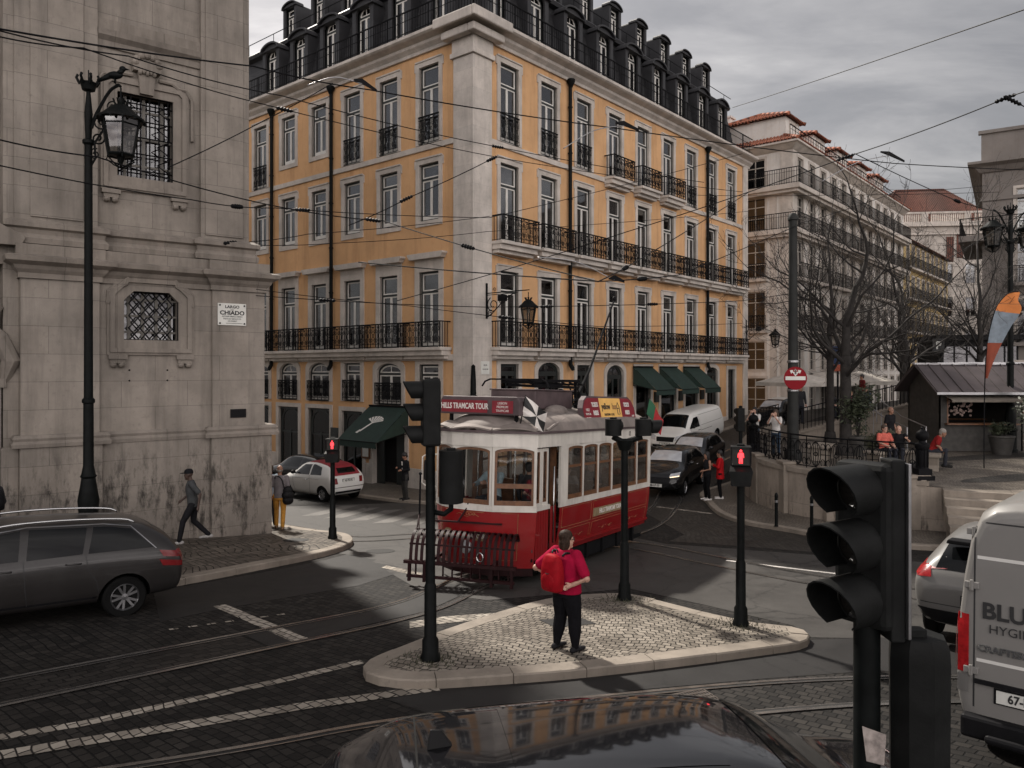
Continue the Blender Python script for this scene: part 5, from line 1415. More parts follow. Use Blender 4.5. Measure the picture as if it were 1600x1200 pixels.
# folded pantograph and trolley base
mb = MB()
for y in (-.34, .30):
    mb.bar((-.15, y, 3.90), (-2.5, y*.8, 3.96), .07, .06); mb.bar((-.3, y, 3.82), (-2.3, y*.8, 3.80), .06, .06)
    mb.bar((-2.4, y*.8, 3.3), (-2.35, y*.8, 3.95), .06, .06)
for x in (-.2, -.75, -1.4, -2.0, -2.4): mb.bar((x, -.42, 3.87), (x, .38, 3.87), .045, .04)
mb.bar((-.1, -.65, 3.93), (-.1, .62, 3.93), .05, .03); mb.tube([(-.1, -.65, 3.93), (-.1, -.78, 3.88), (-.1, -.85, 3.78)], .02, 6); mb.tube([(-.1, .62, 3.93), (-.1, .74, 3.88), (-.1, .8, 3.76)], .02, 6)
mb.tube([(-1.0, .3, 3.75), (-1.2, .34, 3.62), (-1.5, .32, 3.72), (-1.8, .3, 3.66)], .045, 6)
for k in range(3): mb.tube([(-2.35, .28-.2*k, 3.92), (-2.7, .28-.2*k, 3.86), (-2.9, .28-.2*k, 3.65), (-2.95, .28-.2*k, 3.3)], .02, 6)
mb.tube([(-2.6, -.5, 3.4), (-2.6, -.5, 3.66), (-4.0, -.45, 3.66), (-4.15, -.45, 3.5)], .022, 6)
for x in (-1.9, -2.3): mb.lathe([(.09, 0), (.05, .05), (.09, .1), (.05, .15), (.09, .2), (.06, .26)], 8, (x, .3, 3.3)); mb.lathe([(.09, 0), (.05, .05), (.09, .1), (.05, .15), (.09, .2), (.06, .26)], 8, (x, -.3, 3.3))
mb.build('pantograph', M['iron'], TR)
mb = MB(); mb.lathe([(.2, 0), (.16, .12), (.1, .22), (.07, .4)], 10, (-3.0, 0, 3.26)); mb.tube([(-2.7, 0, 3.72), (-3.0, 0, 3.66), (-3.6, 0, 4.3), (-4.95, 0.0, 6.15)], [.04, .045, .03, .022], 7)
mb.ell((-4.97, 0, 6.2), (.06, .05, .07)); mb.build('trolley_pole', M['iron'], TR, smooth=40)
# side advertising boards (slanted, rounded shoulders)
for s in (-1, 1):
    a, b = -1.15, -3.95
    mb = MB(); y0, y1, z0, z1 = s*1.10, s*.98, 3.05, 3.62
    pl = [(a, 0), (b, 0), (b, .30), (b+.12, .47), (b+.3, .56), (a-.3, .56), (a-.12, .47), (a, .30)]
    n = len(pl); T = lambda x, h, o: (x, y0+(y1-y0)*h/.56+s*o, z0+h)
    mb.add([T(x, h, .0) for x, h in pl]+[T(x, h, -.12) for x, h in pl], [tuple(range(n)), tuple(range(2*n-1, n-1, -1))]+[(i, (i+1) % n, (i+1) % n+n, i+n) for i in range(n)])
    bd = mb.build('advertising_board', M['tram_box'], TR)
    mb = MB(); g_ = .025
    pl2 = [(a-g_, .05), (b+g_, .05), (b+g_, .30), (b+.14, .45), (b+.3, .52), (a-.3, .52), (a-.14, .45), (a-g_, .30)]
    mb.add([T(x, h, .004) for x, h in pl2], [tuple(range(len(pl2)))]); mb.build('red_panel', M['sign_red'], bd)
    mb = MB(); mb.add([T(x, h, .008) for x, h in ((-2.0, .05), (-3.15, .05), (-3.15, .52), (-2.0, .52))], [(0, 1, 2, 3)]); mb.build('yellow_panel', M['sign_yellow'], bd)
    up = Vector((0, (y1-y0), .56)).normalized(); xd = (-1 if s > 0 else 1, 0, 0)
    def FMs(x, h): return face_matrix(T(x, h, .012), xd, up)
    mb = MB()
    for x in (-1.76, -3.48):
        if s < 0: x = -1.15-3.95-x
        text_mb(mb, 'TICKETS', .135, FMs(x, .37), sx=.62, bold=.006); text_mb(mb, 'INSIDE', .135, FMs(x, .19), sx=.62, bold=.006)
    xx = -1.38 if s > 0 else -3.72
    text_mb(mb, 'HILLS', .09, FMs(xx, .26), sx=.8); text_mb(mb, 'TRAMCAR', .07, FMs(xx, .17), sx=.75); mb.box(*(0,)*6) if False else None
    text_mb(mb, 'www.yellowbus', .035, FMs(xx, .095)); xx = -3.78 if s > 0 else -1.32; text_mb(mb, 'CARRIS', .06, FMs(xx, .11), sx=.75)
    mb.build('white_lettering', M['sign_white'], bd)
    mb = MB(); xm = -2.5; text_mb(mb, 'yellow', .2, FMs(xm+.18*s, .33), sx=.85, bold=.004); text_mb(mb, 'SIGHTSEEING TOURS', .075, FMs(xm+.05*s, .15), sx=.75)
    mb.M = FMs(-2.98 if s > 0 else -2.17, .29); mb.tube([(-.06, -.14, 0), (-.06, .05, 0), (0, .14, 0), (.06, .05, 0), (.06, -.14, 0)], .008, 4, True); mb.tube([(-.06, 0, 0), (.06, 0, 0)], .008, 4)
    mb.M = Matrix.Identity(4); mb.build('dark_lettering', M['ink'], bd)
    mb = MB(); text_mb(mb, 'bus', .2, FMs(xm-.28*s, .33), sx=.85, bold=.003); mb.build('brown_lettering', M['gold'], bd)
# gilt name boards
mb = MB(); n = mb
xf = 1.385
mb.add([(xf, y, z) for y, z in ((-.62, .80), (.28, .80), (.36, .885), (.28, .97), (-.62, .97), (-.70, .885))]+[(xf-.04, y, z) for y, z in ((-.62, .80), (.28, .80), (.36, .885), (.28, .97), (-.62, .97), (-.70, .885))],
       [tuple(range(6)), tuple(range(11, 5, -1))]+[(i, (i+1) % 6, (i+1) % 6+6, i+6) for i in range(6)])
bd = mb.build('name_board', M['sign_board'], TR)
mb = MB(); text_mb(mb, 'HILLS TRAMCAR TOUR', .125, face_matrix((xf+.003, -.17, .885), (0, 1, 0)), sx=.72, bold=.003); mb.build('lettering', M['sign_white'], bd)
for s in (-1, 1):
    mb = MB(); y = s*1.152; mb.box(-3.3, -1.55, min(y, y-s*.02), max(y, y-s*.02), 1.0, 1.18); bd = mb.build('name_board', M['sign_board'], TR)
    mb = MB(); text_mb(mb, 'HILLS TRAMCAR TOUR', .14, face_matrix((-2.42, s*1.155, 1.09), (-s, 0, 0)), sx=.8, bold=.003); mb.build('lettering', M['sign_white'], bd)
mb = MB(); text_mb(mb, '12', .17, face_matrix((1.415, .05, ZT+.12), (0, 1, 0)), sx=.8); text_mb(mb, '12', .15, face_matrix((-3.4, HW+.026, ZT+.12), (-1, 0, 0)), sx=.8); mb.build('fleet_number', M['ink'], TR)
# gold lining
mb = MB()
def lining(P, r=.004): mb.tube(P, r, 4, True, False)
for s in (-1, 1):
    for a, b in ((-.12, -1.45), (-1.55, -4.6)):
        for z0_, z1_ in ((.95, 1.34), (.56, .89)):
            y0_, y1_ = s*(rocker(z0_)+.004), s*(rocker(z1_)+.004); lining([(a, y0_, z0_), (b, y0_, z0_), (b, y1_, z1_), (a, y1_, z1_)])
    for k in range(3):
        x = -.8-1.5*k
        for q in range(2): mb.tube([(x+(-1)**q*.05*j, s*(rocker(.7)+.004), .72+.06*math.sin(j*1.3)*(1-j/8)) for j in range(8)], .004, 4, caps=False)
def frontx(y):
    for (xa, ya), (xb, yb) in zip(fr[:-1], fr[1:]):
        if yb <= y <= ya: return xa+(xb-xa)*(ya-y)/(ya-yb)
    return FX
P = [(frontx(y)*(1-.02*(ZS-z))+.006, y*(1-.04*(ZS-z)), z) for y, z in [(.84, .45), (.6, .45), (.2, .45), (-.2, .45), (-.6, .45), (-.84, .45), (-.84, 1.34), (-.6, 1.34), (-.2, 1.34), (.2, 1.34), (.6, 1.34), (.84, 1.34)]]
lining(P, .0045)
for q in range(3): mb.tube([(frontx(-.1+.07*q+.03*math.cos(t_))+.002, -.1+.07*q+.03*math.cos(t_), 1.30+.03*math.sin(t_)*(1-.15*q)) for t_ in [2*PI*i/10 for i in range(11)]], .004, 4, caps=False)
mb.tube([(frontx(-.35+.5*i/10)+.002, -.35+.5*i/10, 1.27+.03*math.sin(i)) for i in range(11)], .004, 4, caps=False)
mb.build('gold_lining', M['gold'], TR)
# headlight, coupling ring
mb = MB(); mb.M = Matrix.Translation((1.34, -.12, .66)) @ Matrix.Rotation(PI/2, 4, 'Y'); mb.lathe([(.11, 0), (.13, .04), (.13, .09), (.11, .1), (.0, .13)], 16); mb.build('headlight', M['head_lens'], TR, smooth=40)
mb = MB(); mb.M = Matrix.Translation((-.16, -.03, 0)); mb.tube([(1.98, .52+.07*math.cos(t_), .60+.08*math.sin(t_)) for t_ in [2*PI*i/14 for i in range(14)]], .012, 6, True); mb.build('coupling_ring', M['chrome'], TR)
# slatted fender
FMX = Matrix.Translation((-.04, -.02, 0)) @ Matrix.Translation((1.42, 0, 0)) @ Matrix.Rotation(R(19), 4, 'Z') @ Matrix.Translation((-1.42, 0, 0))
mb = MB(FMX)
for k in range(19):
    y = -1.02+1.95*k/18
    P = smooth_path([(1.42, y, .84), (1.50, y, .95), (1.66, y, .99), (1.82, y, .92), (1.92, y, .78), (1.96, y, .6), (1.97, y, .40)], 3)
    rg = []
    for i, q in enumerate(P):
        d = (P[min(i+1, len(P)-1)]-P[max(i-1, 0)]).normalized(); nn = Vector((-d.z, 0, d.x)); w_ = Vector((0, .029, 0))
        rg.append([q+w_+nn*.008, q-w_+nn*.008, q-w_-nn*.008, q+w_-nn*.008])
    mb.loft(rg)
mb.build('fender_slats', M['tram_maroon'], TR, smooth=60)
mb = MB(FMX)
mb.box(1.93, 2.03, -1.14, 1.02, .40, .46); mb.box(1.90, 1.96, -1.1, .98, .13, .18); mb.box(1.90, 1.94, -1.06, .98, .74, .77)
mb.bar((1.42, -1.02, .84), (1.42, .95, .84), .04, .04); mb.bar((1.50, -.9, 1.14), (1.50, .62, 1.14), .045, .03)
for y in (-1.05, -.75, .55, .93): mb.box(1.90, 1.97, y-.025, y+.025, .06, .46)
for y in (-.7, .55): mb.bar((1.0, y, .42), (1.95, y, .42), .06, .06); mb.bar((1.12, y, .86), (1.42, y, .84), .03, .03); mb.bar((1.3, y, 1.08), (1.51, y, 1.14), .025, .025)
for k in range(11): y = -.95+.18*k; mb.box(1.84, 1.88, y-.012, y+.012, .13, .42)
mb.tube([(1.52, -.25, 1.14), (1.42, -.1, 1.4), (1.40, -.08, 1.5)], .02, 5)
mb.tube([(1.55, -1.05, 1.0), (1.45, -1.06, 1.2), (1.42, -1.06, 1.24)], .015, 5); mb.tube([(1.75, -1.0, .95), (1.45, -1.06, 1.22)], .012, 5); mb.tube([(1.85, -.9, .85), (1.45, -1.06, 1.22)], .012, 5)
mb.build('fender_frame', M['tram_maroon'], TR)
mb = MB(FMX); mb.cyl((1.42, -1.06, 1.2), (1.42, -1.06, 2.0), .02, n=8); mb.ell((1.42, -1.06, 2.02), .035, 8, 6); mb.build('fender_staff', M['iron'], TR, smooth=40)
mb = MB(); mb.tube([(.9, -1.05, 2.34), (.98, -1.45, 2.34), (1.0, -1.55, 2.28), (1.0, -1.56, 1.75), (.98, -1.48, 1.68), (.9, -1.08, 1.68)], .018, 6); o = mb.build('mirror_bracket', M['tram_white'], TR, smooth=True)
mb = MB(); mb.M = Matrix.Translation((.98, -1.42, 2.0)) @ Matrix.Rotation(.5, 4, 'Z'); mb.box(-.03, .03, -.09, .09, -.2, .22); mb.build('mirror', M['black_plastic'], TR, bevel=.03)
# underframe
mb = MB(); mb.box(-4.5, .2, -.8, .8, .3, .5); mb.box(-4.0, -.6, .75, .95, .12, .4); mb.box(-4.0, -.6, -.95, -.75, .12, .4); mb.box(.2, 1.1, -.5, .5, .3, .4)
for x in (-.7, -1.6, -2.4, -3.2, -4.1): mb.box(x-.04, x+.04, .7, 1.0, .1, .42)
mb.bar((.3, .85, .12), (-4.9, .85, .12), .04, .1); mb.bar((.3, -.85, .12), (-4.9, -.85, .12), .04, .1)
mb.build('underframe', M['black_plastic'], TR)
for x in (-1.2, -3.4):
    for s in (-1, 1):
        mb = MB(); mb.M = Matrix.Translation((x, s*.46, .36)) @ Matrix.Rotation(PI/2, 4, 'X'); mb.lathe([(.1, -.06), (.36, -.05), (.36, .05), (.1, .06)], 20); mb.build('wheel', M['rail'], TR, smooth=40)
# inside: floor, bulkheads, seats, controller
mb = MB(); mb.box(-LB, FX, -1.05, 1.05, .6, .66); mb.build('floor', M['tram_box'], TR)
for x in (0, -LB):
    for y in (-.9, .9): mb = MB(); mb.box(x-.09, x-.05, y-.12, y+.12, .66, ZT); mb.build('bulkhead', M['wood'], TR)
mb = MB(); mb.box(-LB, .9, -1.08, 1.08, ZT+.30, ZT+.33); mb.build('ceiling', M['tram_white'], TR)
st = MB()
for k in range(5):
    for y in (-.68, .68): st.box(-.55-.85*k-.42, -.55-.85*k, y-.4, y+.4, 1.0, 1.12); st.box(-.98-.85*k, -.90-.85*k, y-.4, y+.4, 1.1, 1.75)
st.build('seats', M['wood'], TR, bevel=.02)
mb = MB(); mb.lathe([(.13, 0), (.13, .55), (.16, .58), (.16, .66), (.0, .68)], 12, (.8, -.2, .66)); mb.tube([(.8, -.2, 1.36), (.8, -.02, 1.38)], .02, 6); mb.build('controller', M['gold'], TR, smooth=40)
mb = MB(); mb.cyl((.35, .3, .66), (.35, .3, ZT), .02, n=8); mb.cyl((.35, -.6, .66), (.35, -.6, ZT), .02, n=8); mb.build('pole', M['chrome'], TR)

def tram_pt(x, y, z):
    return lmat(TR) @ Vector((x, y, z))
# two flags on the roof
def flag(name, label, base, tipdir, panels):
    t = thing(name, label, 'flag', tuple(base)); mb = MB(); mb.cyl((0, 0, 0), tuple(Vector(tipdir)*1.02), .012, n=6); mb.build('staff', M['iron'], t)
    panels(t, Vector(tipdir))
def city_flag(t, tip):
    for q, m_ in ((0, M['ink']), (1, M['sign_white'])):
        mb = MB(); c = (.5, .5)
        ring = [(0, 0), (.5, 0), (1, 0), (1, .5), (1, 1), (.5, 1), (0, 1), (0, .5)]
        side = Vector((.62, -.15, -.42))
        def F(u, v): return tip*(.42+.58*v)*1+side*u*.72+Vector((.04*math.sin(5*u), -.05*math.sin(6*u+2*v), -.07*math.sin(PI*u)*.6))
        for k in range(8):
            if k % 2 == q:
                a, b = ring[k], ring[(k+1) % 8]
                m1 = ((a[0]+b[0])/2, (a[1]+b[1])/2)
                mb.add([F(*c), F((a[0]+c[0])/2, (a[1]+c[1])/2), F(*a), F(*m1), F(*b), F((b[0]+c[0])/2, (b[1]+c[1])/2)], [(0, 1, 2, 3, 4, 5)])
        mb.build('dark_cloth' if q == 0 else 'light_cloth', m_, t)
flag('flag', 'black and white quartered pennant drooping at the front corner of the tram roof', tram_pt(1.0, .78, 2.92), (.12, -.03, .66), city_flag)
M['flag_green'] = mat('green_cloth', (.02, .10, .05), .8); M['flag_red'] = mat('red_cloth', (.35, .02, .025), .8)
def red_flag(t, tip):
    for q, m_ in ((0, M['flag_green']), (1, M['flag_red'])):
        mb = MB(); side = Vector((.30, -.1, -.42)); vs = []
        for i in range(5):
            u = (0 if q == 0 else .4)+(.4 if q == 0 else .6)*i/4
            for v in (0, 1): vs.append(tip*(.35+.62*v)+side*u*1.2+Vector((.03*math.sin(6*u), 0, -.05*u)))
        mb.add(vs, [(2*i, 2*i+2, 2*i+3, 2*i+1) for i in range(4)]); mb.build('green_cloth' if q == 0 else 'red_cloth', m_, t)
flag('flag', 'red and green pennant at the rear corner of the tram roof', tram_pt(-5.1, .85, 2.98), (.12, .0, .62), red_flag)

# ------------------------------------------------------------------ vehicles
M['paint_grey'] = car_mat('paint_grey', (.024, .022, .0215), .32, .2, .2)
M['paint_white'] = car_mat('paint_white', (.68, .67, .64), .32, 0, .12)
M['paint_vanwhite'] = car_mat('paint_van_shaded_white', (.20, .193, .183), .45, 0, .3)  # van white, darkened in the colour to stand in for shade at right
M['paint_dimmed_white'] = car_mat('paint_shaded_white', (.15, .146, .14), .34, 0, .3)  # SUV white with the right edge's shade put into its colour
M['paint_black'] = car_mat('paint_black', (.010, .010, .011), .16, 0, .08)
M['paint_darkgrey'] = car_mat('paint_dark_grey', (.02, .021, .023), .2, .2, .15)
M['canvas_red'] = mat('red_canvas_top', (.22, .012, .02), .75, var=.2)
M['mirror_black'] = car_mat('gloss_black', (.006, .006, .007), .07, 0, .03); MATS['gloss_black'].node_tree.nodes['Principled BSDF'].inputs['Coat Weight'].default_value = .8

def ring_of(st):
    x, zb, zw, zt, ws, wm, ww, wt = st
    half = [(.0, zb), (ws*.8, zb), (ws, zb+.07), (wm, zb+(zw-zb)*.55), (wm*.995, zw-.07), (ww, zw), (wt+(ww-wt)*.16, zw+(zt-zw)*.84), (wt*.82, zt-.012), (wt*.4, zt), (0, zt+.004)]
    return [(x, y, z) for y, z in half]+[(x, -y, z) for y, z in half[-2:0:-1]]
def densify(sts, per=3):
    out = []; n = len(sts)
    A = [np.array(s, float) for s in sts]
    for i in range(n-1):
        a, b, c, d = A[max(i-1, 0)], A[i], A[i+1], A[min(i+2, n-1)]
        for k in range(per):
            t = k/per; q = .5*((2*b)+(c-a)*t+(2*a-5*b+4*c-d)*t*t+(3*b-a-3*c+d)*t**3)
            q[0] = b[0]+(c[0]-b[0])*t
            out.append(q)
    out.append(A[-1]); return out

class Car:
    def __init__(s, name, label, cat, sts, L, pos, heading, paint, wheels, wr=.32, track=.76, group=None, per=3, dz=0, pitch=None):
        x, y = pos
        h = Vector((math.cos(heading), math.sin(heading)))
        z = G(x, y); zf, zr = G(x+h.x*1.3, y+h.y*1.3), G(x-h.x*1.3, y-h.y*1.3)
        s.t = thing(name, label, cat, (x, y, (zf+zr)/2+dz), heading, group)
        s.t.rotation_euler = (0, -math.atan2(zf-zr, 2.6), heading)
        s.L = L; s.sh = L/2
        mb = MB(); mb.loft([ring_of(q) for q in densify([(st[0]-s.sh, *st[1:]) for st in sts], per)])
        s.body = mb.build('body', [paint, M['rubber']], s.t, smooth=True, fix=True)
        sub = s.body.modifiers.new('s', 'SUBSURF'); sub.levels = 1; sub.render_levels = 1
        apply_mods(s.body)
        cut = MB()
        for wx in wheels:
            for sg in (-1, 1): cut.tube([(wx-s.sh, sg*(track-.24), wr), (wx-s.sh, sg*(track+.5), wr)], wr+.06, 28)
        c = cut.build('cut', [M['rubber']], s.t, fix=True)
        bo = s.body.modifiers.new('b', 'BOOLEAN'); bo.operation = 'DIFFERENCE'; bo.object = c; bo.solver = 'EXACT'
        try: bo.material_mode = 'TRANSFER'
        except Exception: pass
        apply_mods(s.body)
        s.body.data.polygons.foreach_set('use_smooth', [True]*len(s.body.data.polygons)); s.body.data.set_sharp_from_angle(angle=R(38))
        CHILD[s.t.name].remove(c); bpy.data.objects.remove(c)
        me = s.body.data
        s.bvh = BVHTree.FromPolygons([v.co.copy() for v in me.vertices], [tuple(p.vertices) for p in me.polygons])
        for wx in wheels:
            for sg in (-1, 1): s.wheel(wx-s.sh, sg*track, wr, sg)
    def wheel(s, x, y, r, sg):
        B = Matrix.Translation((x, y, r)) @ Matrix.Rotation(-PI/2*sg, 4, 'X')
        mb = MB(B); mb.lathe([(r*.62, -.1), (r*.92, -.105), (r, -.07), (r, .07), (r*.92, .1), (r*.66, .095), (r*.64, .06)], 28)
        w = mb.build('wheel', M['rubber'], s.t, smooth=35)
        m2 = MB(B); m2.lathe([(r*.66, .085), (r*.63, .095), (r*.58, .06), (r*.55, -.02)], 28, caps=False); m2.lathe([(r*.16, .05), (r*.15, .075), (0, .08)], 14)
        for k in range(5):
            for dd in (-.13, .13):
                a = 2*PI*k/5+dd; b = 2*PI*k/5+dd*1.9
                m2.bar((r*.12*math.cos(a), r*.12*math.sin(a), .055), (r*.60*math.cos(b), r*.60*math.sin(b), .065), r*.11, .03)
        m2.build('rim', M['alloy'], w, smooth=35)
        m3 = MB(B); m3.lathe([(0, -.03), (r*.6, -.03), (r*.6, -.028), (0, -.028)], 18); m3.build('brake_disc', M['black_plastic'], w)
    def over(s, name, poly, mode, m, off=.005, parent=None, step=.07, xs=True, label=None):
        """a panel (glass, lamp, seam) cut to a 2-D outline and laid on the body's skin"""
        bm = bmesh.new(); bm.faces.new([bm.verts.new((a-(s.sh if mode in 'LRT' else 0), b, 0)) for a, b in poly])
        us = [v.co.x for v in bm.verts]; vs = [v.co.y for v in bm.verts]
        for lo, hi, ax in ((min(us), max(us), 0), (min(vs), max(vs), 1)):
            k = math.ceil((hi-lo)/step)
            for i in range(1, k):
                q = lo+(hi-lo)*i/k; bmesh.ops.bisect_plane(bm, geom=bm.verts[:]+bm.edges[:]+bm.faces[:], plane_co=(q, 0, 0) if ax == 0 else (0, q, 0), plane_no=(1, 0, 0) if ax == 0 else (0, 1, 0), dist=1e-5)
        ok = {}
        for v in bm.verts:
            u, w = v.co.x, v.co.y
            o, d = {'L': ((u, 3, w), (0, -1, 0)), 'R': ((u, -3, w), (0, 1, 0)), 'T': ((u, w, 4), (0, 0, -1)), 'B': ((-6, u, w), (1, 0, 0)), 'F': ((6, u, w), (-1, 0, 0))}[mode]
            hit, nrm, _, _ = s.bvh.ray_cast(Vector(o), Vector(d))
            if hit is None: ok[v] = False; continue
            if nrm.dot(Vector(d)) > 0: nrm = -nrm
            v.co = hit+nrm*off; ok[v] = True
        bad = [v for v in bm.verts if not ok[v]]
        if bad: bmesh.ops.delete(bm, geom=bad, context='VERTS')
        bmesh.ops.recalc_face_normals(bm, faces=bm.faces)
        me = bpy.data.meshes.new(name); bm.to_mesh(me); bm.free(); me.materials.append(m)
        me.polygons.foreach_set('use_smooth', [True]*len(me.polygons))
        ob = bpy.data.objects.new(name, me); COL.objects.link(ob); link_child(ob, parent or s.t, False)
        return tag(ob, label)
    def both(s, name, poly, m, off=.005, **k):
        return [s.over(name, poly, md, m, off, **k) for md in 'LR']
    def seam(s, pts, mode='LR', w=.012, m=None, name='door_seam'):
        pl = strip_poly(pts, w)
        for md in mode: s.over(name, pl, md, m or M['ink'], .002, step=.05)
    def pt(s, mode, u, w, off=0):
        o, d = {'L': ((u-s.sh, 3, w), (0, -1, 0)), 'R': ((u-s.sh, -3, w), (0, 1, 0)), 'T': ((u-s.sh, w, 4), (0, 0, -1)), 'B': ((-6, u, w), (1, 0, 0)), 'F': ((6, u, w), (-1, 0, 0))}[mode]
        hit, n, _, _ = s.bvh.ray_cast(Vector(o), Vector(d))
        if hit is None: return Vector((u, 0, w)), Vector((0, 0, 1))
        return hit+n*off, n
    def handle(s, x, z, m, sides=(1, -1)):
        for sg in sides:
            p, n = s.pt('L' if sg > 0 else 'R', x, z)
            mb = MB(); mb.tube([p+Vector((-.1, 0, 0)), p+Vector((-.08, sg*.03, .005)), p+Vector((.08, sg*.03, .008)), p+Vector((.1, 0, .005))], .014, 6); mb.build('door_handle', m, s.t, smooth=True)
    def mirror(s, x, z, m):
        for sg in (1, -1):
            p, n = s.pt('L' if sg > 0 else 'R', x, z)
            mb = MB(); mb.ell((p.x-.03, p.y+sg*.14, p.z+.06), (.07, .11, .075), 10, 8); mb.bar(p, (p.x, p.y+sg*.1, p.z+.03), .05, .03); mb.build('wing_mirror', m, s.t, smooth=True)
    def plate(s, mode, z, txt, y=0, w=.52):
        p, n = s.pt(mode, y, z); sg = -1 if mode == 'B' else 1
        mb = MB(); x = p.x+sg*.008; mb.box(min(x, x+sg*.012), max(x, x+sg*.012), y-w/2, y+w/2, z-.055, z+.055); o = mb.build('number_plate', M['plate'], s.t)
        l = MB(); text_mb(l, txt, .105, face_matrix((x+sg*.015, y, z), (0, -1, 0) if mode == 'B' else (0, 1, 0)), .002, sx=.85, bold=.003); l.build('plate_lettering', M['ink'], o)
        mb = MB(); x2 = x-sg*.004; mb.box(x2-.004, x2+.004, y-w/2-.02, y+w/2+.02, z-.07, z+.07); mb.build('plate_holder', M['black_plastic'], s.t)

HATCH = [(0, .40, .70, .78, .62, .70, .68, .55), (.06, .30, .86, .96, .78, .84, .81, .66), (.22, .25, .97, 1.20, .82, .87, .84, .64), (.55, .23, .98, 1.40, .84, .88, .85, .60), (1.1, .21, .97, 1.47, .84, .88, .86, .59),
         (1.9, .2, .95, 1.49, .84, .88, .86, .61), (2.5, .2, .93, 1.41, .84, .88, .85, .62), (3.05, .2, .92, 1.10, .84, .88, .82, .64), (3.6, .21, .87, .99, .82, .86, .76, .6), (4.0, .25, .74, .82, .72, .78, .66, .48), (4.15, .34, .56, .6, .5, .56, .48, .35)]
WAGON = [(0, .42, .72, .80, .66, .74, .72, .6), (.07, .31, .90, 1.0, .80, .87, .84, .70), (.25, .27, .99, 1.22, .84, .90, .86, .66), (.6, .24, 1.0, 1.41, .85, .91, .87, .61), (1.15, .22, .98, 1.465, .86, .91, .88, .60),
         (2.2, .2, .95, 1.48, .86, .91, .88, .62), (2.85, .2, .93, 1.41, .86, .91, .87, .63), (3.45, .2, .91, 1.09, .86, .91, .84, .66), (4.05, .2, .87, .99, .85, .9, .78, .62), (4.42, .24, .74, .82, .76, .82, .68, .5), (4.58, .34, .56, .6, .54, .6, .52, .38)]
SUV = [(0, .48, .80, .88, .62, .74, .72, .55), (.06, .34, .96, 1.06, .80, .88, .84, .66), (.22, .30, 1.06, 1.28, .84, .91, .86, .62), (.55, .28, 1.08, 1.50, .85, .92, .87, .60), (1.1, .26, 1.06, 1.60, .86, .92, .88, .60), (1.95, .25, 1.04, 1.62, .86, .92, .88, .62),
       (2.6, .25, 1.03, 1.53, .86, .92, .87, .63), (3.2, .25, 1.01, 1.19, .86, .92, .83, .66), (3.8, .26, .95, 1.07, .84, .90, .77, .62), (4.2, .32, .80, .88, .74, .82, .68, .5), (4.36, .42, .62, .66, .52, .6, .5, .36)]
VITO = [(0, .45, .95, 1.72, .80, .86, .86, .70), (.03, .33, 1.05, 1.84, .90, .95, .94, .76), (.2, .28, 1.1, 1.90, .92, .965, .95, .79), (1.2, .26, 1.1, 1.915, .93, .965, .955, .80), (2.6, .25, 1.1, 1.915, .93, .965, .955, .80), (3.35, .25, 1.1, 1.88, .93, .965, .94, .78),
        (3.8, .25, 1.08, 1.70, .93, .965, .92, .75), (4.35, .25, 1.04, 1.22, .92, .955, .88, .70), (4.8, .27, .95, 1.05, .88, .93, .82, .62), (5.06, .31, .78, .85, .78, .84, .72, .5), (5.14, .42, .60, .64, .58, .64, .54, .38)]
BIGVAN = [(0, .50, 1.2, 2.36, .92, .96, .96, .84), (.02, .42, 1.25, 2.44, .97, 1.0, .995, .88), (.12, .38, 1.3, 2.50, .985, 1.02, 1.01, .90), (1.0, .32, 1.3, 2.52, .99, 1.025, 1.02, .91), (3.0, .3, 1.3, 2.52, .99, 1.025, 1.02, .91), (4.2, .3, 1.3, 2.44, .99, 1.025, .99, .88),
          (4.7, .3, 1.25, 1.9, .98, 1.02, .95, .8), (5.1, .3, 1.15, 1.35, .95, 1.0, .9, .74), (5.4, .35, .9, 1.0, .85, .9, .8, .6), (5.5, .45, .7, .74, .6, .65, .6, .4)]
FIAT = [(0, .46, .66, .72, .54, .62, .60, .48), (.05, .32, .84, .93, .70, .77, .75, .62), (.18, .26, .97, 1.17, .75, .81, .79, .62), (.45, .23, .98, 1.37, .77, .82, .80, .58), (.9, .2, .97, 1.46, .78, .82, .80, .57), (1.5, .2, .95, 1.49, .78, .82, .80, .58),
        (2.1, .2, .93, 1.41, .78, .82, .79, .58), (2.62, .2, .91, 1.09, .77, .82, .77, .6), (3.1, .22, .86, .97, .75, .8, .7, .55), (3.4, .27, .72, .8, .66, .72, .6, .45), (3.55, .38, .56, .6, .46, .52, .44, .32)]
def ang(x, y): return math.atan2(y, x)

# grey estate, bottom left
c = Car('estate_car', 'silver grey estate car with roof rails passing the church pavement', 'car', WAGON, 4.58, (-7.64, 11.66), ang(-.777, -.629), M['paint_grey'], (.88, 3.5), .315, .775)
c.both('side_window', [(.50, 1.05), (.80, 1.33), (1.18, 1.385), (1.33, 1.385), (1.42, 1.03)], M['car_glass']); c.both('side_window', [(1.50, 1.03), (1.42, 1.385), (2.18, 1.40), (2.22, 1.0)], M['car_glass']); c.both('side_window', [(2.32, 1.0), (2.29, 1.395), (2.66, 1.345), (3.25, 1.02), (3.25, .985)], M['car_glass'])
c.both('window_trim', strip_poly([(.46, 1.03), (.80, 1.365), (1.18, 1.415), (2.2, 1.43), (2.7, 1.37)], .012), M['alloy'], .004)
c.over('rear_window', [(-.52, 1.04), (.52, 1.04), (.44, 1.33), (-.44, 1.33)], 'B', M['car_glass']); c.over('windscreen', [(2.83, -.5), (3.35, -.62), (3.35, .62), (2.83, .5)], 'T', M['car_glass'])
for k in (.0, .14):
    for md, sg in (('L', 1), ('R', -1)): c.over('tail_light', [(.06, .95-k), (.42, 1.0-k), (.36, .90-k), (.06, .865-k)], md, M['tail'], .008)
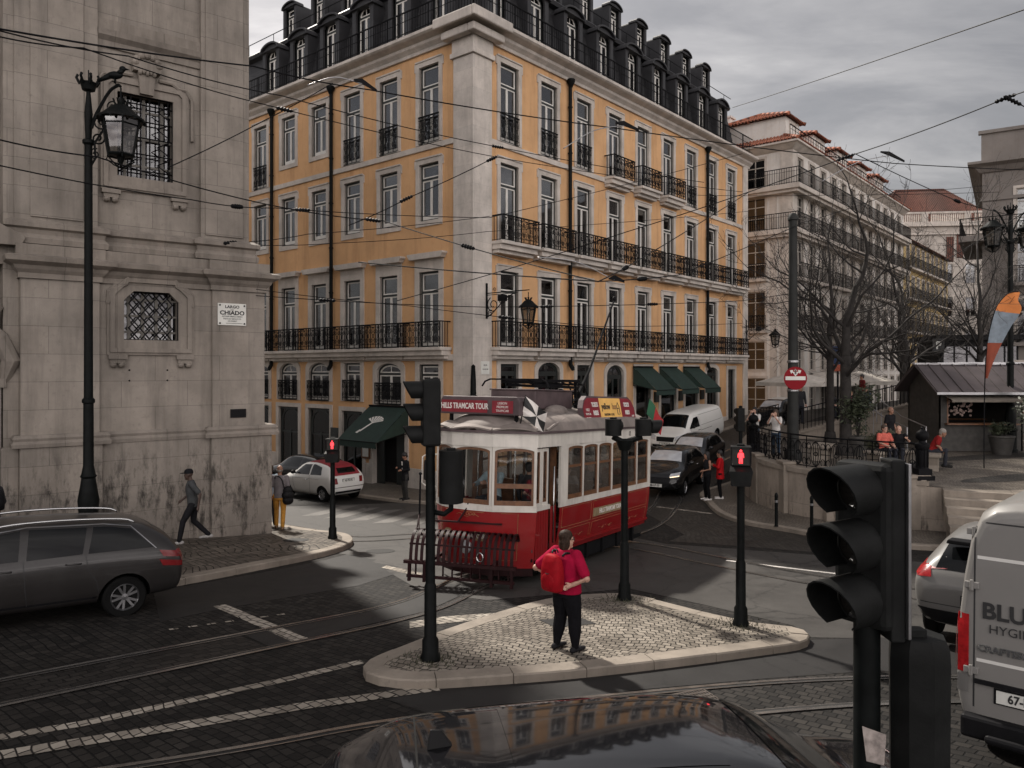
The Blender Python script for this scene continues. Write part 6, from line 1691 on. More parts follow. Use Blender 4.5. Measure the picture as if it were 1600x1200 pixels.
for sg in (-1, 1): c.over('tail_light', [(sg*.86, .80), (sg*.86, .98), (sg*.55, .98), (sg*.55, .86)], 'B', M['tail'], .008)
c.seam([(2.26, 1.0), (2.22, .6), (2.18, .34)]); c.seam([(1.46, 1.03), (1.42, .8), (1.3, .62), (1.24, .4)]); c.seam([(3.3, .98), (3.26, .6), (3.2, .34)]); c.seam([(.5, .82), (3.4, .84)], w=.006); c.seam([(1.25, .36), (3.1, .33)], w=.03, m=M['black_plastic'], name='sill_trim')
c.handle(1.62, .90, M['paint_grey']); c.handle(2.5, .87, M['paint_grey']); c.plate('B', .68, '34-QX-71')
for sg in (-1, 1):
    mb = MB(); P = [Vector((x-c.sh, sg*y, z)) for x, y, z in ((.75, .60, 1.42), (.95, .60, 1.485), (1.7, .61, 1.515), (2.4, .60, 1.49), (2.75, .60, 1.42))]; mb.tube(smooth_path(P, 4), .018, 6); mb.build('roof_rail', M['chrome'], c.t, smooth=True)

# little white car with red soft top
c = Car('small_car', 'small white car with a red canvas top waiting outside the awning shop', 'car', FIAT, 3.55, (-6.2-.765*1.78, 29.25+.644*1.78), ang(-.765, .644), M['paint_white'], (.62, 2.9), .29, .70)
c.both('side_window', [(.66, 1.02), (.80, 1.30), (1.28, 1.39), (1.36, 1.38), (1.36, 1.0)], M['car_glass']); c.both('side_window', [(1.44, 1.0), (1.44, 1.38), (1.9, 1.36), (2.42, 1.02), (2.42, .99)], M['car_glass'])
c.over('canvas_top', [(.22, -.56), (.5, -.54), (1.2, -.5), (1.75, -.5), (1.75, .5), (1.2, .5), (.5, .54), (.22, .56)], 'T', M['canvas_red'], .012); c.over('canvas_back', [(-.60, 1.0), (.60, 1.0), (.5, 1.34), (-.5, 1.34)], 'B', M['canvas_red'], .014)
c.over('rear_window', [(-.42, 1.08), (.42, 1.08), (.38, 1.26), (-.38, 1.26)], 'B', M['car_glass'], .02); c.over('windscreen', [(2.05, -.5), (2.58, -.58), (2.58, .58), (2.05, .5)], 'T', M['car_glass'])
for sg in (-1, 1): c.over('tail_light', [(sg*.50, .70), (sg*.66, .70), (sg*.68, .92), (sg*.52, .92)], 'B', M['tail'], .008)
c.over('bumper_trim', strip_poly([(-.72, .56), (.72, .56)], .02), 'B', M['chrome'], .006); c.over('bumper_grille', [(-.6, .34), (.6, .34), (.6, .42), (-.6, .42)], 'B', M['black_plastic'], .006); c.plate('B', .80, '45-TH-92')
c.seam([(1.40, .99), (1.36, .6), (1.40, .34)]); c.seam([(2.5, .95), (2.44, .6), (2.36, .34)]); c.seam([(.8, .86), (2.9, .84)], w=.006); c.handle(1.58, .82, M['chrome']); c.mirror(2.38, 1.0, M['black_plastic'])

# black hatchback ahead of it
c = Car('hatchback', 'black hatchback parked against the pavement beyond the small white car', 'car', HATCH, 4.15, (-9.0, 33.6), ang(-.765, .644), M['paint_black'], (.72, 3.25), .31, .76)
c.both('side_window', [(.6, 1.03), (.8, 1.32), (1.3, 1.39), (1.3, 1.01)], M['car_glass']); c.both('side_window', [(1.4, 1.0), (1.4, 1.40), (2.2, 1.40), (2.85, 1.03), (2.85, .99)], M['car_glass'])
c.over('rear_window', [(-.5, 1.04), (.5, 1.04), (.42, 1.32), (-.42, 1.32)], 'B', M['car_glass']); c.over('windscreen', [(2.45, -.5), (2.98, -.6), (2.98, .6), (2.45, .5)], 'T', M['car_glass'])
for sg in (-1, 1): c.over('tail_light', [(sg*.60, .80), (sg*.80, .80), (sg*.80, 1.0), (sg*.62, 1.0)], 'B', M['tail'], .008)
c.seam([(1.36, .99), (1.32, .34)])

# white panel van and the cars in the uphill street
c = Car('delivery_van', 'white panel van driving down the street below the green awnings', 'van', VITO, 5.14, (9.2, 40.2), ang(-.62, -.785), M['paint_white'], (.95, 4.15), .34, .82)
c.over('windscreen', [(3.58, -.64), (4.28, -.74), (4.28, .74), (3.58, .64)], 'T', M['car_glass']); c.both('side_window', [(3.02, 1.2), (3.05, 1.66), (3.48, 1.64), (4.02, 1.2), (4.02, 1.16), (3.02, 1.16)], M['car_glass'])
c.both('recess_shade_line', strip_poly([(.3, 1.2), (.32, 1.70), (2.85, 1.72), (2.85, 1.2), (.3, 1.2)], .02), M['paint_vanwhite'], .004); c.seam([(2.95, 1.75), (2.93, .4)]); c.seam([(4.0, 1.1), (3.9, .4)]); c.seam([(1.6, .95), (2.9, .95)], w=.02)  # darker strip paints the shade along a recessed panel's edge
c.over('grille', [(-.45, .66), (.45, .66), (.5, .88), (-.5, .88)], 'F', M['black_plastic'], .006); c.over('lower_grille', [(-.7, .38), (.7, .38), (.7, .52), (-.7, .52)], 'F', M['black_plastic'], .006)
for sg in (-1, 1): c.over('headlight', [(sg*.52, .72), (sg*.85, .78), (sg*.80, .98), (sg*.54, .9)], 'F', M['head_lens'], .01)
c.handle(3.15, 1.0, M['black_plastic']); c.mirror(3.95, 1.2, M['black_plastic']); c.plate('F', .56, '12-XB-07')
c = Car('suv', 'black compact suv with a lit headlamp queueing close behind the tram', 'car', SUV, 4.36, (6.15, 29.6), ang(-.46, -.888), M['paint_black'], (.82, 3.45), .34, .78)
c.over('windscreen', [(2.55, -.52), (3.12, -.64), (3.12, .64), (2.55, .52)], 'T', M['head_lens']); c.both('side_window', [(.7, 1.14), (.95, 1.42), (1.5, 1.50), (1.5, 1.1)], M['car_glass']); c.both('side_window', [(1.6, 1.1), (1.6, 1.51), (2.3, 1.49), (2.95, 1.12), (2.95, 1.09)], M['car_glass'])  # pale lens material paints a sky reflection into the windscreen
for sg in (-1, 1): c.over('headlight', [(sg*.5, .80), (sg*.80, .84), (sg*.80, .94), (sg*.52, .90)], 'F', M['head_lens'], .01); c.over('daytime_lamp', [(sg*.52, .78), (sg*.80, .81), (sg*.80, .835), (sg*.52, .80)], 'F', M['head_lit'], .012)
c.over('grille', [(-.5, .5), (.5, .5), (.55, .78), (-.55, .78)], 'F', M['black_plastic'], .006); c.plate('F', .5, '88-UP-30'); c.seam([(1.55, 1.08), (1.52, .4)]); c.seam([(3.0, 1.05), (2.92, .4)]); c.mirror(2.9, 1.1, M['paint_black']); c.handle(1.75, .98, M['chrome'])
c = Car('saloon_car', 'dark grey car half hidden behind the two women at the crossing', 'car', HATCH, 4.15, (8.15, 34.2), ang(-.5, -.866), M['paint_darkgrey'], (.72, 3.25), .31, .76)
c.over('windscreen', [(2.42, -.5), (3.0, -.6), (3.0, .6), (2.42, .5)], 'T', M['head_lens']); c.both('side_window', [(.6, 1.03), (.8, 1.32), (1.3, 1.39), (1.3, 1.01)], M['car_glass']); c.both('side_window', [(1.4, 1.0), (1.4, 1.40), (2.2, 1.40), (2.85, 1.03), (2.85, .99)], M['car_glass'])  # windscreen's white reflection is painted with the pale lens material
for sg in (-1, 1): c.over('headlight', [(sg*.46, .66), (sg*.72, .7), (sg*.70, .82), (sg*.5, .78)], 'F', M['head_lens'], .01)
c.plate('F', .48, '50-RG-18'); c.mirror(2.8, 1.0, M['paint_darkgrey'])
c = Car('parked_car', 'black parked car with pale reflecting roof beyond the square railing', 'car', HATCH, 4.15, (15.6, 45.3), ang(-.644, -.765), M['paint_black'], (.72, 3.25), .31, .76)
c.over('windscreen', [(2.42, -.5), (3.0, -.6), (3.0, .6), (2.42, .5)], 'T', M['head_lens']); c.both('side_window', [(.6, 1.03), (.8, 1.32), (1.3, 1.39), (2.2, 1.40), (2.85, 1.03), (2.85, .99)], M['car_glass'])  # windscreen reflection painted in by the pale lens material
c.over('roof_reflection', [(.9, -.5), (2.1, -.5), (2.1, .5), (.9, .5)], 'T', M['paint_white'], .006)  # white patch paints the sky's reflection onto the black roof

# white suv and van, right edge
c = Car('suv', 'white suv seen from behind between the large traffic light and the van', 'car', SUV, 4.36, (6.5+.66*2.18, 10.6+.75*2.18), ang(.66, .75), M['paint_dimmed_white'], (.82, 3.45), .34, .78)
c.over('rear_window', [(-.62, 1.10), (.62, 1.10), (.52, 1.44), (-.52, 1.44)], 'B', M['car_glass']); c.both('side_window', [(.62, 1.14), (.95, 1.42), (1.5, 1.50), (2.3, 1.49), (2.95, 1.12), (2.95, 1.09)], M['car_glass'])
for sg in (-1, 1): c.over('tail_light', [(sg*.66, .98), (sg*.86, .96), (sg*.80, 1.18), (sg*.68, 1.12)], 'B', M['tail_lit'], .012); c.over('tail_light', [(.04, .96), (.36, 1.04), (.3, 1.15), (.06, 1.1)], 'L' if sg > 0 else 'R', M['tail_lit'], .012)
c.over('bumper', [(-.84, .36), (.84, .36), (.84, .54), (-.84, .54)], 'B', M['black_plastic'], .008); c.plate('B', .72, '71-VN-64'); c.seam([(-.8, .62), (.8, .62)], 'B'); c.over('emblem', [(.07*math.cos(t), .93+.05*math.sin(t)) for t in [2*PI*i/14 for i in range(14)]], 'B', M['chrome'], .01)
mb = MB(); mb.prism([(-.5, 1.47), (.5, 1.47), (.48, 1.53), (-.48, 1.53)], .0, .28); mb.v = [(.42-v[1]-c.sh, v[0], v[2]) for v in mb.v]; mb.build('spoiler', M['black_plastic'], c.t, bevel=.015)
mb = MB(); mb.bar((.16-c.sh, .0, 1.12), (.2-c.sh, .42, 1.18), .03, .03); mb.build('rear_wiper', M['black_plastic'], c.t)

vh = ang(.66, .75)
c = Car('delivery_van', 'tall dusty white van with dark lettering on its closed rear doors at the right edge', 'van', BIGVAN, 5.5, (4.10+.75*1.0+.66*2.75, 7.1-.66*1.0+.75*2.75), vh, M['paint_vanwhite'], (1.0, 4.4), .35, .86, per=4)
for sg in (-1, 1):
    c.over('tail_light', [(sg*.90, .92), (sg*.985, .92), (sg*.985, 1.45), (sg*.90, 1.45)], 'B', M['tail_lit'], .014); c.over('reversing_lamp', [(sg*.90, .74), (sg*.985, .74), (sg*.985, .90), (sg*.90, .90)], 'B', M['paint_dimmed_white'], .014)
    c.over('tail_light', [(.03, .92), (.14, .92), (.14, 1.45), (.03, 1.45)], 'L' if sg > 0 else 'R', M['tail'], .012)
c.seam([(-.86, .62), (-.86, 2.3)], 'B', .014); c.seam([(.86, .62), (.86, 2.3)], 'B', .014); c.seam([(0, .62), (0, 2.36)], 'B', .016); c.seam([(-.86, 2.3), (.86, 2.3)], 'B', .014); c.seam([(-.84, 1.98), (.84, 1.98)], 'B', .03, M['paint_white'], 'ridge_highlight'); c.seam([(-.84, 1.05), (.84, 1.05)], 'B', .03, M['paint_white'], 'ridge_highlight')  # the two paler strips paint light catching pressed ridges
for sg in (-1, 1):
    for z in (.95, 1.72, 2.2):
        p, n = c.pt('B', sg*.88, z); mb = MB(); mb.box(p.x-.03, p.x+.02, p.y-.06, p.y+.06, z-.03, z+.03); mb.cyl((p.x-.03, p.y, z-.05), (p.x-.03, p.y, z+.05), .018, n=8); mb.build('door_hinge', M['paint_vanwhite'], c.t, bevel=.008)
mb = MB(); mb.box(-c.sh-.10, -c.sh+.1, -.95, .95, .36, .56); mb.box(-c.sh-.16, -c.sh-.1, -.75, .75, .36, .44); mb.build('bumper', M['black_plastic'], c.t, bevel=.03)
p, n = c.pt('B', .4, 1.3); mb = MB(); FMv = lambda y, z: face_matrix((c.pt('B', y, z)[0].x-.014, y, z), (0, -1, 0))
text_mb(mb, 'BLUE', .20, FMv(.80, 1.50), .003, 'LEFT', bold=.006); text_mb(mb, 'HYGIENE', .11, FMv(.745, 1.345), .003, 'LEFT'); mb.build('lettering', M['ink_grey'] if 'ink_grey' in M else M['ink'], c.t)
mb = MB(); text_mb(mb, 'CRAFTER', .08, FMv(.83, 1.16), .008, 'LEFT', sx=1.1, bold=.004); mb.build('model_badge', M['chrome'], c.t)
c.plate('B', .76, '67-RV-58', .42, .52)
mb = MB(); mb.box(p.x-.03, p.x-.008, -.05, .85, .84, .88); mb.build('plate_lamp_bar', M['black_plastic'], c.t)

# gleaming black car just under the camera
c = Car('black_car', 'glossy black car in the foreground with a shark fin aerial on its reflecting roof', 'car', WAGON, 4.58, (.98, 4.72), R(9), M['mirror_black'], (.88, 3.5), .33, .775)
c.both('side_window', [(.50, 1.05), (.80, 1.33), (1.18, 1.385), (2.18, 1.40), (2.22, 1.0)], M['car_glass']); c.both('side_window', [(2.32, 1.0), (2.29, 1.395), (2.66, 1.345), (3.25, 1.02), (3.25, .985)], M['car_glass'])
c.over('windscreen', [(2.80, -.5), (3.36, -.62), (3.36, .62), (2.80, .5)], 'T', M['car_glass']); c.over('sunroof', [(1.25, -.44), (2.45, -.46), (2.45, .46), (1.25, .44)], 'T', M['mirror_black'], .004)
c.seam([(.62, .55), (1.6, .575), (2.78, .56)], 'T', .02, M['rubber'], 'roof_moulding'); c.seam([(.62, -.55), (1.6, -.575), (2.78, -.56)], 'T', .02, M['rubber'], 'roof_moulding'); c.seam([(.72, -.5), (.72, .5)], 'T', .012, M['rubber'], 'roof_seam')
mb = MB(); mb.loft([[(x-c.sh, y, z) for x, y, z in ((.78, w_, 1.44), (.78, -w_, 1.44), (.93, -w_*.7, 1.45), (.93, w_*.7, 1.45))] if i == 0 else [(x-c.sh, y, z) for x, y, z in ((.80, .008, 1.545), (.80, -.008, 1.545), (.86, -.006, 1.54), (.86, .006, 1.54))] for i, w_ in enumerate((.04, .01))]); mb.build('aerial_fin', M['black_plastic'], c.t, bevel=.008)
mb = MB(); mb.bar((3.38-c.sh, -.45, 1.12), (3.1-c.sh, .25, 1.2), .02, .02); mb.bar((3.38-c.sh, .1, 1.12), (3.2-c.sh, .55, 1.18), .02, .02); mb.build('wiper', M['black_plastic'], c.t)
c.mirror(3.15, .98, M['mirror_black']); c.plate('B', .7, '09-QZ-55')

# ------------------------------------------------------------------ lamps, signals, signs
def scroll(mb, c, r, a0, turns, M_, th=.012, n=18):
    """flat spiral in the x,z plane"""
    P = []
    for i in range(n+1):
        t = i/n; rr = r*(1-.78*t); a = a0+turns*2*PI*t; P.append(M_ @ Vector((c[0]+rr*math.cos(a), 0, c[1]+rr*math.sin(a))))
    mb.tube(P, th, 5)
M['lamp_glass'] = pane_mat('lamp_glass', (.62, .60, .56), .08, .8)
def lantern(t, c, h=1.3, w=.36):
    """six-sided street lantern hanging by its crown; c is the top of the roof finial"""
    T = Matrix.Translation(c)
    fr = MB(T); k = 6; zr = -.30*h; zb = -.82*h
    ang_ = [2*PI*i/k for i in range(k)]
    fr.lathe([(.0, 0), (.035, -.02), (.03, -.08*h), (.09, -.10*h), (.17*w/.36, -.14*h), (.27*w/.36, -.22*h), (w*1.02, -.285*h), (w*1.12, -.30*h), (w*1.12, -.325*h), (w*.95, -.33*h)], 18)
    for i in range(12): a = 2*PI*i/12; fr.ell((w*1.08*math.cos(a), w*1.08*math.sin(a), -.335*h), (.03, .03, .035), 6, 5)
    for i in range(8): a = 2*PI*i/8; fr.bar((.10*math.cos(a), .10*math.sin(a), -.11*h), (.15*math.cos(a), .15*math.sin(a), -.03*h), .03, .02)
    for a in ang_: fr.bar((w*.95*math.cos(a), w*.95*math.sin(a), zr), (w*.62*math.cos(a), w*.62*math.sin(a), zb), .035, .03)
    for z, q in ((zr-.02, .94), (zb, .63), (zr-.10*h, .88)):
        fr.tube([(w*q*math.cos(a), w*q*math.sin(a), z) for a in ang_], .016 if z != zb else .03, 5, True)
    for a in ang_:
        fr.tube([(w*.62*math.cos(a), w*.62*math.sin(a), zb), (w*.72*math.cos(a), w*.72*math.sin(a), zb-.05*h), (w*.35*math.cos(a), w*.35*math.sin(a), zb-.13*h), (.03*math.cos(a), .03*math.sin(a), zb-.17*h)], .014, 5)
    fr.lathe([(0, zb-.19*h), (.04, zb-.17*h), (.02, zb-.15*h), (.08, zb-.02*h), (w*.55, zb)], 12)
    fr.tube([(0, 0, 0), (0, 0, .14*h)], .018, 6)
    o = fr.build('lantern', M['iron_green'], t)
    gl = MB(T)
    gl.loft([[(w*.92*math.cos(a), w*.92*math.sin(a), zr-.02) for a in ang_], [(w*.60*math.cos(a), w*.60*math.sin(a), zb) for a in ang_]], caps=False); gl.build('lantern_glass', M['lamp_glass'], o)
    b = MB(T); b.lathe([(.0, -.36*h), (.05, -.38*h), (.05, -.48*h), (.03, -.52*h)], 8); b.build('lamp_bulb', M['sign_white'], o)

def crown(mb, c, r=.17):
    mb.lathe([(.05, 0), (r*.7, .03), (r*.85, .14), (r*.95, .18)], 12, c)
    for i in range(7): a = 2*PI*i/7; mb.tube([(c[0]+r*.9*math.cos(a), c[1]+r*.9*math.sin(a), c[2]+.14), (c[0]+r*1.25*math.cos(a), c[1]+r*1.25*math.sin(a), c[2]+.26), (c[0]+r*1.1*math.cos(a), c[1]+r*1.1*math.sin(a), c[2]+.32)], .028, 5)
def ornate_post(name, label, loc, H, rotz, arm=.66, lh=1.35, lw=.37, r=.085, sides=(1,), raven=True):
    t = thing(name, label, 'street lamp', loc, rotz)
    mb = MB()
    mb.lathe([(.24, 0), (.24, .1), (.20, .14), (.19, .75), (.23, .80), (.23, .86), (.17, .92), (.20, 1.25), (.15, 1.55), (.13, 1.7), (.155, 1.74), (.13, 1.78), (r*1.15, 1.95), (r*1.1, 3.2), (r*1.4, 3.22), (r*1.4, 3.28), (r, 3.32), (r*.85, H-1.4), (r*1.3, H-1.36), (r*1.3, H-1.3), (r*.7, H-1.26), (r*.9, H-.75), (r*.45, H-.35), (r*.5, H-.3)], 16)
    for i in range(10): a = 2*PI*i/10; mb.bar((.185*math.cos(a), .185*math.sin(a), .15), (.185*math.cos(a), .185*math.sin(a), .74), .03, .02)
    mb.build('post', M['iron_green'], t, smooth=35)
    mb = MB(); crown(mb, (0, 0, H-.32)); mb.tube([(0, 0, H-.2), (0, 0, H+.12)], .012, 5); mb.build('crown', M['iron_green'], t, smooth=35)
    for sg in sides:
        mb = MB(); I = Matrix.Scale(sg, 4, (1, 0, 0)) @ Matrix.Identity(4); z0 = H-1.05
        for dz in (0, .10): mb.tube(smooth_path([I @ Vector(p) for p in ((.06, 0, z0+dz*.6), (arm*.25, 0, z0+.28+dz*.4), (arm*.62, 0, z0+.72), (arm*.9, 0, z0+.86+dz*.2), (arm*1.0, 0, z0+.84))], 5), .03-.08*dz, 6)
        scroll(mb, (arm*.42, z0+.12), .17, 2.2, 1.4, I, .018); scroll(mb, (arm*.30, z0-.2), .14, .4, -1.4, I, .018); scroll(mb, (arm*.2, z0-.52), .12, 1.2, 1.3, I, .016); scroll(mb, (arm*.75, z0+.45), .11, 3.4, -1.3, I, .014)
        mb.tube([I @ Vector(p) for p in ((.05, 0, z0-.75), (.14, 0, z0-.6), (.12, 0, z0-.3), (.3, 0, z0-.02), (arm*.6, 0, z0+.35))], .022, 6)
        mb.build('bracket', M['iron_green'], t, smooth=40)
        lantern(t, (sg*arm, 0, z0+.62), lh, lw)
        if raven:
            mb = MB(); x = sg*arm*.82; z = z0+.98
            mb.ell((x, 0, z+.09), (.16, .07, .08)); mb.ell((x+sg*.15, 0, z+.22), (.065, .05, .06)); mb.tube([(x+sg*.08, 0, z+.12), (x+sg*.15, 0, z+.2)], [.06, .045], 8); mb.tube([(x+sg*.2, 0, z+.22), (x+sg*.29, 0, z+.2)], [.025, .006], 6)
            mb.tube([(x-sg*.1, 0, z+.08), (x-sg*.34, 0, z-.03)], [.06, .03], 6); mb.tube([(x, .03, z+.03), (x, .03, z-.08)], .012, 5); mb.tube([(x, -.03, z+.03), (x, -.03, z-.08)], .012, 5)
            crown(mb, (sg*arm*1.0, 0, z0+.9), .07) if False else None
            mb.build('raven_figure', M['iron_green'], t, smooth=True)
    return t
lp = (-8.52, 15.45); lzp = G(*lp)+.12
ornate_post('street_lamp', 'tall black cast iron street lamp with raven and crown in front of the church', (*lp, lzp), 9.9-lzp, R(2), .64, 1.42, .40)
mb = MB(); mb.box(-.02, .02, -.13, .13, 0, .2); 
rp = (18.3, 28.2); rz_ = ZP(*rp)
ornate_post('street_lamp', 'black street lamp with scrolled brackets rising behind the kiosks at the right edge', (*rp, rz_), 10.0-rz_, R(8), .72, 1.3, .36, .1, (-1, 1), False)

def wall_lamp(label, mount, out, armz, reach):
    """bracket lamp: mount point on the wall, out = unit vector away from it"""
    a = math.atan2(out[1], out[0]); t = thing('wall_lamp', label, 'wall lamp', (*mount, armz), a)
    mb = MB(); I = Matrix.Identity(4)
    mb.box(-.02, .03, -.035, .035, -.95, .45); mb.bar((0, 0, .05), (reach*1.02, 0, .05), .035, .035); mb.bar((0, 0, -.02), (reach*.75, 0, -.02), .025, .025)
    scroll(mb, (.34, -.42), .32, 2.0, 1.5, I, .02); scroll(mb, (.78, -.26), .20, 2.4, -1.4, I, .017); scroll(mb, (.2, -.75), .14, 1.0, 1.3, I, .016); scroll(mb, (1.12, -.16), .11, 2.6, 1.3, I, .015); scroll(mb, (.42, .17), .09, 3.4, -1.3, I, .012)
    mb.tube(smooth_path([(0, 0, -.9), (.25, 0, -.78), (.62, 0, -.5), (.95, 0, -.22), (1.45, 0, -.02)], 4), .022, 5)
    mb.box(.70, .95, -.14, .14, -.30, -.06)
    mb.build('bracket', M['iron'], t)
    lantern(t, (reach, 0, -.20), 1.22, .33)
wall_lamp('black lantern on a scrolled iron bracket fixed to the ochre building corner', BL(.62, -.16), (.765, -.644), 6.95, 2.12)
wall_lamp('black lantern on a scrolled bracket at the far end of the ochre facade', BL(25.7, -.12), (.765, -.644), 6.75, 1.9)

# --- traffic signals
def visor(mb, c, d, r, L, n=14):
    """hooded visor: cylinder open at the front with its lower quarter cut away"""
    d = Vector(d).normalized(); sd = d.cross(Vector((0, 0, 1))).normalized(); up = Vector((0, 0, 1)); c = Vector(c)
    o = []; i_ = []
    for k in range(n+1):
        a = R(-58)+R(296)*k/n; e = sd*math.cos(a)+up*math.sin(a)
        ext = L*(.74+.26*max(-.8, math.sin(a)))
        o.append((c+e*r, c+e*r+d*ext)); i_.append((c+e*r*.94, c+e*r*.94+d*ext))
    rings = [[p[0], p[1], q[1], q[0]] for p, q in zip(o, i_)]
    mb.loft(rings)
def lens(t, c, d, r, m, name='lens'):
    d = Vector(d).normalized(); mb = MB(Matrix.Translation(c) @ d.to_track_quat('Z', 'Y').to_matrix().to_4x4()); mb.lathe([(r, 0), (r*.9, .02), (r*.5, .035), (0, .04)], 18); return mb.build(name, m, t, smooth=True)
def signal_head(t, c, d, r=.105, pitch=.26, n=3, m='signal_body', lit=None, L=None, box=None):
    """vertical stack of round lamps facing d; c is the middle of the stack at the housing's front"""
    d = Vector(d).normalized(); sd = d.cross(Vector((0, 0, 1))).normalized(); Rm = Matrix((sd, -d, Vector((0, 0, 1)))).transposed().to_4x4()
    h = pitch*n; D = box or r*1.9
    mb = MB(Matrix.Translation(c) @ Rm); mb.box(-r*1.12, r*1.12, 0, D, -h/2, h/2)
    o = mb.build('signal_housing', M[m], t, bevel=r*.25)
    for k in range(n):
        z = (n-1)/2*pitch-k*pitch; p = Vector(c)+Vector((0, 0, z))
        v = MB(); visor(v, p, d, r*.98, L or r*2.3); v.build('visor', M[m], o, smooth=50)
        lens(o, p+d*.002, d, r*.8, M[lit[k]] if lit and lit[k] else M['signal_lens'])
    return o
def pole_base(mb, r, H):
    mb.lathe([(r*2.1, 0), (r*2.1, .05), (r*1.75, .09), (r*1.7, .26), (r*1.3, .3), (r*1.25, .95), (r*1.05, .98), (r, 1.0), (r, H), (r*.6, H+.02)], 16)
def at_island(x, y): return (x, y, G(x, y)+.112)
# A: three-lamp signal left of the tram
ax, ay = (-1.05, 9.88)
t = thing('traffic_light', 'dark three lamp traffic light on the left tip of the paved island', 'traffic light', at_island(ax, ay))
mb = MB(); pole_base(mb, .062, 3.6); mb.build('pole', M['iron_green'], t, smooth=35)
mb = MB(); mb.box(-.05, .12, -.05, .05, 2.75, 3.62); mb.build('mounting_rail', M['signal_body'], t, bevel=.01)
signal_head(t, (-.11, -.02, 3.18), (-1, -.25, 0), .122, .285, 3, L=.24)
mb = MB(); mb.cyl((.27, -.05, 2.03), (.27, -.05, 2.70), .155, n=12); mb.cyl((.27, -.05, 2.70), (.27, -.05, 2.73), .06, n=10); mb.build('signal_back', M['signal_body'], t, smooth=35)
mb = MB(); mb.tube([(.05, 0, 1.9), (.18, -.03, 1.88), (.27, -.05, 1.95), (.27, -.05, 2.04)], .035, 8); mb.build('bracket', M['iron_green'], t, smooth=True)
# B: pair of small heads seen from behind
bx_, by_ = (1.92, 13.11)
t = thing('traffic_light', 'dark post with two small signal heads on a crossbar at the back of the island', 'traffic light', at_island(bx_, by_))
mb = MB(); pole_base(mb, .06, 2.72); mb.build('pole', M['iron_green'], t, smooth=35)
mb = MB(); mb.tube([(-.2, 0, 2.78), (-.05, 0, 2.70), (.05, 0, 2.70), (.3, 0, 2.78)], .05, 8); mb.cyl((0, 0, 2.55), (0, 0, 2.72), .09, .15, n=12); mb.build('crossbar', M['iron_green'], t, smooth=40)
for x in (-.19, .32):
    mb = MB(); mb.cyl((x, 0, 2.80), (x, 0, 3.08), .14, n=14); mb.cyl((x, 0, 3.08), (x, 0, 3.11), .06, n=10)
    o = mb.build('signal_back', M['signal_body'], t, smooth=35)
    v = MB(); dd = (.35, 1, 0) if x < 0 else (1, .35, 0); visor(v, (x+.12*dd[0], .12*dd[1], 2.94), dd, .12, .22); v.build('visor', M['signal_body'], o, smooth=50)
# pedestrian signals with a red standing figure
def red_man(t, c, d, h):
    d = Vector(d).normalized(); sd = Vector((0, 0, 1)).cross(d).normalized(); Mx = Matrix((sd, Vector((0, 0, 1)), d)).transposed().to_4x4(); Mx.translation = Vector(c)
    mb = MB(Mx); s = h
    mb.add([(.09*s*math.cos(a), .40*s+.09*s*math.sin(a), 0) for a in [2*PI*i/12 for i in range(12)]], [tuple(range(12))])
    for P in ([(-.12, .28), (.12, .28), (.19, .22), (.22, -.08), (.16, -.09), (.12, .12), (.13, -.5), (.03, -.5), (0, -.1), (-.03, -.5), (-.13, -.5), (-.12, .12), (-.16, -.09), (-.22, -.08), (-.19, .22)],): mb.add([(x*s, y*s, 0) for x, y in P], [tuple(range(len(P)))])
    mb.build('red_figure', M['red_light'], t)
def ped_signal(label, loc, H, d, w=.30):
    t = thing('pedestrian_signal', label, 'pedestrian signal', loc)
    mb = MB(); pole_base(mb, .058, H-.35); mb.build('pole', M['iron_green'], t, smooth=35)
    d = Vector(d).normalized(); a = math.atan2(d.y, d.x)+PI/2; Rm = Matrix.Rotation(a, 4, 'Z')
    mb = MB(Rm); mb.box(-w/2, w/2, -.10, .14, H-.30, H); mb.box(-w*.2, w*.2, -.03, .07, H, H+.03); o = mb.build('upper_lamp', M['signal_body'], t, bevel=.02)
    mb = MB(Rm); mb.box(-w/2+.02, w/2-.02, -.104, -.1005, H-.28, H-.02); mb.build('lens_plate', M['signal_lens'], o)
    p = Rm @ Vector((0, -.108, H-.15)); red_man(o, p, d, .21)
    v = MB(Rm); v.box(-w/2, -w/2+.012, -.2, -.1, H-.25, H); v.box(w/2-.012, w/2, -.2, -.1, H-.25, H); v.box(-w/2+.012, w/2-.012, -.2, -.1, H-.012, H); v.build('visor', M['signal_body'], o)
    mb = MB(Rm); mb.box(-w/2, w/2, -.10, .14, H-.60, H-.305); o = mb.build('lower_lamp', M['signal_body'], t, bevel=.02)
    v = MB(Rm); v.add([(-w/2, -.1, H-.305), (w/2, -.1, H-.305), (w/2+.02, -.26, H-.36), (-w/2-.02, -.26, H-.36), (-w/2+.02, -.26, H-.58), (w/2-.02, -.26, H-.58)], [(0, 1, 2, 3), (3, 2, 5, 4)]); v.build('visor', M['signal_body'], o)
cx_, cy_ = (3.47, 11.65)
ped_signal('pedestrian signal showing a red figure on the right end of the paved island', at_island(cx_, cy_), 2.72, (-.28, -1, 0))
dx_, dy_ = (-4.51, 19.31)
ped_signal('pedestrian signal showing a red figure at the tip of the church pavement', (dx_, dy_, G(dx_, dy_)+.12), 2.52, (.1, -1, 0), .32)
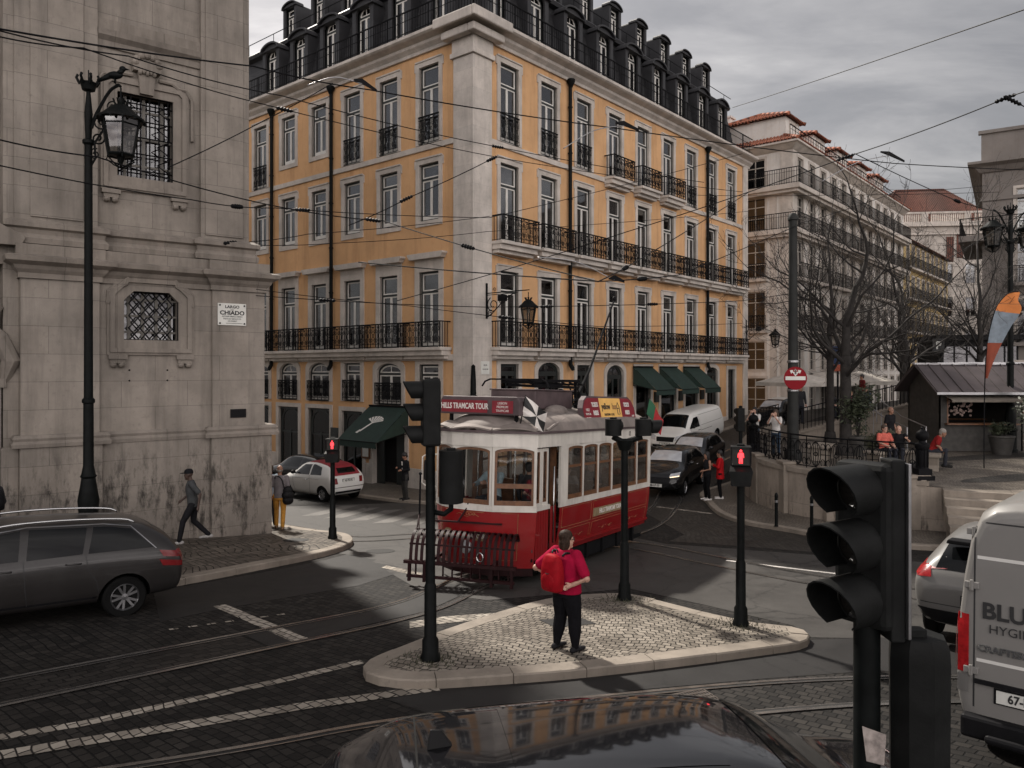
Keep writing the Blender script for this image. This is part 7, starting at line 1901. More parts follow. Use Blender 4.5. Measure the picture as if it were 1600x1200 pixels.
# F: slim signal beyond the tram, by the two women
fx_, fy_ = 7.62, 25.6
t = thing('traffic_light', 'slim dark traffic light behind the two women by the curved railing', 'traffic light', (fx_, fy_, G(fx_, fy_)+.11))
mb = MB(); pole_base(mb, .06, 3.2); mb.build('pole', M['iron_green'], t, smooth=35); signal_head(t, (-.02, .12, 2.75), (-.1, 1, 0), .11, .26, 3)
mb = MB(); mb.box(-.14, .14, -.02, .09, 2.36, 3.14); mb.build('signal_back', M['signal_body'], t, bevel=.02)
# E: the big one in front of the camera
ex, ey = 1.64, 3.55
t = thing('traffic_light', 'large dark traffic light with three hooded lamps close to the camera at right', 'traffic light', (ex, ey, G(ex, ey)+.1))
zz = lambda Z: CAMZ+Z-(G(ex, ey)+.1)
mb = MB(); pole_base(mb, .058, zz(-.46)); mb.build('pole', M['iron_green'], t, smooth=35)
hd_ = Vector((-1, -.62, 0)).normalized()
signal_head(t, (-.055, -.04, zz(-.80)), hd_, .122, .25, 3, 'signal_body', L=.27, box=.12)
v = MB(); v.box(.05, .115, -.13, -.02, zz(-1.22), zz(-.405)); v.build('mounting_rail', M['signal_body'], t, bevel=.008)
v = MB(); v.box(.116, .13, -.15, .12, zz(-1.2), zz(-.42)); v.build('back_board', M['alloy'], t, bevel=.003)
mb = MB(Matrix.Translation((.215, -.05, zz(-1.87)))); mb.lathe([(.105, 0), (.128, .03), (.132, .55), (.128, .62), (.11, .66)], 8); mb.box(-.05, .02, -.03, .03, .66, .69); mb.build('signal_back', M['signal_body'], t, smooth=25)
mb = MB(); mb.tube([(0, 0, zz(-2.02)), (.12, -.03, zz(-2.06)), (.22, -.05, zz(-2.02)), (.225, -.05, zz(-1.94))], .03, 8); mb.build('bracket', M['iron_green'], t, smooth=True)
M['sticker_pale'] = mat('torn_sticker', (.30, .26, .24), .8, var=.4, scale=30); M['sticker_ochre'] = mat('ochre_sticker', (.30, .17, .03), .7, var=.4, scale=25)
mb = MB(); mb.add([(-.05, -.062, zz(-1.62)), (.06, -.062, zz(-1.66)), (.05, -.062, zz(-1.80)), (-.03, -.062, zz(-1.78))], [(0, 1, 2, 3)]); mb.build('sticker', M['sticker_pale'], t)
mb = MB(Matrix.Translation((.262, -.181, zz(-1.84)))); mb.add([((.055+.025*(i % 2))*math.cos(a), 0, (.05+.02*((i*3) % 2))*math.sin(a)) for i, a in enumerate([2*PI*i/14 for i in range(14)])], [tuple(range(14))]); mb.build('sticker', M['sticker_ochre'], t)

# catenary pole with the no-entry disc
px_, py_ = 8.78, 24.0; pz_ = ZP(px_, py_)
t = thing('tram_pole', 'thick dark steel overhead line pole standing inside the curved railing', 'pole', (px_, py_, pz_))
mb = MB(); mb.lathe([(.26, 0), (.26, .5), (.2, .6), (.18, .62), (.135, 4.9), (.125, 8.64-pz_), (.16, 8.66-pz_), (.16, 8.74-pz_), (.1, 8.86-pz_), (0, 8.9-pz_)], 16); mb.build('shaft', mat('pole_paint', (.022, .023, .022), .6, var=.3, spec=.2), t, smooth=40)
mb = MB()
for z in (4.2-pz_, 3.3-pz_): mb.lathe([(.175, 0), (.185, .02), (.185, .06), (.175, .08)], 14, (0, 0, z))
mb.build('clamp', M['alloy'], t)
t = thing('no_entry_sign', 'round red no entry sign with white bar and arrows on the tram pole', 'road sign', (px_, py_-.2, 3.72))
mb = MB(Matrix.Rotation(PI/2, 4, 'X')); mb.lathe([(0, 0), (.355, 0), (.36, .008), (.355, .016), (0, .016)], 32); mb.build('disc', mat('sign_face', (.20, .006, .012), .6, var=.1, spec=.15), t, smooth=30)
mb = MB(); mb.box(-.31, .31, -.022, -.0165, -.055, .06)
def arr(c, d, s):
    d = Vector(d).normalized(); n_ = Vector((-d.y, d.x)); c = Vector(c)
    P = [c+n_*.02*s-d*.12*s, c+n_*.02*s, c+n_*.07*s, c+d*.09*s, c-n_*.07*s, c-n_*.02*s, c-n_*.02*s-d*.12*s]
    mb.add([(p.x, -.019, p.y) for p in P], [tuple(range(7))])
arr((0, .15), (0, -1), 1.0); arr((-.10, .20), (-1, .55), 1.0); arr((.10, .20), (1, .55), 1.0); arr((0, .23), (0, 1), .7)
mb.build('white_symbols', M['plate'], t)
# bollards
for i, ((x, y), lab) in enumerate((((7.29, 21.18), 'thin dark bollard on the kerb nearest the curve of the wall'), ((8.03, 20.58), 'thin dark bollard midway along the wall, second from the curve'), ((8.78, 19.85), 'thin dark bollard behind the large traffic light, third from the curve'))):
    if i == 0:
        b0_ = thing('bollard', lab, 'bollard', (x, y, G(x, y)+.11), 0, 'bollards along the wall')
        mb = MB(); mb.lathe([(.06, 0), (.05, .03), (.045, .06), (.045, .80), (.05, .82), (.05, .86), (.03, .92), (0, .93)], 12); mb.build('shaft', M['iron_green'], b0_, smooth=40)
        mb = MB(); mb.lathe([(.047, .66), (.048, .67), (.048, .71), (.047, .72)], 12); mb.build('reflective_band', M['alloy'], b0_)
    else: copy_tree(b0_, None, (x, y, G(x, y)+.11), 0, lab)
# railing on the curved wall: posts, ovals
def square_railing():
    t = thing('iron_railing', 'curved black wrought iron railing with oval scrolls on top of the pale wall', 'railing', (8.35, 23.6, ZP(8.35, 23.6)))
    P = []
    for i in range(len(WALLs)):
        a = Vector(WALLs[max(i-1, 0)]); b2 = Vector(WALLs[min(i+1, len(WALLs)-1)]); e = (b2-a).normalized(); o = Vector(WALLs[i])+Vector((-e.y, e.x))*.2; P.append(o)
    D = [0]
    for i in range(1, len(P)): D.append(D[-1]+(P[i]-P[i-1]).length)
    def at(d):
        d = min(max(d, 0), D[-1]-1e-6)
        for i in range(1, len(P)):
            if d <= D[i]: q = P[i-1].lerp(P[i], (d-D[i-1])/(D[i]-D[i-1])); return q, max(ZP(q.x, q.y)+.17, G(q.x, q.y)+.66)
    def pt(d, h): q, z = at(d); return (q.x, q.y, z+h)
    tot = D[-1]; n = int(tot/.66); st = tot/n
    top = MB()
    for h, r in ((.95, .026), (.06, .016), (.82, .012)): top.tube([pt(tot*i/60, h) for i in range(61)], r, 6)
    top.build('rails', M['iron'], t, world=True)
    for k in range(n):
        if True:
            m2 = MB(); c = (k+.5)*st
            for w_, h_ in ((.17, .36), (.09, .36)): m2.tube([pt(c+w_*math.cos(a), .44+h_*math.sin(a)) for a in [2*PI*i/16 for i in range(17)]], .013, 5)
            m2.tube([pt(c, .08), pt(c, .82)], .011, 5); m2.tube([pt(c+.06*math.cos(a), .44+.06*math.sin(a)) for a in [2*PI*i/8 for i in range(9)]], .014, 5)
            for sg in (-1, 1):
                for q in (.2, .66): m2.tube([pt(c+sg*(.245+.07*math.cos(a)), q+.1*math.sin(a)) for a in [2*PI*i/9-1.2 for i in range(9)]], .012, 5)
                m2.tube([pt(c+sg*.17, .44), pt(c+sg*.32, .44)], .011, 5)
                m2.tube([pt(c+sg*st*.5, .0), pt(c+sg*st*.5, .95)], .016, 5)
            m2.build('scroll_panel', M['iron'], t, world=True)
    return at, tot
rail_at, rail_len = square_railing()
def iron_pier(label, p, z):
    t = thing('iron_post', label, 'railing post', (p[0], p[1], z))
    mb = MB(); mb.box(-.23, .23, -.23, .23, 0, .12); mb.box(-.18, .18, -.18, .18, .121, .30); mb.lathe([(.17, .3), (.13, .36), (.14, .8), (.17, .84), (.19, .9), (.19, .96), (.12, 1.0)], 14)
    for i in range(8): a = 2*PI*i/8; mb.bar((.145*math.cos(a), .145*math.sin(a), .34), (.15*math.cos(a), .15*math.sin(a), .8), .035, .03)
    mb.build('pedestal', M['iron'], t, smooth=30)
    mb = MB(); mb.lathe([(.10, 1.0), (.08, 1.05), (.16, 1.12), (.175, 1.2), (.14, 1.29), (.06, 1.34), (.03, 1.36), (.04, 1.40), (0, 1.43)], 14); mb.build('finial', M['iron'], t, smooth=40)
q, z = rail_at(rail_len*.655); iron_pier('dark cast iron post with domed cap on the curve of the railing', q, z-.02)
q, z = rail_at(rail_len*.995); iron_pier('dark cast iron post at the end of the railing beside the steps', q, z-.02)

# ------------------------------------------------------------------ overhead lines
def sag(p, q, s=.15, n=14):
    p, q = Vector(p), Vector(q); return [p.lerp(q, i/n)-Vector((0, 0, s*4*(i/n)*(1-i/n))) for i in range(n+1)]
def wire(label, pts, r=.012, s=.12, ins=()):
    t = thing('overhead_wire', label, 'overhead wire', tuple(pts[0]), 0, 'overhead tram wires')
    mb = MB()
    for p, q in zip(pts[:-1], pts[1:]): mb.tube(sag(p, q, s), r, 5)
    mb.build('cable', M['iron'], t, world=True)
    for seg, f in ins:
        p, q = Vector(pts[seg]), Vector(pts[seg+1]); d = (q-p).normalized(); c = p.lerp(q, f)-Vector((0, 0, s*4*f*(1-f)))
        mb = MB(Matrix.Translation(c) @ d.to_track_quat('Z', 'Y').to_matrix().to_4x4()); mb.lathe([(.012, -.22), (.04, -.2), (.05, -.16), (.025, -.13), (.055, -.08), (.025, -.04), (.055, 0), (.025, .04), (.055, .08), (.025, .12), (.045, .16), (.012, .22)], 8)
        mb.build('insulator', M['iron'], t, world=True, smooth=40)
def pull_off(t_label, a, b, c, thick=.014):
    """pale curved steadying arm with a dark wing-shaped clamp hung in the span"""
    t = thing('pull_off_arm', t_label, 'overhead fitting', a)
    mb = MB(); mb.tube(smooth_path([a, tuple((Vector(a)+Vector(b))/2+Vector((0, 0, .18))), b], 6), thick, 6); mb.build('arm', M['alloy'], t, world=True, smooth=True)
    d = (Vector(c)-Vector(b))*.62; mb = MB(); b_ = Vector(b)
    mb.loft([[b_-d*.55+Vector((0, 0, .02+k)) for k in (.02, -.02)]+[b_-d*.55+Vector((0, .05, .02+k)) for k in (-.02, .02)], [b_+Vector((0, 0, .12+k)) for k in (.02, -.11)]+[b_+Vector((0, .07, .12+k)) for k in (-.11, .02)], [b_+d+Vector((0, 0, k)) for k in (.03, -.03)]+[b_+d+Vector((0, .05, k)) for k in (-.03, .03)]])
    mb.build('clamp', M['iron'], t, world=True)
wire('heavy span wire from top left across the highest ochre windows to the right edge', [(-7.88, 11.00, 8.97), (-5.74, 17.00, 10.71), (-3.56, 19.00, 10.92), (2.93, 22.00, 10.91), (13.39, 27.00, 11.24), (22.50, 30.00, 11.73)], .017, .05)
wire('span wire from the top left dropping to a knob insulator on the white corner stone', [(-7.88, 11.00, 9.00), (-7.00, 14.00, 9.71), (-5.40, 18.00, 10.41), (-0.60, 24.00, 10.98), (7.25, 29.00, 11.06)], .013, .06, ((3, .02),))
wire('thin wire below the heavy span, ending on the third floor of the ochre building', [(-7.88, 11.00, 8.90), (-7.26, 13.00, 9.44), (-5.70, 18.00, 10.18), (0.00, 24.00, 10.54), (9.30, 31.00, 11.16)], .012, .06, ((2, .05),))
wire('wire crossing the church at the height of its upper window', [(-7.88, 11.00, 7.43), (-7.04, 13.00, 7.60), (-5.38, 17.00, 7.64), (-3.17, 19.00, 7.67), (1.69, 15.00, 5.71)], .013, .05, ((2, .9), (3, .45)))
wire('wire from the left edge to a hanger beside the church corner', [(-7.88, 11.00, 7.04), (-6.25, 15.00, 7.31), (-5.55, 18.00, 7.78), (-0.70, 24.00, 8.74), (9.00, 30.00, 12.42)], .011, .05, ((1, .5), (2, .1)))
wire('diagonal wire rising from the church lamp to the ochre cornice', [(-6.95, 15.50, 8.07), (-6.08, 18.00, 9.69), (-4.67, 20.00, 11.45)], .012, .02)
wire('pair wire fixed to the church corner by a small hook, upper strand', [(-7.25, 19.60, 7.23), (-5.87, 22.00, 7.87), (-0.79, 27.00, 9.38)], .011, .05, ((0, .03),))
wire('pair wire fixed to the church corner by a small hook, lower strand', [(-7.25, 19.60, 7.20), (-5.13, 22.00, 7.61), (-0.90, 27.00, 8.84), (10.48, 34.00, 11.00)], .010, .05)
wire('steep wire with insulators in front of the second floor left windows', [(-4.04, 19.00, 7.56), (-2.67, 20.00, 8.48), (-0.46, 22.00, 10.09)], .013, .03, ((0, .95), (1, .95)))
wire('single wire against the sky climbing from the ochre roof to the top right corner', [(10.92, 38.00, 16.95), (10.67, 16.00, 11.49), (9.75, 13.00, 10.49)], .015, .04)
wire('wire with a knob insulator climbing across the sky above the bare trees', [(-3.60, 24.00, 6.14), (3.45, 23.00, 8.12), (8.83, 20.00, 9.57), (11.05, 17.00, 10.05), (11.25, 15.00, 9.99)], .014, .05, ((1, .98), (2, .97)))
wire('short wire falling to the right from the sky insulator', [(10.88, 17.00, 10.05), (11.90, 17.00, 9.55)], .012, .01, ((0, .2),))
wire('wire falling from the insulator towards the grey building', [(8.92, 20.00, 9.62), (14.00, 24.00, 9.22), (17.77, 26.00, 9.03)], .012, .03, ((0, .97),))
wire('contact wire passing the trolley tip along the second balcony row', [(-3.40, 17.00, 6.37), (1.64, 14.60, 5.67), (3.00, 18.00, 6.58), (7.71, 25.00, 9.77)], .013, .02, ((1, .6),))
wire('low contact wire level with the first floor windows', [(-6.67, 20.00, 5.92), (-0.70, 21.00, 5.70), (7.80, 26.00, 6.32), (13.25, 30.00, 7.42)], .011, .04, ((0, .3), (1, .2), (1, .6)))
wire('lowest wire crossing the first floor balcony of the ochre building', [(-6.33, 19.00, 5.98), (-2.67, 20.00, 5.65), (2.36, 21.00, 5.17), (8.10, 27.00, 5.62)], .009, .03, ((1, .5),))
wire('wire from the trolley tip to the tram pole', [(1.64, 14.60, 5.67), (3.90, 18.00, 6.21), (8.92, 24.00, 8.50)], .012, .02, ((0, .5),))
wire('far wire from the tram pole to the grey building', [(8.92, 24.00, 8.54), (15.00, 30.00, 10.93), (24.67, 40.00, 13.57)], .011, .05)
wire('long low wire over the kiosks from the tram pole to the right edge', [(8.92, 24.00, 8.50), (12.40, 24.00, 6.74), (13.33, 20.00, 8.08)], .011, .03)
wire('wire strung in front of the white house top floor', [(7.97, 33.00, 11.48), (14.70, 36.00, 12.16), (24.07, 38.00, 12.77)], .012, .03)
pull_off('pale steadying arm with dark clamp before the ochre cornice at left', (-4.96, 18.60, 10.88), (-3.71, 19.00, 11.06), (-3.20, 19.40, 10.95))
pull_off('pale steadying arm with dark clamp in the middle of the ochre facade', (1.43, 21.40, 10.15), (3.21, 22.00, 10.98), (3.98, 22.50, 10.94))
pull_off('pale steadying arm with dark clamp beside the bare tree top', (10.71, 26.50, 10.49), (13.27, 27.00, 11.52), (14.39, 27.50, 11.33))
pull_off('pale steadying arm over the second balcony row', (0.67, 20.00, 6.92), (2.67, 20.00, 6.32), (3.15, 20.40, 6.31), .012)

# ------------------------------------------------------------------ people
_CM = {}
def cloth(name, col, rough=.85):
    if name not in _CM: _CM[name] = mat(name, col, rough, var=.22, scale=9, bump=.25, bscale=28, spec=.08)
    return _CM[name]
SKIN = {'fair': mat('skin_fair', (.46, .27, .20), .5, var=.1, scale=6), 'tan': mat('skin_tan', (.27, .14, .09), .5, var=.12, scale=6), 'dark': mat('skin_dark', (.055, .032, .024), .5, var=.15, scale=6)}
HAIR = {'brown': mat('hair_brown', (.045, .028, .018), .6, var=.5, scale=40, bump=.4, bscale=90), 'black': mat('hair_black', (.012, .010, .010), .55, var=.4, scale=40), 'grey': mat('hair_grey', (.22, .2, .18), .6, var=.3, scale=40), 'fair': mat('hair_fair', (.25, .16, .08), .6, var=.35, scale=40), 'ash': mat('hair_ash', (.030, .018, .012), .6, var=.5, scale=45, bump=.5, bscale=80, spec=.15)}

def remesh(mb, name, m, parent, vox, it=4):
    o = mb.build(name, m, parent, fix=True)
    r = o.modifiers.new('r', 'REMESH'); r.mode = 'VOXEL'; r.voxel_size = vox; r.use_smooth_shade = True
    s = o.modifiers.new('s', 'SMOOTH'); s.factor = .5; s.iterations = it
    apply_mods(o); o.data.polygons.foreach_set('use_smooth', [True]*len(o.data.polygons)); return o

def limb(mb, pts, rs, n=10):
    mb.tube(pts, rs, n)
    for p, r in zip(pts, rs): mb.ell(tuple(p), (r, r, r), 10, 7)

DEF = dict(hl=(-.09, 0, .91), hr=(.09, 0, .91), kl=(-.105, .03, .50), kr=(.105, .03, .50), al=(-.11, -.02, .09), ar=(.11, -.02, .09),
           sl=(-.175, 0, 1.41), sr=(.175, 0, 1.41), el=(-.235, -.03, 1.14), er=(.235, -.03, 1.14), wl=(-.235, .07, .90), wr=(.235, .07, .90))
def person(label, pos, z, face, h=1.72, skin='fair', hair='brown', top=('shirt_grey', (.2, .2, .2)), legs=('jeans_dark', (.03, .032, .04)), shoe=('shoe_dark', (.02, .02, .02)), pose={}, lean=0., fat=1., long_sleeve=False,
           long_hair=False, bald=False, cap=None, coat=False, vox=.013, seat=None, group=None, head_turn=0., short=False, glasses=False, headdown=0., skirt=False, tie=False, sleeveless=False):
    t = thing('person', label, 'person', (pos[0], pos[1], z), face-PI/2, group)
    J = {k: Vector(v) for k, v in DEF.items()}
    if seat is not None:       # sitting: drop the trunk to the seat, thighs level
        dz = .93-seat
        for k in ('sl', 'sr', 'el', 'er', 'wl', 'wr', 'hl', 'hr'): J[k].z -= dz
        for s_, k in ((-1, 'l'), (1, 'r')): J['k'+k] = Vector((s_*.12, .43, seat+.03)); J['a'+k] = Vector((s_*.12, .40, max(.09, seat-.40))); J['w'+k] = Vector((s_*.14, .30, seat+.17)); J['e'+k] = Vector((s_*.25, .06, seat+.27))
    for k, v in pose.items(): J[k] = Vector(v)
    base = (J['hl']+J['hr'])/2
    Lr = Matrix.Rotation(-lean, 4, 'X')
    def TL(p): return base+(Lr @ (Vector(p)-base))
    dz = (J['sl'].z+J['sr'].z)/2-1.41
    for k in ('sl', 'sr', 'el', 'er', 'wl', 'wr'):
        if k not in pose: J[k] = TL(J[k])
        elif k in ('sl', 'sr'): J[k] = TL(J[k])
    sc = h/1.75
    def V(p): return tuple(Vector(p)*sc)
    def ringz(z, rx, ry, y=0): return [V(TL((rx*math.cos(a)*fat, y+ry*math.sin(a)*fat, z+dz))) for a in [2*PI*i/18 for i in range(18)]]
    # skin: head, neck, arms, hands (and whatever clothing leaves bare) in one surface
    mb = MB(); HC = Vector((0, .025, 1.61+dz)); Hh = TL(HC)
    Mh = Matrix.Translation(Hh) @ Matrix.Rotation(head_turn, 4, 'Z') @ Matrix.Rotation(-headdown-lean*.5, 4, 'X')
    def HD(p): return V(Mh @ Vector(p))
    def hell(c, r):
        q = MB(Matrix.Scale(sc, 4) @ Mh); q.ell(c, r, 14, 10); mb.v += []; o = len(mb.v); mb.v += q.v; mb.f += [tuple(i+o for i in f) for f in q.f]; mb.mi += q.mi
    hell((0, -.01, .03), (.077, .095, .095)); hell((0, .02, -.035), (.062, .07, .085)); hell((0, .085, -.015), (.013, .022, .026)); hell((0, .055, -.105), (.03, .03, .022)); hell((0, .078, -.062), (.024, .013, .008))
    for s_ in (-1, 1): hell((s_*.078, -.005, -.005), (.012, .022, .032)); hell((s_*.032, .075, .022), (.02, .012, .01))
    mb.tube([V(TL((0, -.01, 1.40+dz))), HD((0, -.015, -.06))], [.062*sc*min(fat, 1.1), .052*sc], 12)
    for s_, k in ((-1, 'l'), (1, 'r')):
        a, e, w = V(J['s'+k]), V(J['e'+k]), V(J['w'+k]); f2 = (fat+1)/2*sc
        limb(mb, [a, e, w], [.052*f2, .040*f2, .027*f2])
        d = (Vector(w)-Vector(e)).normalized(); side = d.cross(Vector((0, 1, .2))).normalized()
        nrm = d.cross(side).normalized()
        q = MB(); 
        for i in range(4): p = Vector(w)+d*(.02+.018*i)*sc; q.ell(tuple(p), (.030*sc, .030*sc, .030*sc), 8, 6)
        mb.tube([w, Vector(w)+d*.05*sc, Vector(w)+d*.095*sc], [.024*sc, .034*sc, .032*sc], 8)
        for i, (off, L) in enumerate(((-.030, .062), (-.010, .074), (.010, .070), (.030, .052))):
            b = Vector(w)+d*.085*sc+side*off*sc; m_ = b+d*L*.55*sc+nrm*.008*sc; en = m_+d*L*.4*sc+nrm*.024*sc
            mb.tube([b, m_, en], [.0105*sc, .010*sc, .008*sc], 6)
        b = Vector(w)+d*.03*sc+side*(-.028)*sc*s_; mb.tube([b, b+d*.03*sc-side*.028*s_*sc+nrm*.01*sc, b+d*.062*sc-side*.034*s_*sc+nrm*.022*sc], [.013*sc, .012*sc, .009*sc], 6)
        if short: limb(mb, [V(J['k'+k]), V(J['a'+k])], [.055*f2, .036*f2])
    mb.loft([ringz(1.2, .12, .08), ringz(1.36, .13, .08), ringz(1.44, .07, .06)])
    if skirt or short:
        for k in 'lr': limb(mb, [V(J['h'+k]), V(J['k'+k]), V(J['a'+k])], [.07*sc, .052*sc, .036*sc])
    body = remesh(mb, 'body', SKIN[skin], t, vox, 3)
    # top
    mb = MB(); top_bot = .86 if not coat else .72
    lo = ringz(top_bot, .170 if not coat else .19, .125 if not coat else .14)
    mb.loft([lo, ringz(.98, .163, .122), ringz(1.10, .156, .118), ringz(1.24, .176, .128, .008), ringz(1.36, .178, .118), ringz(1.43, .125, .088, -.005), ringz(1.475, .068, .066, -.01)])
    for s_, k in ((-1, 'l'), (1, 'r')):
        a, e, w = Vector(V(J['s'+k])), Vector(V(J['e'+k])), Vector(V(J['w'+k])); f2 = (fat+1)/2*sc
        if sleeveless: mb.ell(tuple(a), (.05*f2,)*3, 8, 6)
        elif long_sleeve: limb(mb, [a, e, e.lerp(w, .93)], [.070*f2, .056*f2, .045*f2])
        else: limb(mb, [a, a.lerp(e, .78)], [.072*f2, .064*f2])
    remesh(mb, 'jacket' if coat else 'top', cloth(*top), t, vox, 4)
    if tie:
        mb = MB(); mb.add([V(TL((x, .128, z+dz))) for x, z in ((-.06, 1.42), (.06, 1.42), (.015, 1.12), (-.015, 1.12))], [(0, 1, 2, 3)]); mb.build('shirt_front', M['sign_white'], t)
    # trousers
    mb = MB(); f3 = fat
    dzp = base.z-.91
    def rp(z, rx, ry): return [V((base.x+rx*math.cos(a)*fat, base.y+ry*math.sin(a)*fat, z+dzp)) for a in [2*PI*i/16 for i in range(16)]]
    mb.loft([rp(.80, .14, .11), rp(.90, .162, .118), rp(1.0, .155, .112)])
    for k in 'lr':
        hh, kk, aa = Vector(J['h'+k]), Vector(J['k'+k]), Vector(J['a'+k])
        if short: limb(mb, [V(hh), V(kk)], [.095*f3*sc, .078*f3*sc])
        else: limb(mb, [V(hh), V(hh.lerp(kk, .5)), V(kk), V(kk.lerp(aa, .5)), V(aa)], [.092*f3*sc, .086*f3*sc, .067*f3*sc, .062*f3*sc, .053*sc])
    remesh(mb, 'shorts' if short else 'trousers', cloth(*legs), t, vox, 3)
    for k in 'lr':
        aa = J['a'+k]; kk = J['k'+k]; fw = Vector((.02 if k == 'r' else -.02, 1, 0)).normalized()
        mb = MB(); c = aa-Vector((0, 0, .09))
        for f_, r, z in ((-.05, .042, .045), (.03, .045, .042), (.10, .046, .036), (.16, .040, .030)): mb.ell(V(c+fw*f_+Vector((0, 0, z))), (r*sc, .06*sc, z*sc), 10, 7)
        mb.tube([V(aa), V(c+Vector((0, 0, .05)))], .042*sc, 8)
        remesh(mb, 'shoe', cloth(*shoe), t, vox*.8, 2)
    # hair
    if cap:
        mb = MB(Matrix.Scale(sc, 4) @ Mh); mb.lathe([(.098, .03), (.10, .06), (.09, .10), (.06, .128), (0, .138)], 16, (0, -.008, 0)); mb.ell((0, .11, .045), (.07, .075, .010), 12, 6); mb.build('cap', cloth(*cap), t, smooth=60, fix=True)
    elif not bald:
        mb = MB(Matrix.Scale(sc, 4) @ Mh); mb.ell((0, -.024, .05), (.094, .106, .097), 14, 10); mb.ell((0, -.06, .0), (.080, .062, .09), 12, 8)
        if long_hair:
            mb.ell((0, -.055, -.06), (.10, .07, .14), 12, 9)
            for s_ in (-1, 1): mb.ell((s_*.074, -.015, -.03), (.026, .05, .11), 8, 7); mb.tube([(s_*.05, -.055, -.08), (s_*.06, -.06, -.22)], [.052, .034], 8)
        remesh(mb, 'hair', HAIR[hair], t, vox*.75, 2)
    else:
        mb = MB(Matrix.Scale(sc, 4) @ Mh)
        for s_ in (-1, 1): mb.ell((s_*.068, -.03, -.01), (.016, .05, .035), 8, 6)
        mb.ell((0, -.085, -.02), (.06, .022, .035), 8, 6); remesh(mb, 'hair', HAIR[hair], t, vox*.8, 1)
    mb = MB(Matrix.Scale(sc, 4) @ Mh)
    for s_ in (-1, 1): mb.ell((s_*.032, .083, .008), (.010, .006, .006), 8, 6)
    mb.build('eyes', M['ink'], t)
    if glasses:
        mb = MB(Matrix.Scale(sc, 4) @ Mh)
        for s_ in (-1, 1): mb.tube([(s_*.034+.024*math.cos(a), .098, .008+.02*math.sin(a)) for a in [2*PI*i/10 for i in range(10)]], .003, 4, True); mb.tube([(s_*.058, .096, .01), (s_*.082, .0, .01)], .003, 4)
        mb.build('glasses', M['ink'], t)
    return t

def backpack(label, p, z, face, m, w=.30, h=.44, d=.17, straps=True):
    """p is where its back panel's centre sits; face is the wearer's facing"""
    t = thing('backpack', label, 'backpack', (p[0], p[1], z), face-PI/2)
    mb = MB()
    def rr(z, k, q): return [(w*.5*k*math.copysign(abs(math.cos(a))**.6, math.cos(a)), -d*.5+d*.5*q*math.copysign(abs(math.sin(a))**.7, math.sin(a)), z) for a in [2*PI*i/20 for i in range(20)]]
    mb.loft([rr(-h*.5, .7, .6), rr(-h*.46, .95, .95), rr(-h*.2, 1.02, 1.08), rr(.1*h, .98, 1.0), rr(.32*h, .88, .8), rr(.44*h, .7, .55), rr(.49*h, .4, .3)])
    remesh(mb, 'sack', m, t, .014, 4)
    mb = MB()
    mb.ell((0, -d*.92, -h*.2), (w*.38, d*.22, h*.24), 12, 8); remesh(mb, 'front_pocket', m, t, .012, 4)
    mb = MB(); mb.tube([(-.03, -.02, h*.5), (-.02, -.03, h*.58), (.02, -.03, h*.58), (.03, -.02, h*.5)], .01, 5); mb.tube([(-w*.42, -d*.75, .02*h), (0, -d*1.08, -.0), (w*.42, -d*.75, .02*h)], .006, 4); mb.build('zip_and_loop', M['black_plastic'], t)
    if straps:
        mb = MB()
        for s_ in (-1, 1): mb.tube(smooth_path([(s_*.09, -.01, h*.42), (s_*.115, .05, h*.50), (s_*.125, .20, h*.36), (s_*.15, .235, .02), (s_*.17, .12, -h*.30), (s_*.12, -.02, -h*.36)], 4), .016, 5)
        mb.build('strap', M['black_plastic'], t, smooth=True)
    return t
def gz(x, y, d=.11): return G(x, y)+d

# woman on the island, hands on her hips, looking right; her red rucksack
wx, wy = (0.73, 10.36)
FA = R(44)
person('woman in crimson top and black trousers standing on the island, hands on hips', (wx, wy), G(wx, wy)+.112, FA, 1.62, 'fair', 'ash', ('top_crimson', (.30, .006, .034)), ('trousers_black', (.008, .008, .010)), ('trainer_black', (.02, .02, .022)), fat=1.5, long_hair=True, vox=.009,
       pose=dict(el=(-.46, -.16, 1.15), er=(.41, -.02, 1.12), wl=(-.29, .02, 1.0), wr=(.25, -.14, 1.03), sl=(-.20, 0, 1.41), sr=(.20, 0, 1.41), kl=(-.12, .02, .5), kr=(.12, .05, .5), al=(-.15, -.04, .09), ar=(.15, .03, .09)), head_turn=R(-42), glasses=True)
M['rucksack_red'] = cloth('rucksack_red', (.27, .006, .012), .6)
fwv = Vector((math.cos(FA), math.sin(FA)))
backpack('bright red rucksack on the back of the woman in crimson', (wx-fwv.x*.17, wy-fwv.y*.17), G(wx, wy)+.112+1.10, FA, M['rucksack_red'], .33, .50, .20)
# man with a cap walking past the church
mx, my = (-7.55, 18.18)
WALK = dict(kl=(-.10, .22, .53), al=(-.10, .30, .10), kr=(.10, -.02, .50), ar=(.10, -.34, .16), el=(-.25, -.14, 1.16), wl=(-.27, -.10, .90), er=(.27, .03, 1.14), wr=(.30, .22, .98), hl=(-.09, .02, .91), hr=(.09, -.02, .91))
person('man in dark cap and grey t-shirt walking left past the church wall', (mx, my), gz(mx, my, .125), R(205), 1.78, 'dark', 'black', ('tshirt_slate', (.055, .058, .06)), ('joggers_black', (.014, .014, .016)), ('trainer_pale', (.35, .34, .33)), pose=WALK, cap=('cap_black', (.012, .012, .014)), lean=R(6))
# walker with a bag at the far left edge
lx, ly = -10.6, 15.6
person('person in dark clothes with a rucksack at the left edge of the frame', (lx, ly), gz(lx, ly, .125), R(150), 1.74, 'tan', 'black', ('jacket_dark', (.03, .03, .033)), long_sleeve=True, pose=WALK)
backpack('dark rucksack on the person at the left edge', (lx+.125, ly-.07), gz(lx, ly, .125)+1.22, R(150), M['black_plastic'])
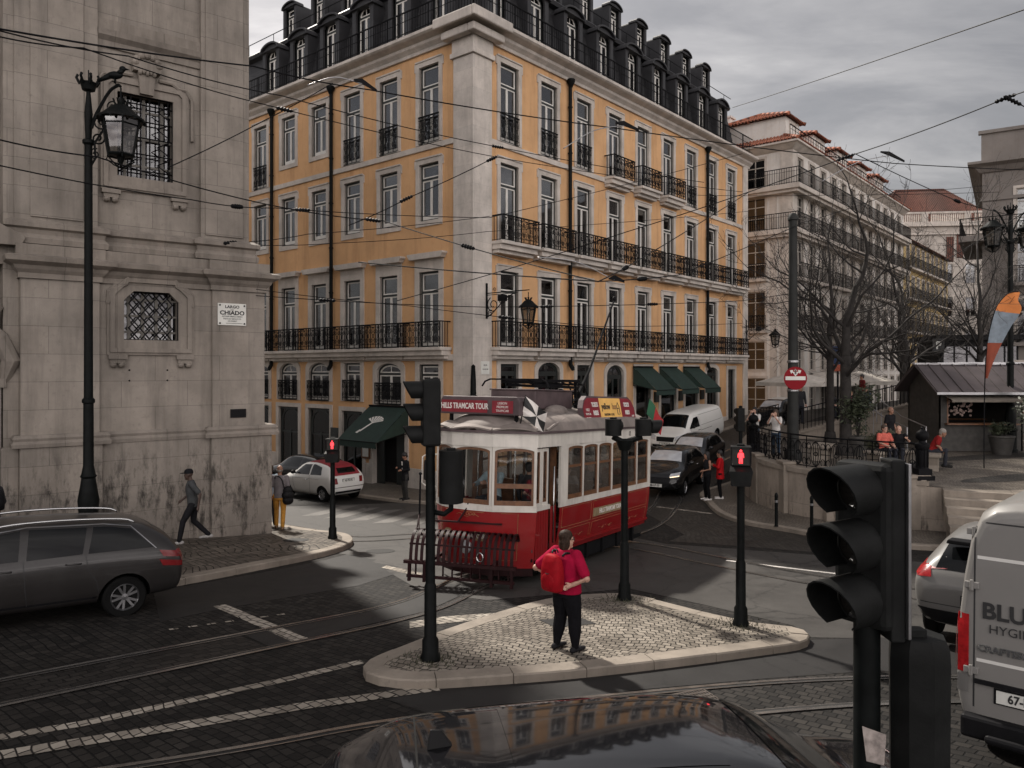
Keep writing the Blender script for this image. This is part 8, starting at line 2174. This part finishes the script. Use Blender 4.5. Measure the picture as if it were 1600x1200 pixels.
# the pair turning the church corner
p1 = (-6.36, 21.03); p2 = (-6.74, 21.69)
person('bald man in checked shirt and mustard trousers turning the church corner', p1, gz(*p1, .125), R(100), 1.76, 'tan', 'grey', ('shirt_check', (.17, .155, .16)), ('trousers_mustard', (.45, .22, .045)), ('shoe_tan', (.2, .13, .08)), bald=True, pose=dict(kl=(-.1, .12, .51), al=(-.1, .1, .1), kr=(.1, -.05, .5), ar=(.1, -.24, .12)))
person('person in pale blue shirt half hidden by the church corner', (p2[0]-.12, p2[1]+.1), gz(*p2, .125), R(110), 1.72, 'tan', 'brown', ('shirt_pale_blue', (.30, .36, .42)), ('trousers_charcoal', (.03, .03, .034)), pose=WALK, long_sleeve=True)
bp_ = thing('shoulder_bag', 'black shoulder bag hanging at the side of the bald man', 'bag', (p1[0]+.26, p1[1]-.12, gz(*p1, .125)+.95), R(15))
mb = MB()
for zz, k in ((-.14, .9), (0, 1), (.12, .8)): mb.ell((0, 0, zz), (.17*k, .09*k, .13), 12, 8)
remesh(mb, 'pouch', M['black_plastic'], bp_, .014, 3); mb = MB(); mb.tube(smooth_path([(-.1, 0, .18), (-.16, .02, .42), (-.28, .06, .52), (-.34, .12, .44), (-.2, .14, .1)], 5), .016, 5); mb.build('strap', M['black_plastic'], bp_, smooth=True)
# man in a suit outside the shop
sx_, sy_ = (-4.01, 28.83)
person('man in black suit and white shirt looking at his phone outside the shop', (sx_, sy_), gz(sx_, sy_, .1), R(215), 1.78, 'tan', 'black', ('suit_black', (.014, .014, .016)), ('suit_trousers', (.04, .038, .036)), coat=True, long_sleeve=True, tie=True, headdown=R(22), pose=dict(er=(.25, .05, 1.14), wr=(.12, .26, 1.18), el=(-.25, -.02, 1.14), wl=(-.14, .2, 1.12)))
# two women at the kerb
c1 = (6.67, 26.25); c2 = (7.16, 26.42)
person('woman in sleeveless black outfit standing at the kerb, back to the wall', c1, gz(*c1), R(195), 1.66, 'tan', 'black', ('vest_black', (.014, .014, .016)), ('leggings_black', (.007, .007, .008)), ('trainer_white', (.6, .58, .56)), sleeveless=True, long_hair=True, pose=dict(el=(-.24, .02, 1.14), wl=(-.12, .2, 1.08), ar=(.13, -.02, .09)))
person('woman in long red hoodie and black leggings standing at the kerb', c2, gz(*c2), R(165), 1.68, 'tan', 'black', ('hoodie_red', (.40, .012, .016)), ('leggings_black', (.007, .007, .008)), ('trainer_white', (.6, .58, .56)), coat=True, long_sleeve=True, fat=1.08, pose=dict(el=(-.26, .06, 1.15), wl=(-.1, .24, 1.2), er=(.26, .06, 1.15), wr=(.1, .24, 1.2)))
mb = MB()
# two in white taking photographs at the railing
PHO = dict(el=(-.25, .16, 1.22), wl=(-.06, .26, 1.50), er=(.25, .16, 1.22), wr=(.06, .26, 1.50))
for (x, y), lab, hr in (((9.05, 28.6), 'woman in white top raising a phone at the far end of the railing', 'black'), ((9.35, 27.2), 'woman in white blouse photographing beside the domed railing post', 'brown')):
    person(lab, (x, y), ZP(x, y), R(225), 1.64, 'fair', hr, ('blouse_white', (.55, .53, .51)), ('jeans_blue', (.04, .06, .09)), pose=PHO, long_hair=True)
# people inside the tram
def tram_person(label, x, y, z, turn, **k):
    p = tram_pt(x, y, z); return person(label, (p.x, p.y), p.z, TRA+turn, **k)
tram_person('tram driver in light blue shirt seated behind the centre front window', .42, -.12, .85, 0, seat=.66, top=('shirt_driver', (.26, .33, .37)), long_sleeve=True, skin='tan', hair='black', pose=dict(wl=(-.1, .42, 1.02), wr=(.2, .42, .98), el=(-.26, .2, .98), er=(.26, .2, .98)))
tram_person('passenger with dark hair and white top seated behind the tram driver', -.55, .62, .86, PI, seat=.5, top=('blouse_white', (.55, .53, .51)), hair='black', long_hair=True, skin='tan')
tram_person('standing passenger in dark jacket behind the tram right front window', .15, .55, .66, R(200), top=('jacket_dark', (.03, .03, .033)), long_sleeve=True, skin='tan', hair='black', h=1.6)
for k, (y, tp, hr, lab) in enumerate(((.62, ('tshirt_grey', (.2, .19, .19)), 'brown', 'passenger in grey seen through the second side window of the tram'), (.65, ('tshirt_navy', (.03, .035, .06)), 'grey', 'grey haired passenger by the fourth side window of the tram'), (.62, ('top_rust', (.2, .06, .03)), 'black', 'passenger in rust top near the rear of the tram'))):
    tram_person(lab, -1.35-1.15*k, y, .86, 0 if k % 2 else PI, seat=.5, top=tp, hair=hr, skin='fair', vox=.016)

# ------------------------------------------------------------------ the square: kiosks, benches, sitters, trees
M['kiosk'] = mat('kiosk_boards', (.045, .042, .038), .7, var=.35, scale=5); M['kiosk_roof'] = mat('kiosk_zinc', (.075, .062, .064), .6, .2, var=.25, scale=2)
M['kiosk_awn'] = mat('kiosk_canvas', (.16, .14, .115), .85, var=.25, scale=4); M['pale_canvas'] = mat('pale_canvas', (.42, .39, .35), .85, var=.2, scale=3)
KG = 'market kiosks in a row across the square'
def kiosk(x, y, rot, label):
    t = thing('kiosk', label, 'kiosk', (x, y, ZP(x, y)), rot, KG); w, d = 1.5, 1.2
    mb = MB(); mb.box(-w, w, -d, -d+.06, 0, 1.0); mb.box(-w, -w+.06, -d, d, 0, 2.35); mb.box(w-.06, w, -d, d, 0, 2.35); mb.box(-w, w, d-.06, d, 0, 2.35); mb.box(-w, w, -d, -d+.06, 2.05, 2.35); mb.box(-w, -w+.3, -d, -d+.06, 1.0, 2.05); mb.box(w-.35, w, -d, -d+.06, 1.0, 2.05)
    for s in (-1, 1): mb.prism([(-.01, 0)]*0 or [(-d, 2.35), (d, 2.35), (0, 3.15)], -.03, .03) if False else mb.add([(s*w, -d, 2.35), (s*w, d, 2.35), (s*w, 0, 3.12)], [(0, 1, 2)])
    mb.build('booth', M['kiosk'], t)
    mb = MB()
    for s in (-1, 1): mb.add([(-w-.35, s*(d+.55), 2.18), (w+.35, s*(d+.55), 2.18), (w+.35, 0, 3.22), (-w-.35, 0, 3.22), (-w-.35, s*(d+.55), 2.12), (w+.35, s*(d+.55), 2.12), (w+.35, 0, 3.16), (-w-.35, 0, 3.16)], [(0, 1, 2, 3), (4, 5, 6, 7), (0, 1, 5, 4), (0, 3, 7, 4), (1, 2, 6, 5)])
    for k in range(9): x_ = -w-.3+(2*w+.6)*k/8; mb.bar((x_, -d-.55, 2.2), (x_, 0, 3.24), .03, .04)
    mb.build('roof', M['kiosk_roof'], t)
    mb = MB(); mb.bar((-w-.35, -d-.56, 2.15), (w+.35, -d-.56, 2.15), .05, .09); mb.bar((-w-.35, 0, 3.24), (w+.35, 0, 3.24), .1, .06); mb.build('roof_trim', M['alloy'], t)
    mb = MB(); mb.add([(-w+.1, -d-.02, 2.08), (w-.1, -d-.02, 2.08), (w-.1, -d-.75, 1.92), (-w+.1, -d-.75, 1.92), (-w+.1, -d-.75, 1.84), (w-.1, -d-.75, 1.84)], [(0, 1, 2, 3), (3, 2, 5, 4)]); mb.build('flap_awning', M['kiosk_awn'], t)
    mb = MB(); mb.box(-w+.2, w-.2, -d-.22, -d+.3, .98, 1.04); mb.box(-w+.28, -w+.33, -d-.01, -d+.07, 1.04, 2.05); mb.box(w-.38, w-.33, -d-.01, -d+.07, 1.04, 2.05); mb.build('counter', M['wood'], t)
    mb = MB(); mb.box(-w+.06, w-.06, d-.10, d-.07, .2, 2.3); mb.build('back_wall', M['room'], t); return t
k0 = kiosk(17.4, 29.6, R(-3), 'nearest dark market kiosk with flower decorated counter and sloping zinc roof')
for i, lab in enumerate(('second kiosk roof just behind the nearest kiosk', 'third kiosk roof in the row receding across the square', 'fourth and farthest kiosk roof in the row')):
    x, y = 18.6+3.2*i, 32.0+3.9*i; copy_tree(k0, None, (x, y, ZP(x, y)), R(-3), lab)
rnd = random.Random(11)
t = thing('flower_garland', 'pale pink flower garland hung inside the nearest kiosk opening', 'flowers', (16.55, 28.45, ZP(15, 28)+1.6), R(-3)); M['petal'] = mat('pale_petals', (.36, .27, .24), .8, var=.4, scale=20)
mb = MB()
for i in range(60): mb.ell((rnd.uniform(-.5, .6), rnd.uniform(.12, .3), rnd.uniform(-.28, .32)), rnd.uniform(.03, .065), 6, 5)
mb.build('blossoms', M['petal'], t)
# feather flag
M['cloth_orange'] = mat('orange_cloth', (.60, .20, .05), .8, var=.15, scale=4); M['cloth_blue'] = mat('slate_blue_cloth', (.19, .23, .27), .8, var=.25, scale=5); M['cloth_rust'] = mat('rust_cloth', (.22, .045, .02), .8, var=.2)
def feather(label, x, y, H, rot, a=(0, .42, .68, 1.)):
    z0 = ZP(x, y); t = thing('feather_flag', label, 'flag', (x, y, z0), rot)
    C_ = smooth_path([(0, 0, .2), (.02, 0, H*.45), (.10, 0, H*.70), (.32, 0, H*.88), (.66, 0, H*.97), (1.0, 0, H*.985)], 6)
    mb = MB(); mb.tube([Vector((0, 0, 0))]+C_, .018, 6); mb.build('pole', M['iron'], t, smooth=True)
    n = len(C_)
    for q, (nm, m) in enumerate((('rust_panel', M['cloth_rust']), ('blue_panel', M['cloth_blue']), ('orange_panel', M['cloth_orange']))):
        i0, i1 = int((n-1)*(.24, .40, .60)[q]), int((n-1)*(.40, .60, 1.)[q]); L = []
        for i in range(i0, i1+1):
            f = i/(n-1); p = C_[i]; wd = .85*max(0, min(1, (f-.2)/.45))**.8*math.sin(PI*min(1, .12+f*.80))**.6*(1-.55*max(0, f-.75)/.25)
            for k in range(5): L.append(p+Vector((wd*k/4*(1-.75*max(0, f-.55)/.45), .05*math.sin(k*1.3+f*9), -wd*k/4*max(0, f-.5)*1.5)))
        m_ = i1-i0+1; mb = MB(); mb.add(L, [(5*i+k, 5*i+k+1, 5*i+k+6, 5*i+k+5) for i in range(m_-1) for k in range(4)]); mb.build(nm, m, t, smooth=True)
feather('orange and slate blue feather flag in front of the nearest kiosk', 14.75, 24.0, 5.6, R(-8)); feather('second feather flag at the right edge behind the nearest one', 17.3, 25.5, 4.7, R(10))
# pots with shrubs
M['leaf_dark'] = mat('dark_leaves', (.030, .038, .018), .6, var=.5, scale=8); M['leaf_olive'] = mat('olive_leaves', (.050, .052, .028), .6, var=.5, scale=8)
def leaf_cloud(mb, c, r, n, s, rn):
    for _ in range(n):
        d = Vector((rn.gauss(0, 1), rn.gauss(0, 1), rn.gauss(0, 1))).normalized()*(rn.random()**.5); p = Vector(c)+Vector((d.x*r[0], d.y*r[1], d.z*r[2]))
        a = Vector((rn.gauss(0, 1), rn.gauss(0, 1), rn.gauss(0, 1))).normalized(); b = a.orthogonal().normalized(); q = s*rn.uniform(.6, 1.3)
        mb.add([p-a*q, p+b*q*.4, p+a*q, p-b*q*.4], [(0, 1, 2, 3)])
def potted(label, x, y, H, R_, pot=.35, n=700, m='leaf_dark'):
    z = ZP(x, y); t = thing('potted_shrub', label, 'plant', (x, y, z)); mb = MB(); mb.lathe([(pot*.75, 0), (pot, pot*1.5), (pot*1.08, pot*1.55), (pot*1.05, pot*1.7), (pot*.9, pot*1.65)], 14); mb.build('pot', M['kiosk'], t, smooth=40)
    rn = random.Random(int(x*100)); mb = MB()
    for k in range(5): a = 2*PI*k/5; mb.tube([(0, 0, pot*1.5), (.1*math.cos(a), .1*math.sin(a), H*.5), (R_*.5*math.cos(a), R_*.5*math.sin(a), H*.85)], [.03, .022, .01], 5)
    mb.build('stem', M['bark'] if 'bark' in M else M['kiosk'], t)
    mb = MB()
    for k in range(9): a = rn.uniform(0, 2*PI); q = rn.uniform(0, R_*.6); leaf_cloud(mb, (q*math.cos(a), q*math.sin(a), pot*1.6+(H-pot*1.6)*rn.uniform(.25, .85)), (R_*.5, R_*.5, H*.2), n//9, .085, rn)
    mb.build('foliage', M[m], t)
M['bark'] = mat('bark', (.022, .019, .017), .9, var=.4, scale=6, bump=.6, bscale=18)
potted('tall dark potted shrub to the right of the nearest kiosk', 18.3, 26.6, 2.6, .8, .42, 1300); potted('low dark planter by the nearest kiosk side wall', 17.6, 27.6, 1.1, .45, .4, 400); potted('dark leafy shrub in a tub behind the main tree trunk', 12.3, 27.3, 2.5, .8, .4, 1300); potted('bushy dark shrub near the seated couple', 11.8, 24.6, 1.15, .55, .35, 600, 'leaf_olive')
# stone bench-table, benches
def stone_bench(label, x, y, rot):
    t = thing('stone_bench', label, 'bench', (x, y, ZP(x, y)), rot); mb = MB(); mb.box(-.75, .75, -.32, .32, .42, .52); mb.build('seat', M['kerb'], t, bevel=.025)
    for s in (-.5, .5): mb = MB(); mb.prism([(-.2, 0), (.2, 0), (.12, .18), (.18, .418), (-.18, .418), (-.12, .18)], -.25, .25); mb.M = Matrix.Identity(4); mb.v = [(v[0]+s, v[1], v[2]) for v in mb.v]; mb.build('leg', M['kerb'], t, bevel=.02)
stone_bench('pale stone bench left of the main tree trunk', 10.6, 26.2, R(55)); stone_bench('pale stone bench under the seated couple', 11.95, 24.35, R(20)); stone_bench('pale stone bench by the kiosk stair under the seated group', 16.2, 37, R(10)); stone_bench('pale stone bench under the man in dark red', 13.0, 23.9, R(60))
def sitter(label, x, y, face, **k): return person(label, (x, y), ZP(x, y), face, seat=k.pop('seat', .56), **k)
sitter('woman in coral pink top seated beside a bald man', 11.75, 24.25, R(-80), top=('top_coral', (.55, .13, .10)), hair='brown', skin='fair', glasses=True)
sitter('bald man in black t-shirt reaching towards the woman in coral', 12.25, 24.3, R(-120), top=('tshirt_black', (.014, .014, .016)), bald=True, hair='grey', skin='fair', lean=R(12), pose=dict(wl=(-.25, .5, .95), el=(-.3, .28, .86)))
sitter('man in dark red shirt leaning forward on a bench by the kiosk', 13.05, 23.95, R(-30), top=('shirt_dark_red', (.22, .018, .018)), hair='grey', skin='tan', lean=R(28))
sitter('person in bright magenta jacket seated in the group by the kiosk', 16.1, 37.0, R(-40), top=('jacket_magenta', (.55, .02, .20)), long_sleeve=True, hair='fair', skin='fair', lean=R(15), seat=1.15)
sitter('person in black seated left of the magenta jacket', 15.4, 37.0, R(-70), top=('jacket_dark', (.03, .03, .033)), long_sleeve=True, hair='black', seat=1.1)
person('man in denim jacket standing right of the magenta jacket', (17.0, 36.8), ZP(17, 37)+.35, R(200), 1.75, top=('denim_jacket', (.045, .06, .08)), legs=('trousers_tan', (.22, .16, .11)), long_sleeve=True, hair='black', coat=True)
person('man in burgundy jumper standing highest in the group by the kiosk', (17.6, 38.6), ZP(17, 38)+.9, R(180), 1.78, top=('jumper_burgundy', (.10, .018, .018)), long_sleeve=True, hair='black', skin='tan')
person('bald man in black standing behind the seated couple', (13.3, 27.0), ZP(13, 27), R(-60), 1.75, top=('tshirt_black', (.014, .014, .016)), bald=True, skin='tan', hair='black')
person('fair haired person half hidden behind the main tree', (12.6, 33.6), ZP(12, 33)+.6, R(-90), 1.7, top=('jacket_dark', (.03, .03, .033)), long_sleeve=True, hair='fair', long_hair=True)
person('person in white far off above the kiosk roofs', (26.0, 45.0), ZP(26, 45)+.9, R(-90), 1.7, top=('blouse_white', (.55, .53, .51)), hair='black', vox=.02); person('person in grey far off beside the parking sign', (24.4, 44.6), ZP(24, 44)+.9, R(-60), 1.7, top=('tshirt_grey', (.2, .19, .19)), hair='black', vox=.02)
# ramp with a balustrade wall at the back of the square
t = thing('ramp_wall', 'low stone ramp wall with dark railing rising behind the main tree', 'wall', (11.8, 32.8, ZP(12, 33)), R(14))
mb = MB(); mb.prism([(0, 0), (7, 0), (7, 1.5), (0, .1)], 0, .35); mb.build('wall_body', M['wall_stone'], t); mb = MB(); mb.bar((0, .17, .17), (7, .17, 1.57), .45, .1); mb.build('coping', M['kerb'], t)
mb = MB(); mb.bar((0, .17, 1.15), (7, .17, 2.55), .05, .04)
for k in range(36): x = .1+.19*k; z = .22+1.4*x/7; mb.bar((x, .17, z), (x, .17, z+.95), .022, .022)
mb.build('railing', M['iron'], t)
t = thing('stair_railing', 'pale metal stair handrail beside the nearest kiosk', 'railing', (14.0, 29.0, ZP(14, 29)), R(25)); mb = MB()
for dx in (0, 1.0): mb.tube([(dx-.6, -1.5, .05), (dx-.6, -1.5, .95), (dx, .0, 1.25), (dx+.6, 1.6, 1.9), (dx+.6, 1.6, .9)], .025, 6)
for k in range(7): mb.tube([(-.6+.2*k, -1.5+.52*k, .1), (-.6+.2*k, -1.5+.52*k, .95+.15*k)], .014, 5)
mb.build('handrail', M['alloy'], t)
# café parasols and their tables, parking sign, poster column
for i, (x, y, lab) in enumerate(((15.2, 41.0, 'pale café parasol nearest the white house'), (17.4, 42.6, 'pale café parasol in the middle of three behind the tree'), (19.6, 43.4, 'pale café parasol farthest right behind the tree'))):
    if i == 0:
        p0 = thing('parasol', lab, 'parasol', (x, y, ZP(x, y)), R(20), 'café parasols'); mb = MB(); mb.tube([(0, 0, 0), (0, 0, 2.6)], .03, 6); mb.build('pole', M['iron'], p0)
        mb = MB(); mb.loft([[(1.5, -1.5, 2.2), (1.5, 1.5, 2.2), (-1.5, 1.5, 2.2), (-1.5, -1.5, 2.2)], [(.05, -.05, 2.75), (.05, .05, 2.75), (-.05, .05, 2.75), (-.05, -.05, 2.75)]], caps=False); mb.loft([[(1.5, -1.5, 2.2), (1.5, 1.5, 2.2), (-1.5, 1.5, 2.2), (-1.5, -1.5, 2.2)], [(1.5, -1.5, 2.0), (1.5, 1.5, 2.0), (-1.5, 1.5, 2.0), (-1.5, -1.5, 2.0)]], caps=False); mb.build('canopy', M['pale_canvas'], p0)
    else: copy_tree(p0, None, (x, y, ZP(x, y)), R(20+8*i), lab)
t = thing('parking_sign', 'small dark parking sign with white letter P among the trees', 'road sign', (24.42, 44, ZP(24, 44))); mb = MB(); mb.tube([(0, 0, 0), (0, 0, 4.62-ZP(24, 44))], .04, 6); mb.build('pole', M['iron'], t)
zc_ = 5.36-ZP(24, 44); mb = MB(); mb.box(-.35, .35, -.03, .03, zc_-.4, zc_+.4); mb.build('panel', M['ink'], t, bevel=.02); mb = MB(); text_mb(mb, 'P', .62, face_matrix((0, -.034, zc_), (1, 0, 0)), bold=.02); mb.build('letter', M['plate'], t)
t = thing('poster_panel', 'narrow blue and red poster panel on a post left of the main tree', 'poster', (15.27, 36, ZP(15, 36))); z1 = 4.63-ZP(15, 36); mb = MB(); mb.tube([(0, 0, 0), (0, 0, z1)], .05, 6); mb.build('pole', M['iron'], t); mb = MB(); mb.box(-.5, .5, -.04, .04, z1-.4, z1+.45); mb.build('blue_panel', cloth('poster_blue', (.025, .035, .07)), t); mb = MB(); mb.box(-.5, .5, -.045, .045, z1-.72, z1-.41); mb.build('red_panel', M['cloth_rust'], t)
# drain grate and covers
gp = [(1.80, 8.99), (2.29, 9.22), (2.51, 8.56), (2.04, 8.40)]
drape('drain_grate', gp, .010, M['rail_groove'])
cG = sum((Vector(p) for p in gp), Vector((0, 0)))/4
t = thing('drain_grate', 'rectangular iron drain grate set between the setts and the near rail', 'drain', (cG.x, cG.y, G(cG.x, cG.y))); mb = MB(); A_, B_, C2, D2 = [Vector((p[0], p[1], G(*p)+.016)) for p in gp]
for k in range(15): f = k/14; mb.bar(A_.lerp(B_, f), D2.lerp(C2, f), .014, .012)
for k in range(9): f = k/8; mb.bar(A_.lerp(D2, f), B_.lerp(C2, f), .02, .014)
mb.build('bars', M['rail'], t, world=True)
drape('access_cover', [(0.41, 11.80), (1.05, 11.97), (1.28, 11.63), (0.65, 11.41)], .118, M['rail_groove'])
drape('access_cover', [(-5.35+.32*math.cos(a), 19.0+.3*math.sin(a)) for a in [2*PI*i/18 for i in range(18)]], .126, M['asphalt_dark'])
drape('access_cover', [(-3.1+.34*math.cos(a), 18.1+.32*math.sin(a)) for a in [2*PI*i/18 for i in range(18)]], .011, M['rail_groove'])

# weeds at the foot of the island posts
rn = random.Random(5)
for nm, (x, y) in (('weeds', (bx_, by_)), ('weeds', (ax, ay)), ('weeds', (cx_, cy_))):
    mb = MB()
    for i in range(160): a = rn.uniform(0, 2*PI); q = .1+abs(rn.gauss(0, .16)); X_, Y_ = x+q*math.cos(a)*1.3, y+q*math.sin(a); z = G(X_, Y_)+.11; hh = rn.uniform(.02, .07); mb.add([(X_-.006, Y_, z), (X_+.006, Y_, z), (X_+rn.uniform(-.04, .04), Y_+rn.uniform(-.03, .03), z+hh)], [(0, 1, 2)])
    o = mb.build('weeds', M['leaf_olive'], kind='stuff', label='sparse weeds in the paving joints at the foot of an island post', cat='weeds')

# ------------------------------------------------------------------ bare trees
def bare_tree(label, x, y, z, H, spread, seed, trunk_r=.2, fork=.32, depth=6, group=None, lean=(0, 0)):
    t = thing('bare_tree', label, 'tree', (x, y, z), 0, group); rn = random.Random(seed); tr = MB(); br = MB(); tw = MB()
    F = Vector((lean[0], lean[1], H*fork)); tr.tube(smooth_path([(0, 0, -.1), (lean[0]*.3, lean[1]*.3, H*fork*.4), tuple(F)], 4), [trunk_r*1.35]+[trunk_r*(1-.03*i) for i in range(8)], 10); tr.lathe([(trunk_r*2.0, -.12), (trunk_r*1.5, .12), (trunk_r*1.2, .45)], 10)
    def grow(p, d, L, r, lv):
        n = 4; P = [p]; q = Vector(p); dd = Vector(d)
        for i in range(n):
            dd = (dd+Vector((rn.gauss(0, .15), rn.gauss(0, .15), rn.gauss(.045, .10)))).normalized(); q = q+dd*L/n; P.append(q.copy())
        (br if lv < 3 else tw).tube(P, [max(.0055, r*(1-.42*i/n)) for i in range(n+1)], 6 if lv < 2 else (4 if lv < 4 else 3), caps=False)
        if lv >= depth or L < .22: return
        kids_ = 3 if lv < 2 else rn.choice((2, 3, 3))
        for k in range(kids_):
            f = 1. if k == 0 else rn.uniform(.3, .95); i = min(n-1, int(f*n)); b = P[i].lerp(P[i+1], f*n-i) if f < 1 else P[-1]
            ax_ = dd.orthogonal().normalized(); ax_ = Matrix.Rotation(rn.uniform(0, 2*PI), 3, dd) @ ax_
            nd = (Matrix.Rotation(rn.uniform(.12, .4) if k == 0 else rn.uniform(.45, 1.05), 3, ax_) @ dd)
            grow(b, nd, L*(rn.uniform(.68, .86) if k == 0 else rn.uniform(.48, .76)), r*(.60 if k == 0 else .42), lv+1)
    grow(F, Vector((.05, 0, 1)), H*.30, trunk_r*.75, 0)
    for k in range(7):
        a = 2*PI*k/7+rn.uniform(-.3, .3); up = rn.uniform(.45, 1.5); zz = F*(rn.uniform(.72, 1.0)); grow(zz, Vector((math.cos(a)*spread, math.sin(a)*spread, up)).normalized(), H*.22*rn.uniform(.8, 1.2), trunk_r*.36, 1)
    tr.build('trunk', M['bark'], t, smooth=True); br.build('limbs', M['bark'], t, smooth=True); tw.build('twigs', M['bark'], t); return t
x, y = 11.9, 27.4
bare_tree('largest bare tree, its twigs reaching above the white house roofline', x, y, ZP(x, y), 8.4, .85, 4, .22, .42, 7)
x, y = 13.05, 31.5; bare_tree('bare tree with slim straight trunk just left of the largest tree', x, y, ZP(x, y), 7.6, .9, 9, .17, .5, 5)
TG = 'bare trees at the back of the square'
for i, (px, Y, H, sd, lab) in enumerate(((26.2, 43, 11.0, 21, 'bare tree behind the kiosks nearest the parking sign'), (23.4, 46, 10.2, 33, 'bare tree between the largest tree and the parking sign'), (29.4, 47, 11.0, 45, 'bare tree in front of the grey building'), (21.0, 41, 9.0, 52, 'bare tree standing before the straw yellow townhouse'))):
    bare_tree(lab, px, Y, ZP(px, Y), H, 1.0, sd, .2, .36, 6, TG)

BACK_GLOW = 10.2
SUN_E = 6.4
# ------------------------------------------------------------------ camera, sky, sun
cam = bpy.data.cameras.new('camera'); co = bpy.data.objects.new('camera', cam); COL.objects.link(co)
co.location = (0, 0, CAMZ); co.rotation_euler = (R(90), 0, 0)
cam.sensor_width = 36; cam.lens = 27.0; cam.shift_y = -23/1600.; cam.clip_end = 3000; cam.clip_start = .05
SC.camera = co

SUN_DIR = Vector((-.54, .84, 1.12)).normalized()          # towards the sun: beyond the tram, a little to the left
w = bpy.data.worlds.new('World'); SC.world = w; w.use_nodes = True
t = NT(w)
for nd in list(t.n): t.n.remove(nd)
out = t.add('ShaderNodeOutputWorld')
sky = t.add('ShaderNodeTexSky'); sky.sky_type = 'NISHITA'; sky.sun_disc = False
sky.sun_elevation = math.asin(SUN_DIR.z); sky.sun_rotation = math.atan2(SUN_DIR.x, SUN_DIR.y)
sky.air_density = 1.2; sky.dust_density = 3.
bg1 = t.add('ShaderNodeBackground'); bg1.inputs[1].default_value = .05
hs = t.add('ShaderNodeHueSaturation'); hs.inputs['Saturation'].default_value = .35; t.link(sky.outputs[0], hs.inputs['Color']); t.link(hs.outputs[0], bg1.inputs[0])
tc = t.add('ShaderNodeTexCoord'); sx = t.add('ShaderNodeSeparateXYZ'); t.link(tc.outputs['Generated'], sx.inputs[0])
zc = t.math('MAXIMUM', t.math('ADD', sx.outputs[2], .18), .05)
cm = t.add('ShaderNodeCombineXYZ'); t.link(t.math('DIVIDE', sx.outputs[0], zc), cm.inputs[0]); t.link(t.math('DIVIDE', sx.outputs[1], zc), cm.inputs[1])
n1 = t.noise(t.mapping(cm.outputs[0], (.75, 1.5, 1), (0, 0, R(12))), 1.5, 8, .58, .35); n2 = t.noise(t.mapping(cm.outputs[0], (.35, .6, 1), (0, 0, R(20)), (3.1, 1.2, 0)), 1., 4, .5)
cl = t.math('ADD', t.math('MULTIPLY', n1.outputs['Fac'], .55), t.math('MULTIPLY', n2.outputs['Fac'], .45))
cloud = t.ramp(cl, [(.38, (.056, .049, .050)), (.475, (.150, .135, .134)), (.56, (.345, .32, .307)), (.65, (.70, .665, .625))])
# the cloud deck is thinnest low behind the ochre building and thick to the right; a glow added behind the camera lights the facades
def dotdir(d):
    dn = t.n.new('ShaderNodeVectorMath'); dn.operation = 'DOT_PRODUCT'; t.link(tc.outputs['Generated'], dn.inputs[0]); dn.inputs[1].default_value = Vector(d).normalized(); return dn.outputs['Value']
g1 = t.math('POWER', t.math('MAXIMUM', dotdir((-.25, .9, .42)), 0), 14.)
g2 = t.math('POWER', t.math('MAXIMUM', dotdir((.2, -.9, .16)), 0), 1.1)
gain = t.math('ADD', t.math('ADD', t.math('MULTIPLY', g1, 1.3), t.math('MULTIPLY', g2, BACK_GLOW)), .95)
gain = t.math('MULTIPLY', gain, t.math('SUBTRACT', 1.06, t.math('MULTIPLY', t.math('MAXIMUM', sx.outputs[2], 0), .86)))
bg2 = t.add('ShaderNodeBackground'); t.link(cloud, bg2.inputs[0]); t.link(gain, bg2.inputs[1])
ad = t.add('ShaderNodeAddShader'); t.link(bg1.outputs[0], ad.inputs[0]); t.link(bg2.outputs[0], ad.inputs[1]); t.link(ad.outputs[0], out.inputs[0])

sl = bpy.data.lights.new('sun', 'SUN'); sl.energy = SUN_E; sl.angle = R(2.5); sl.color = (1, .93, .84)
so = bpy.data.objects.new('sun', sl); COL.objects.link(so); so.location = (-30, 45, 60)
so.rotation_euler = SUN_DIR.to_track_quat('Z', 'Y').to_euler()
SC.view_settings.view_transform = 'Standard'; SC.view_settings.look = 'None'; SC.view_settings.exposure = 0; SC.view_settings.gamma = 1
SC.render.engine = 'CYCLES'
SC.cycles.max_bounces = 6; SC.cycles.transparent_max_bounces = 12; SC.cycles.caustics_reflective = False; SC.cycles.caustics_refractive = False
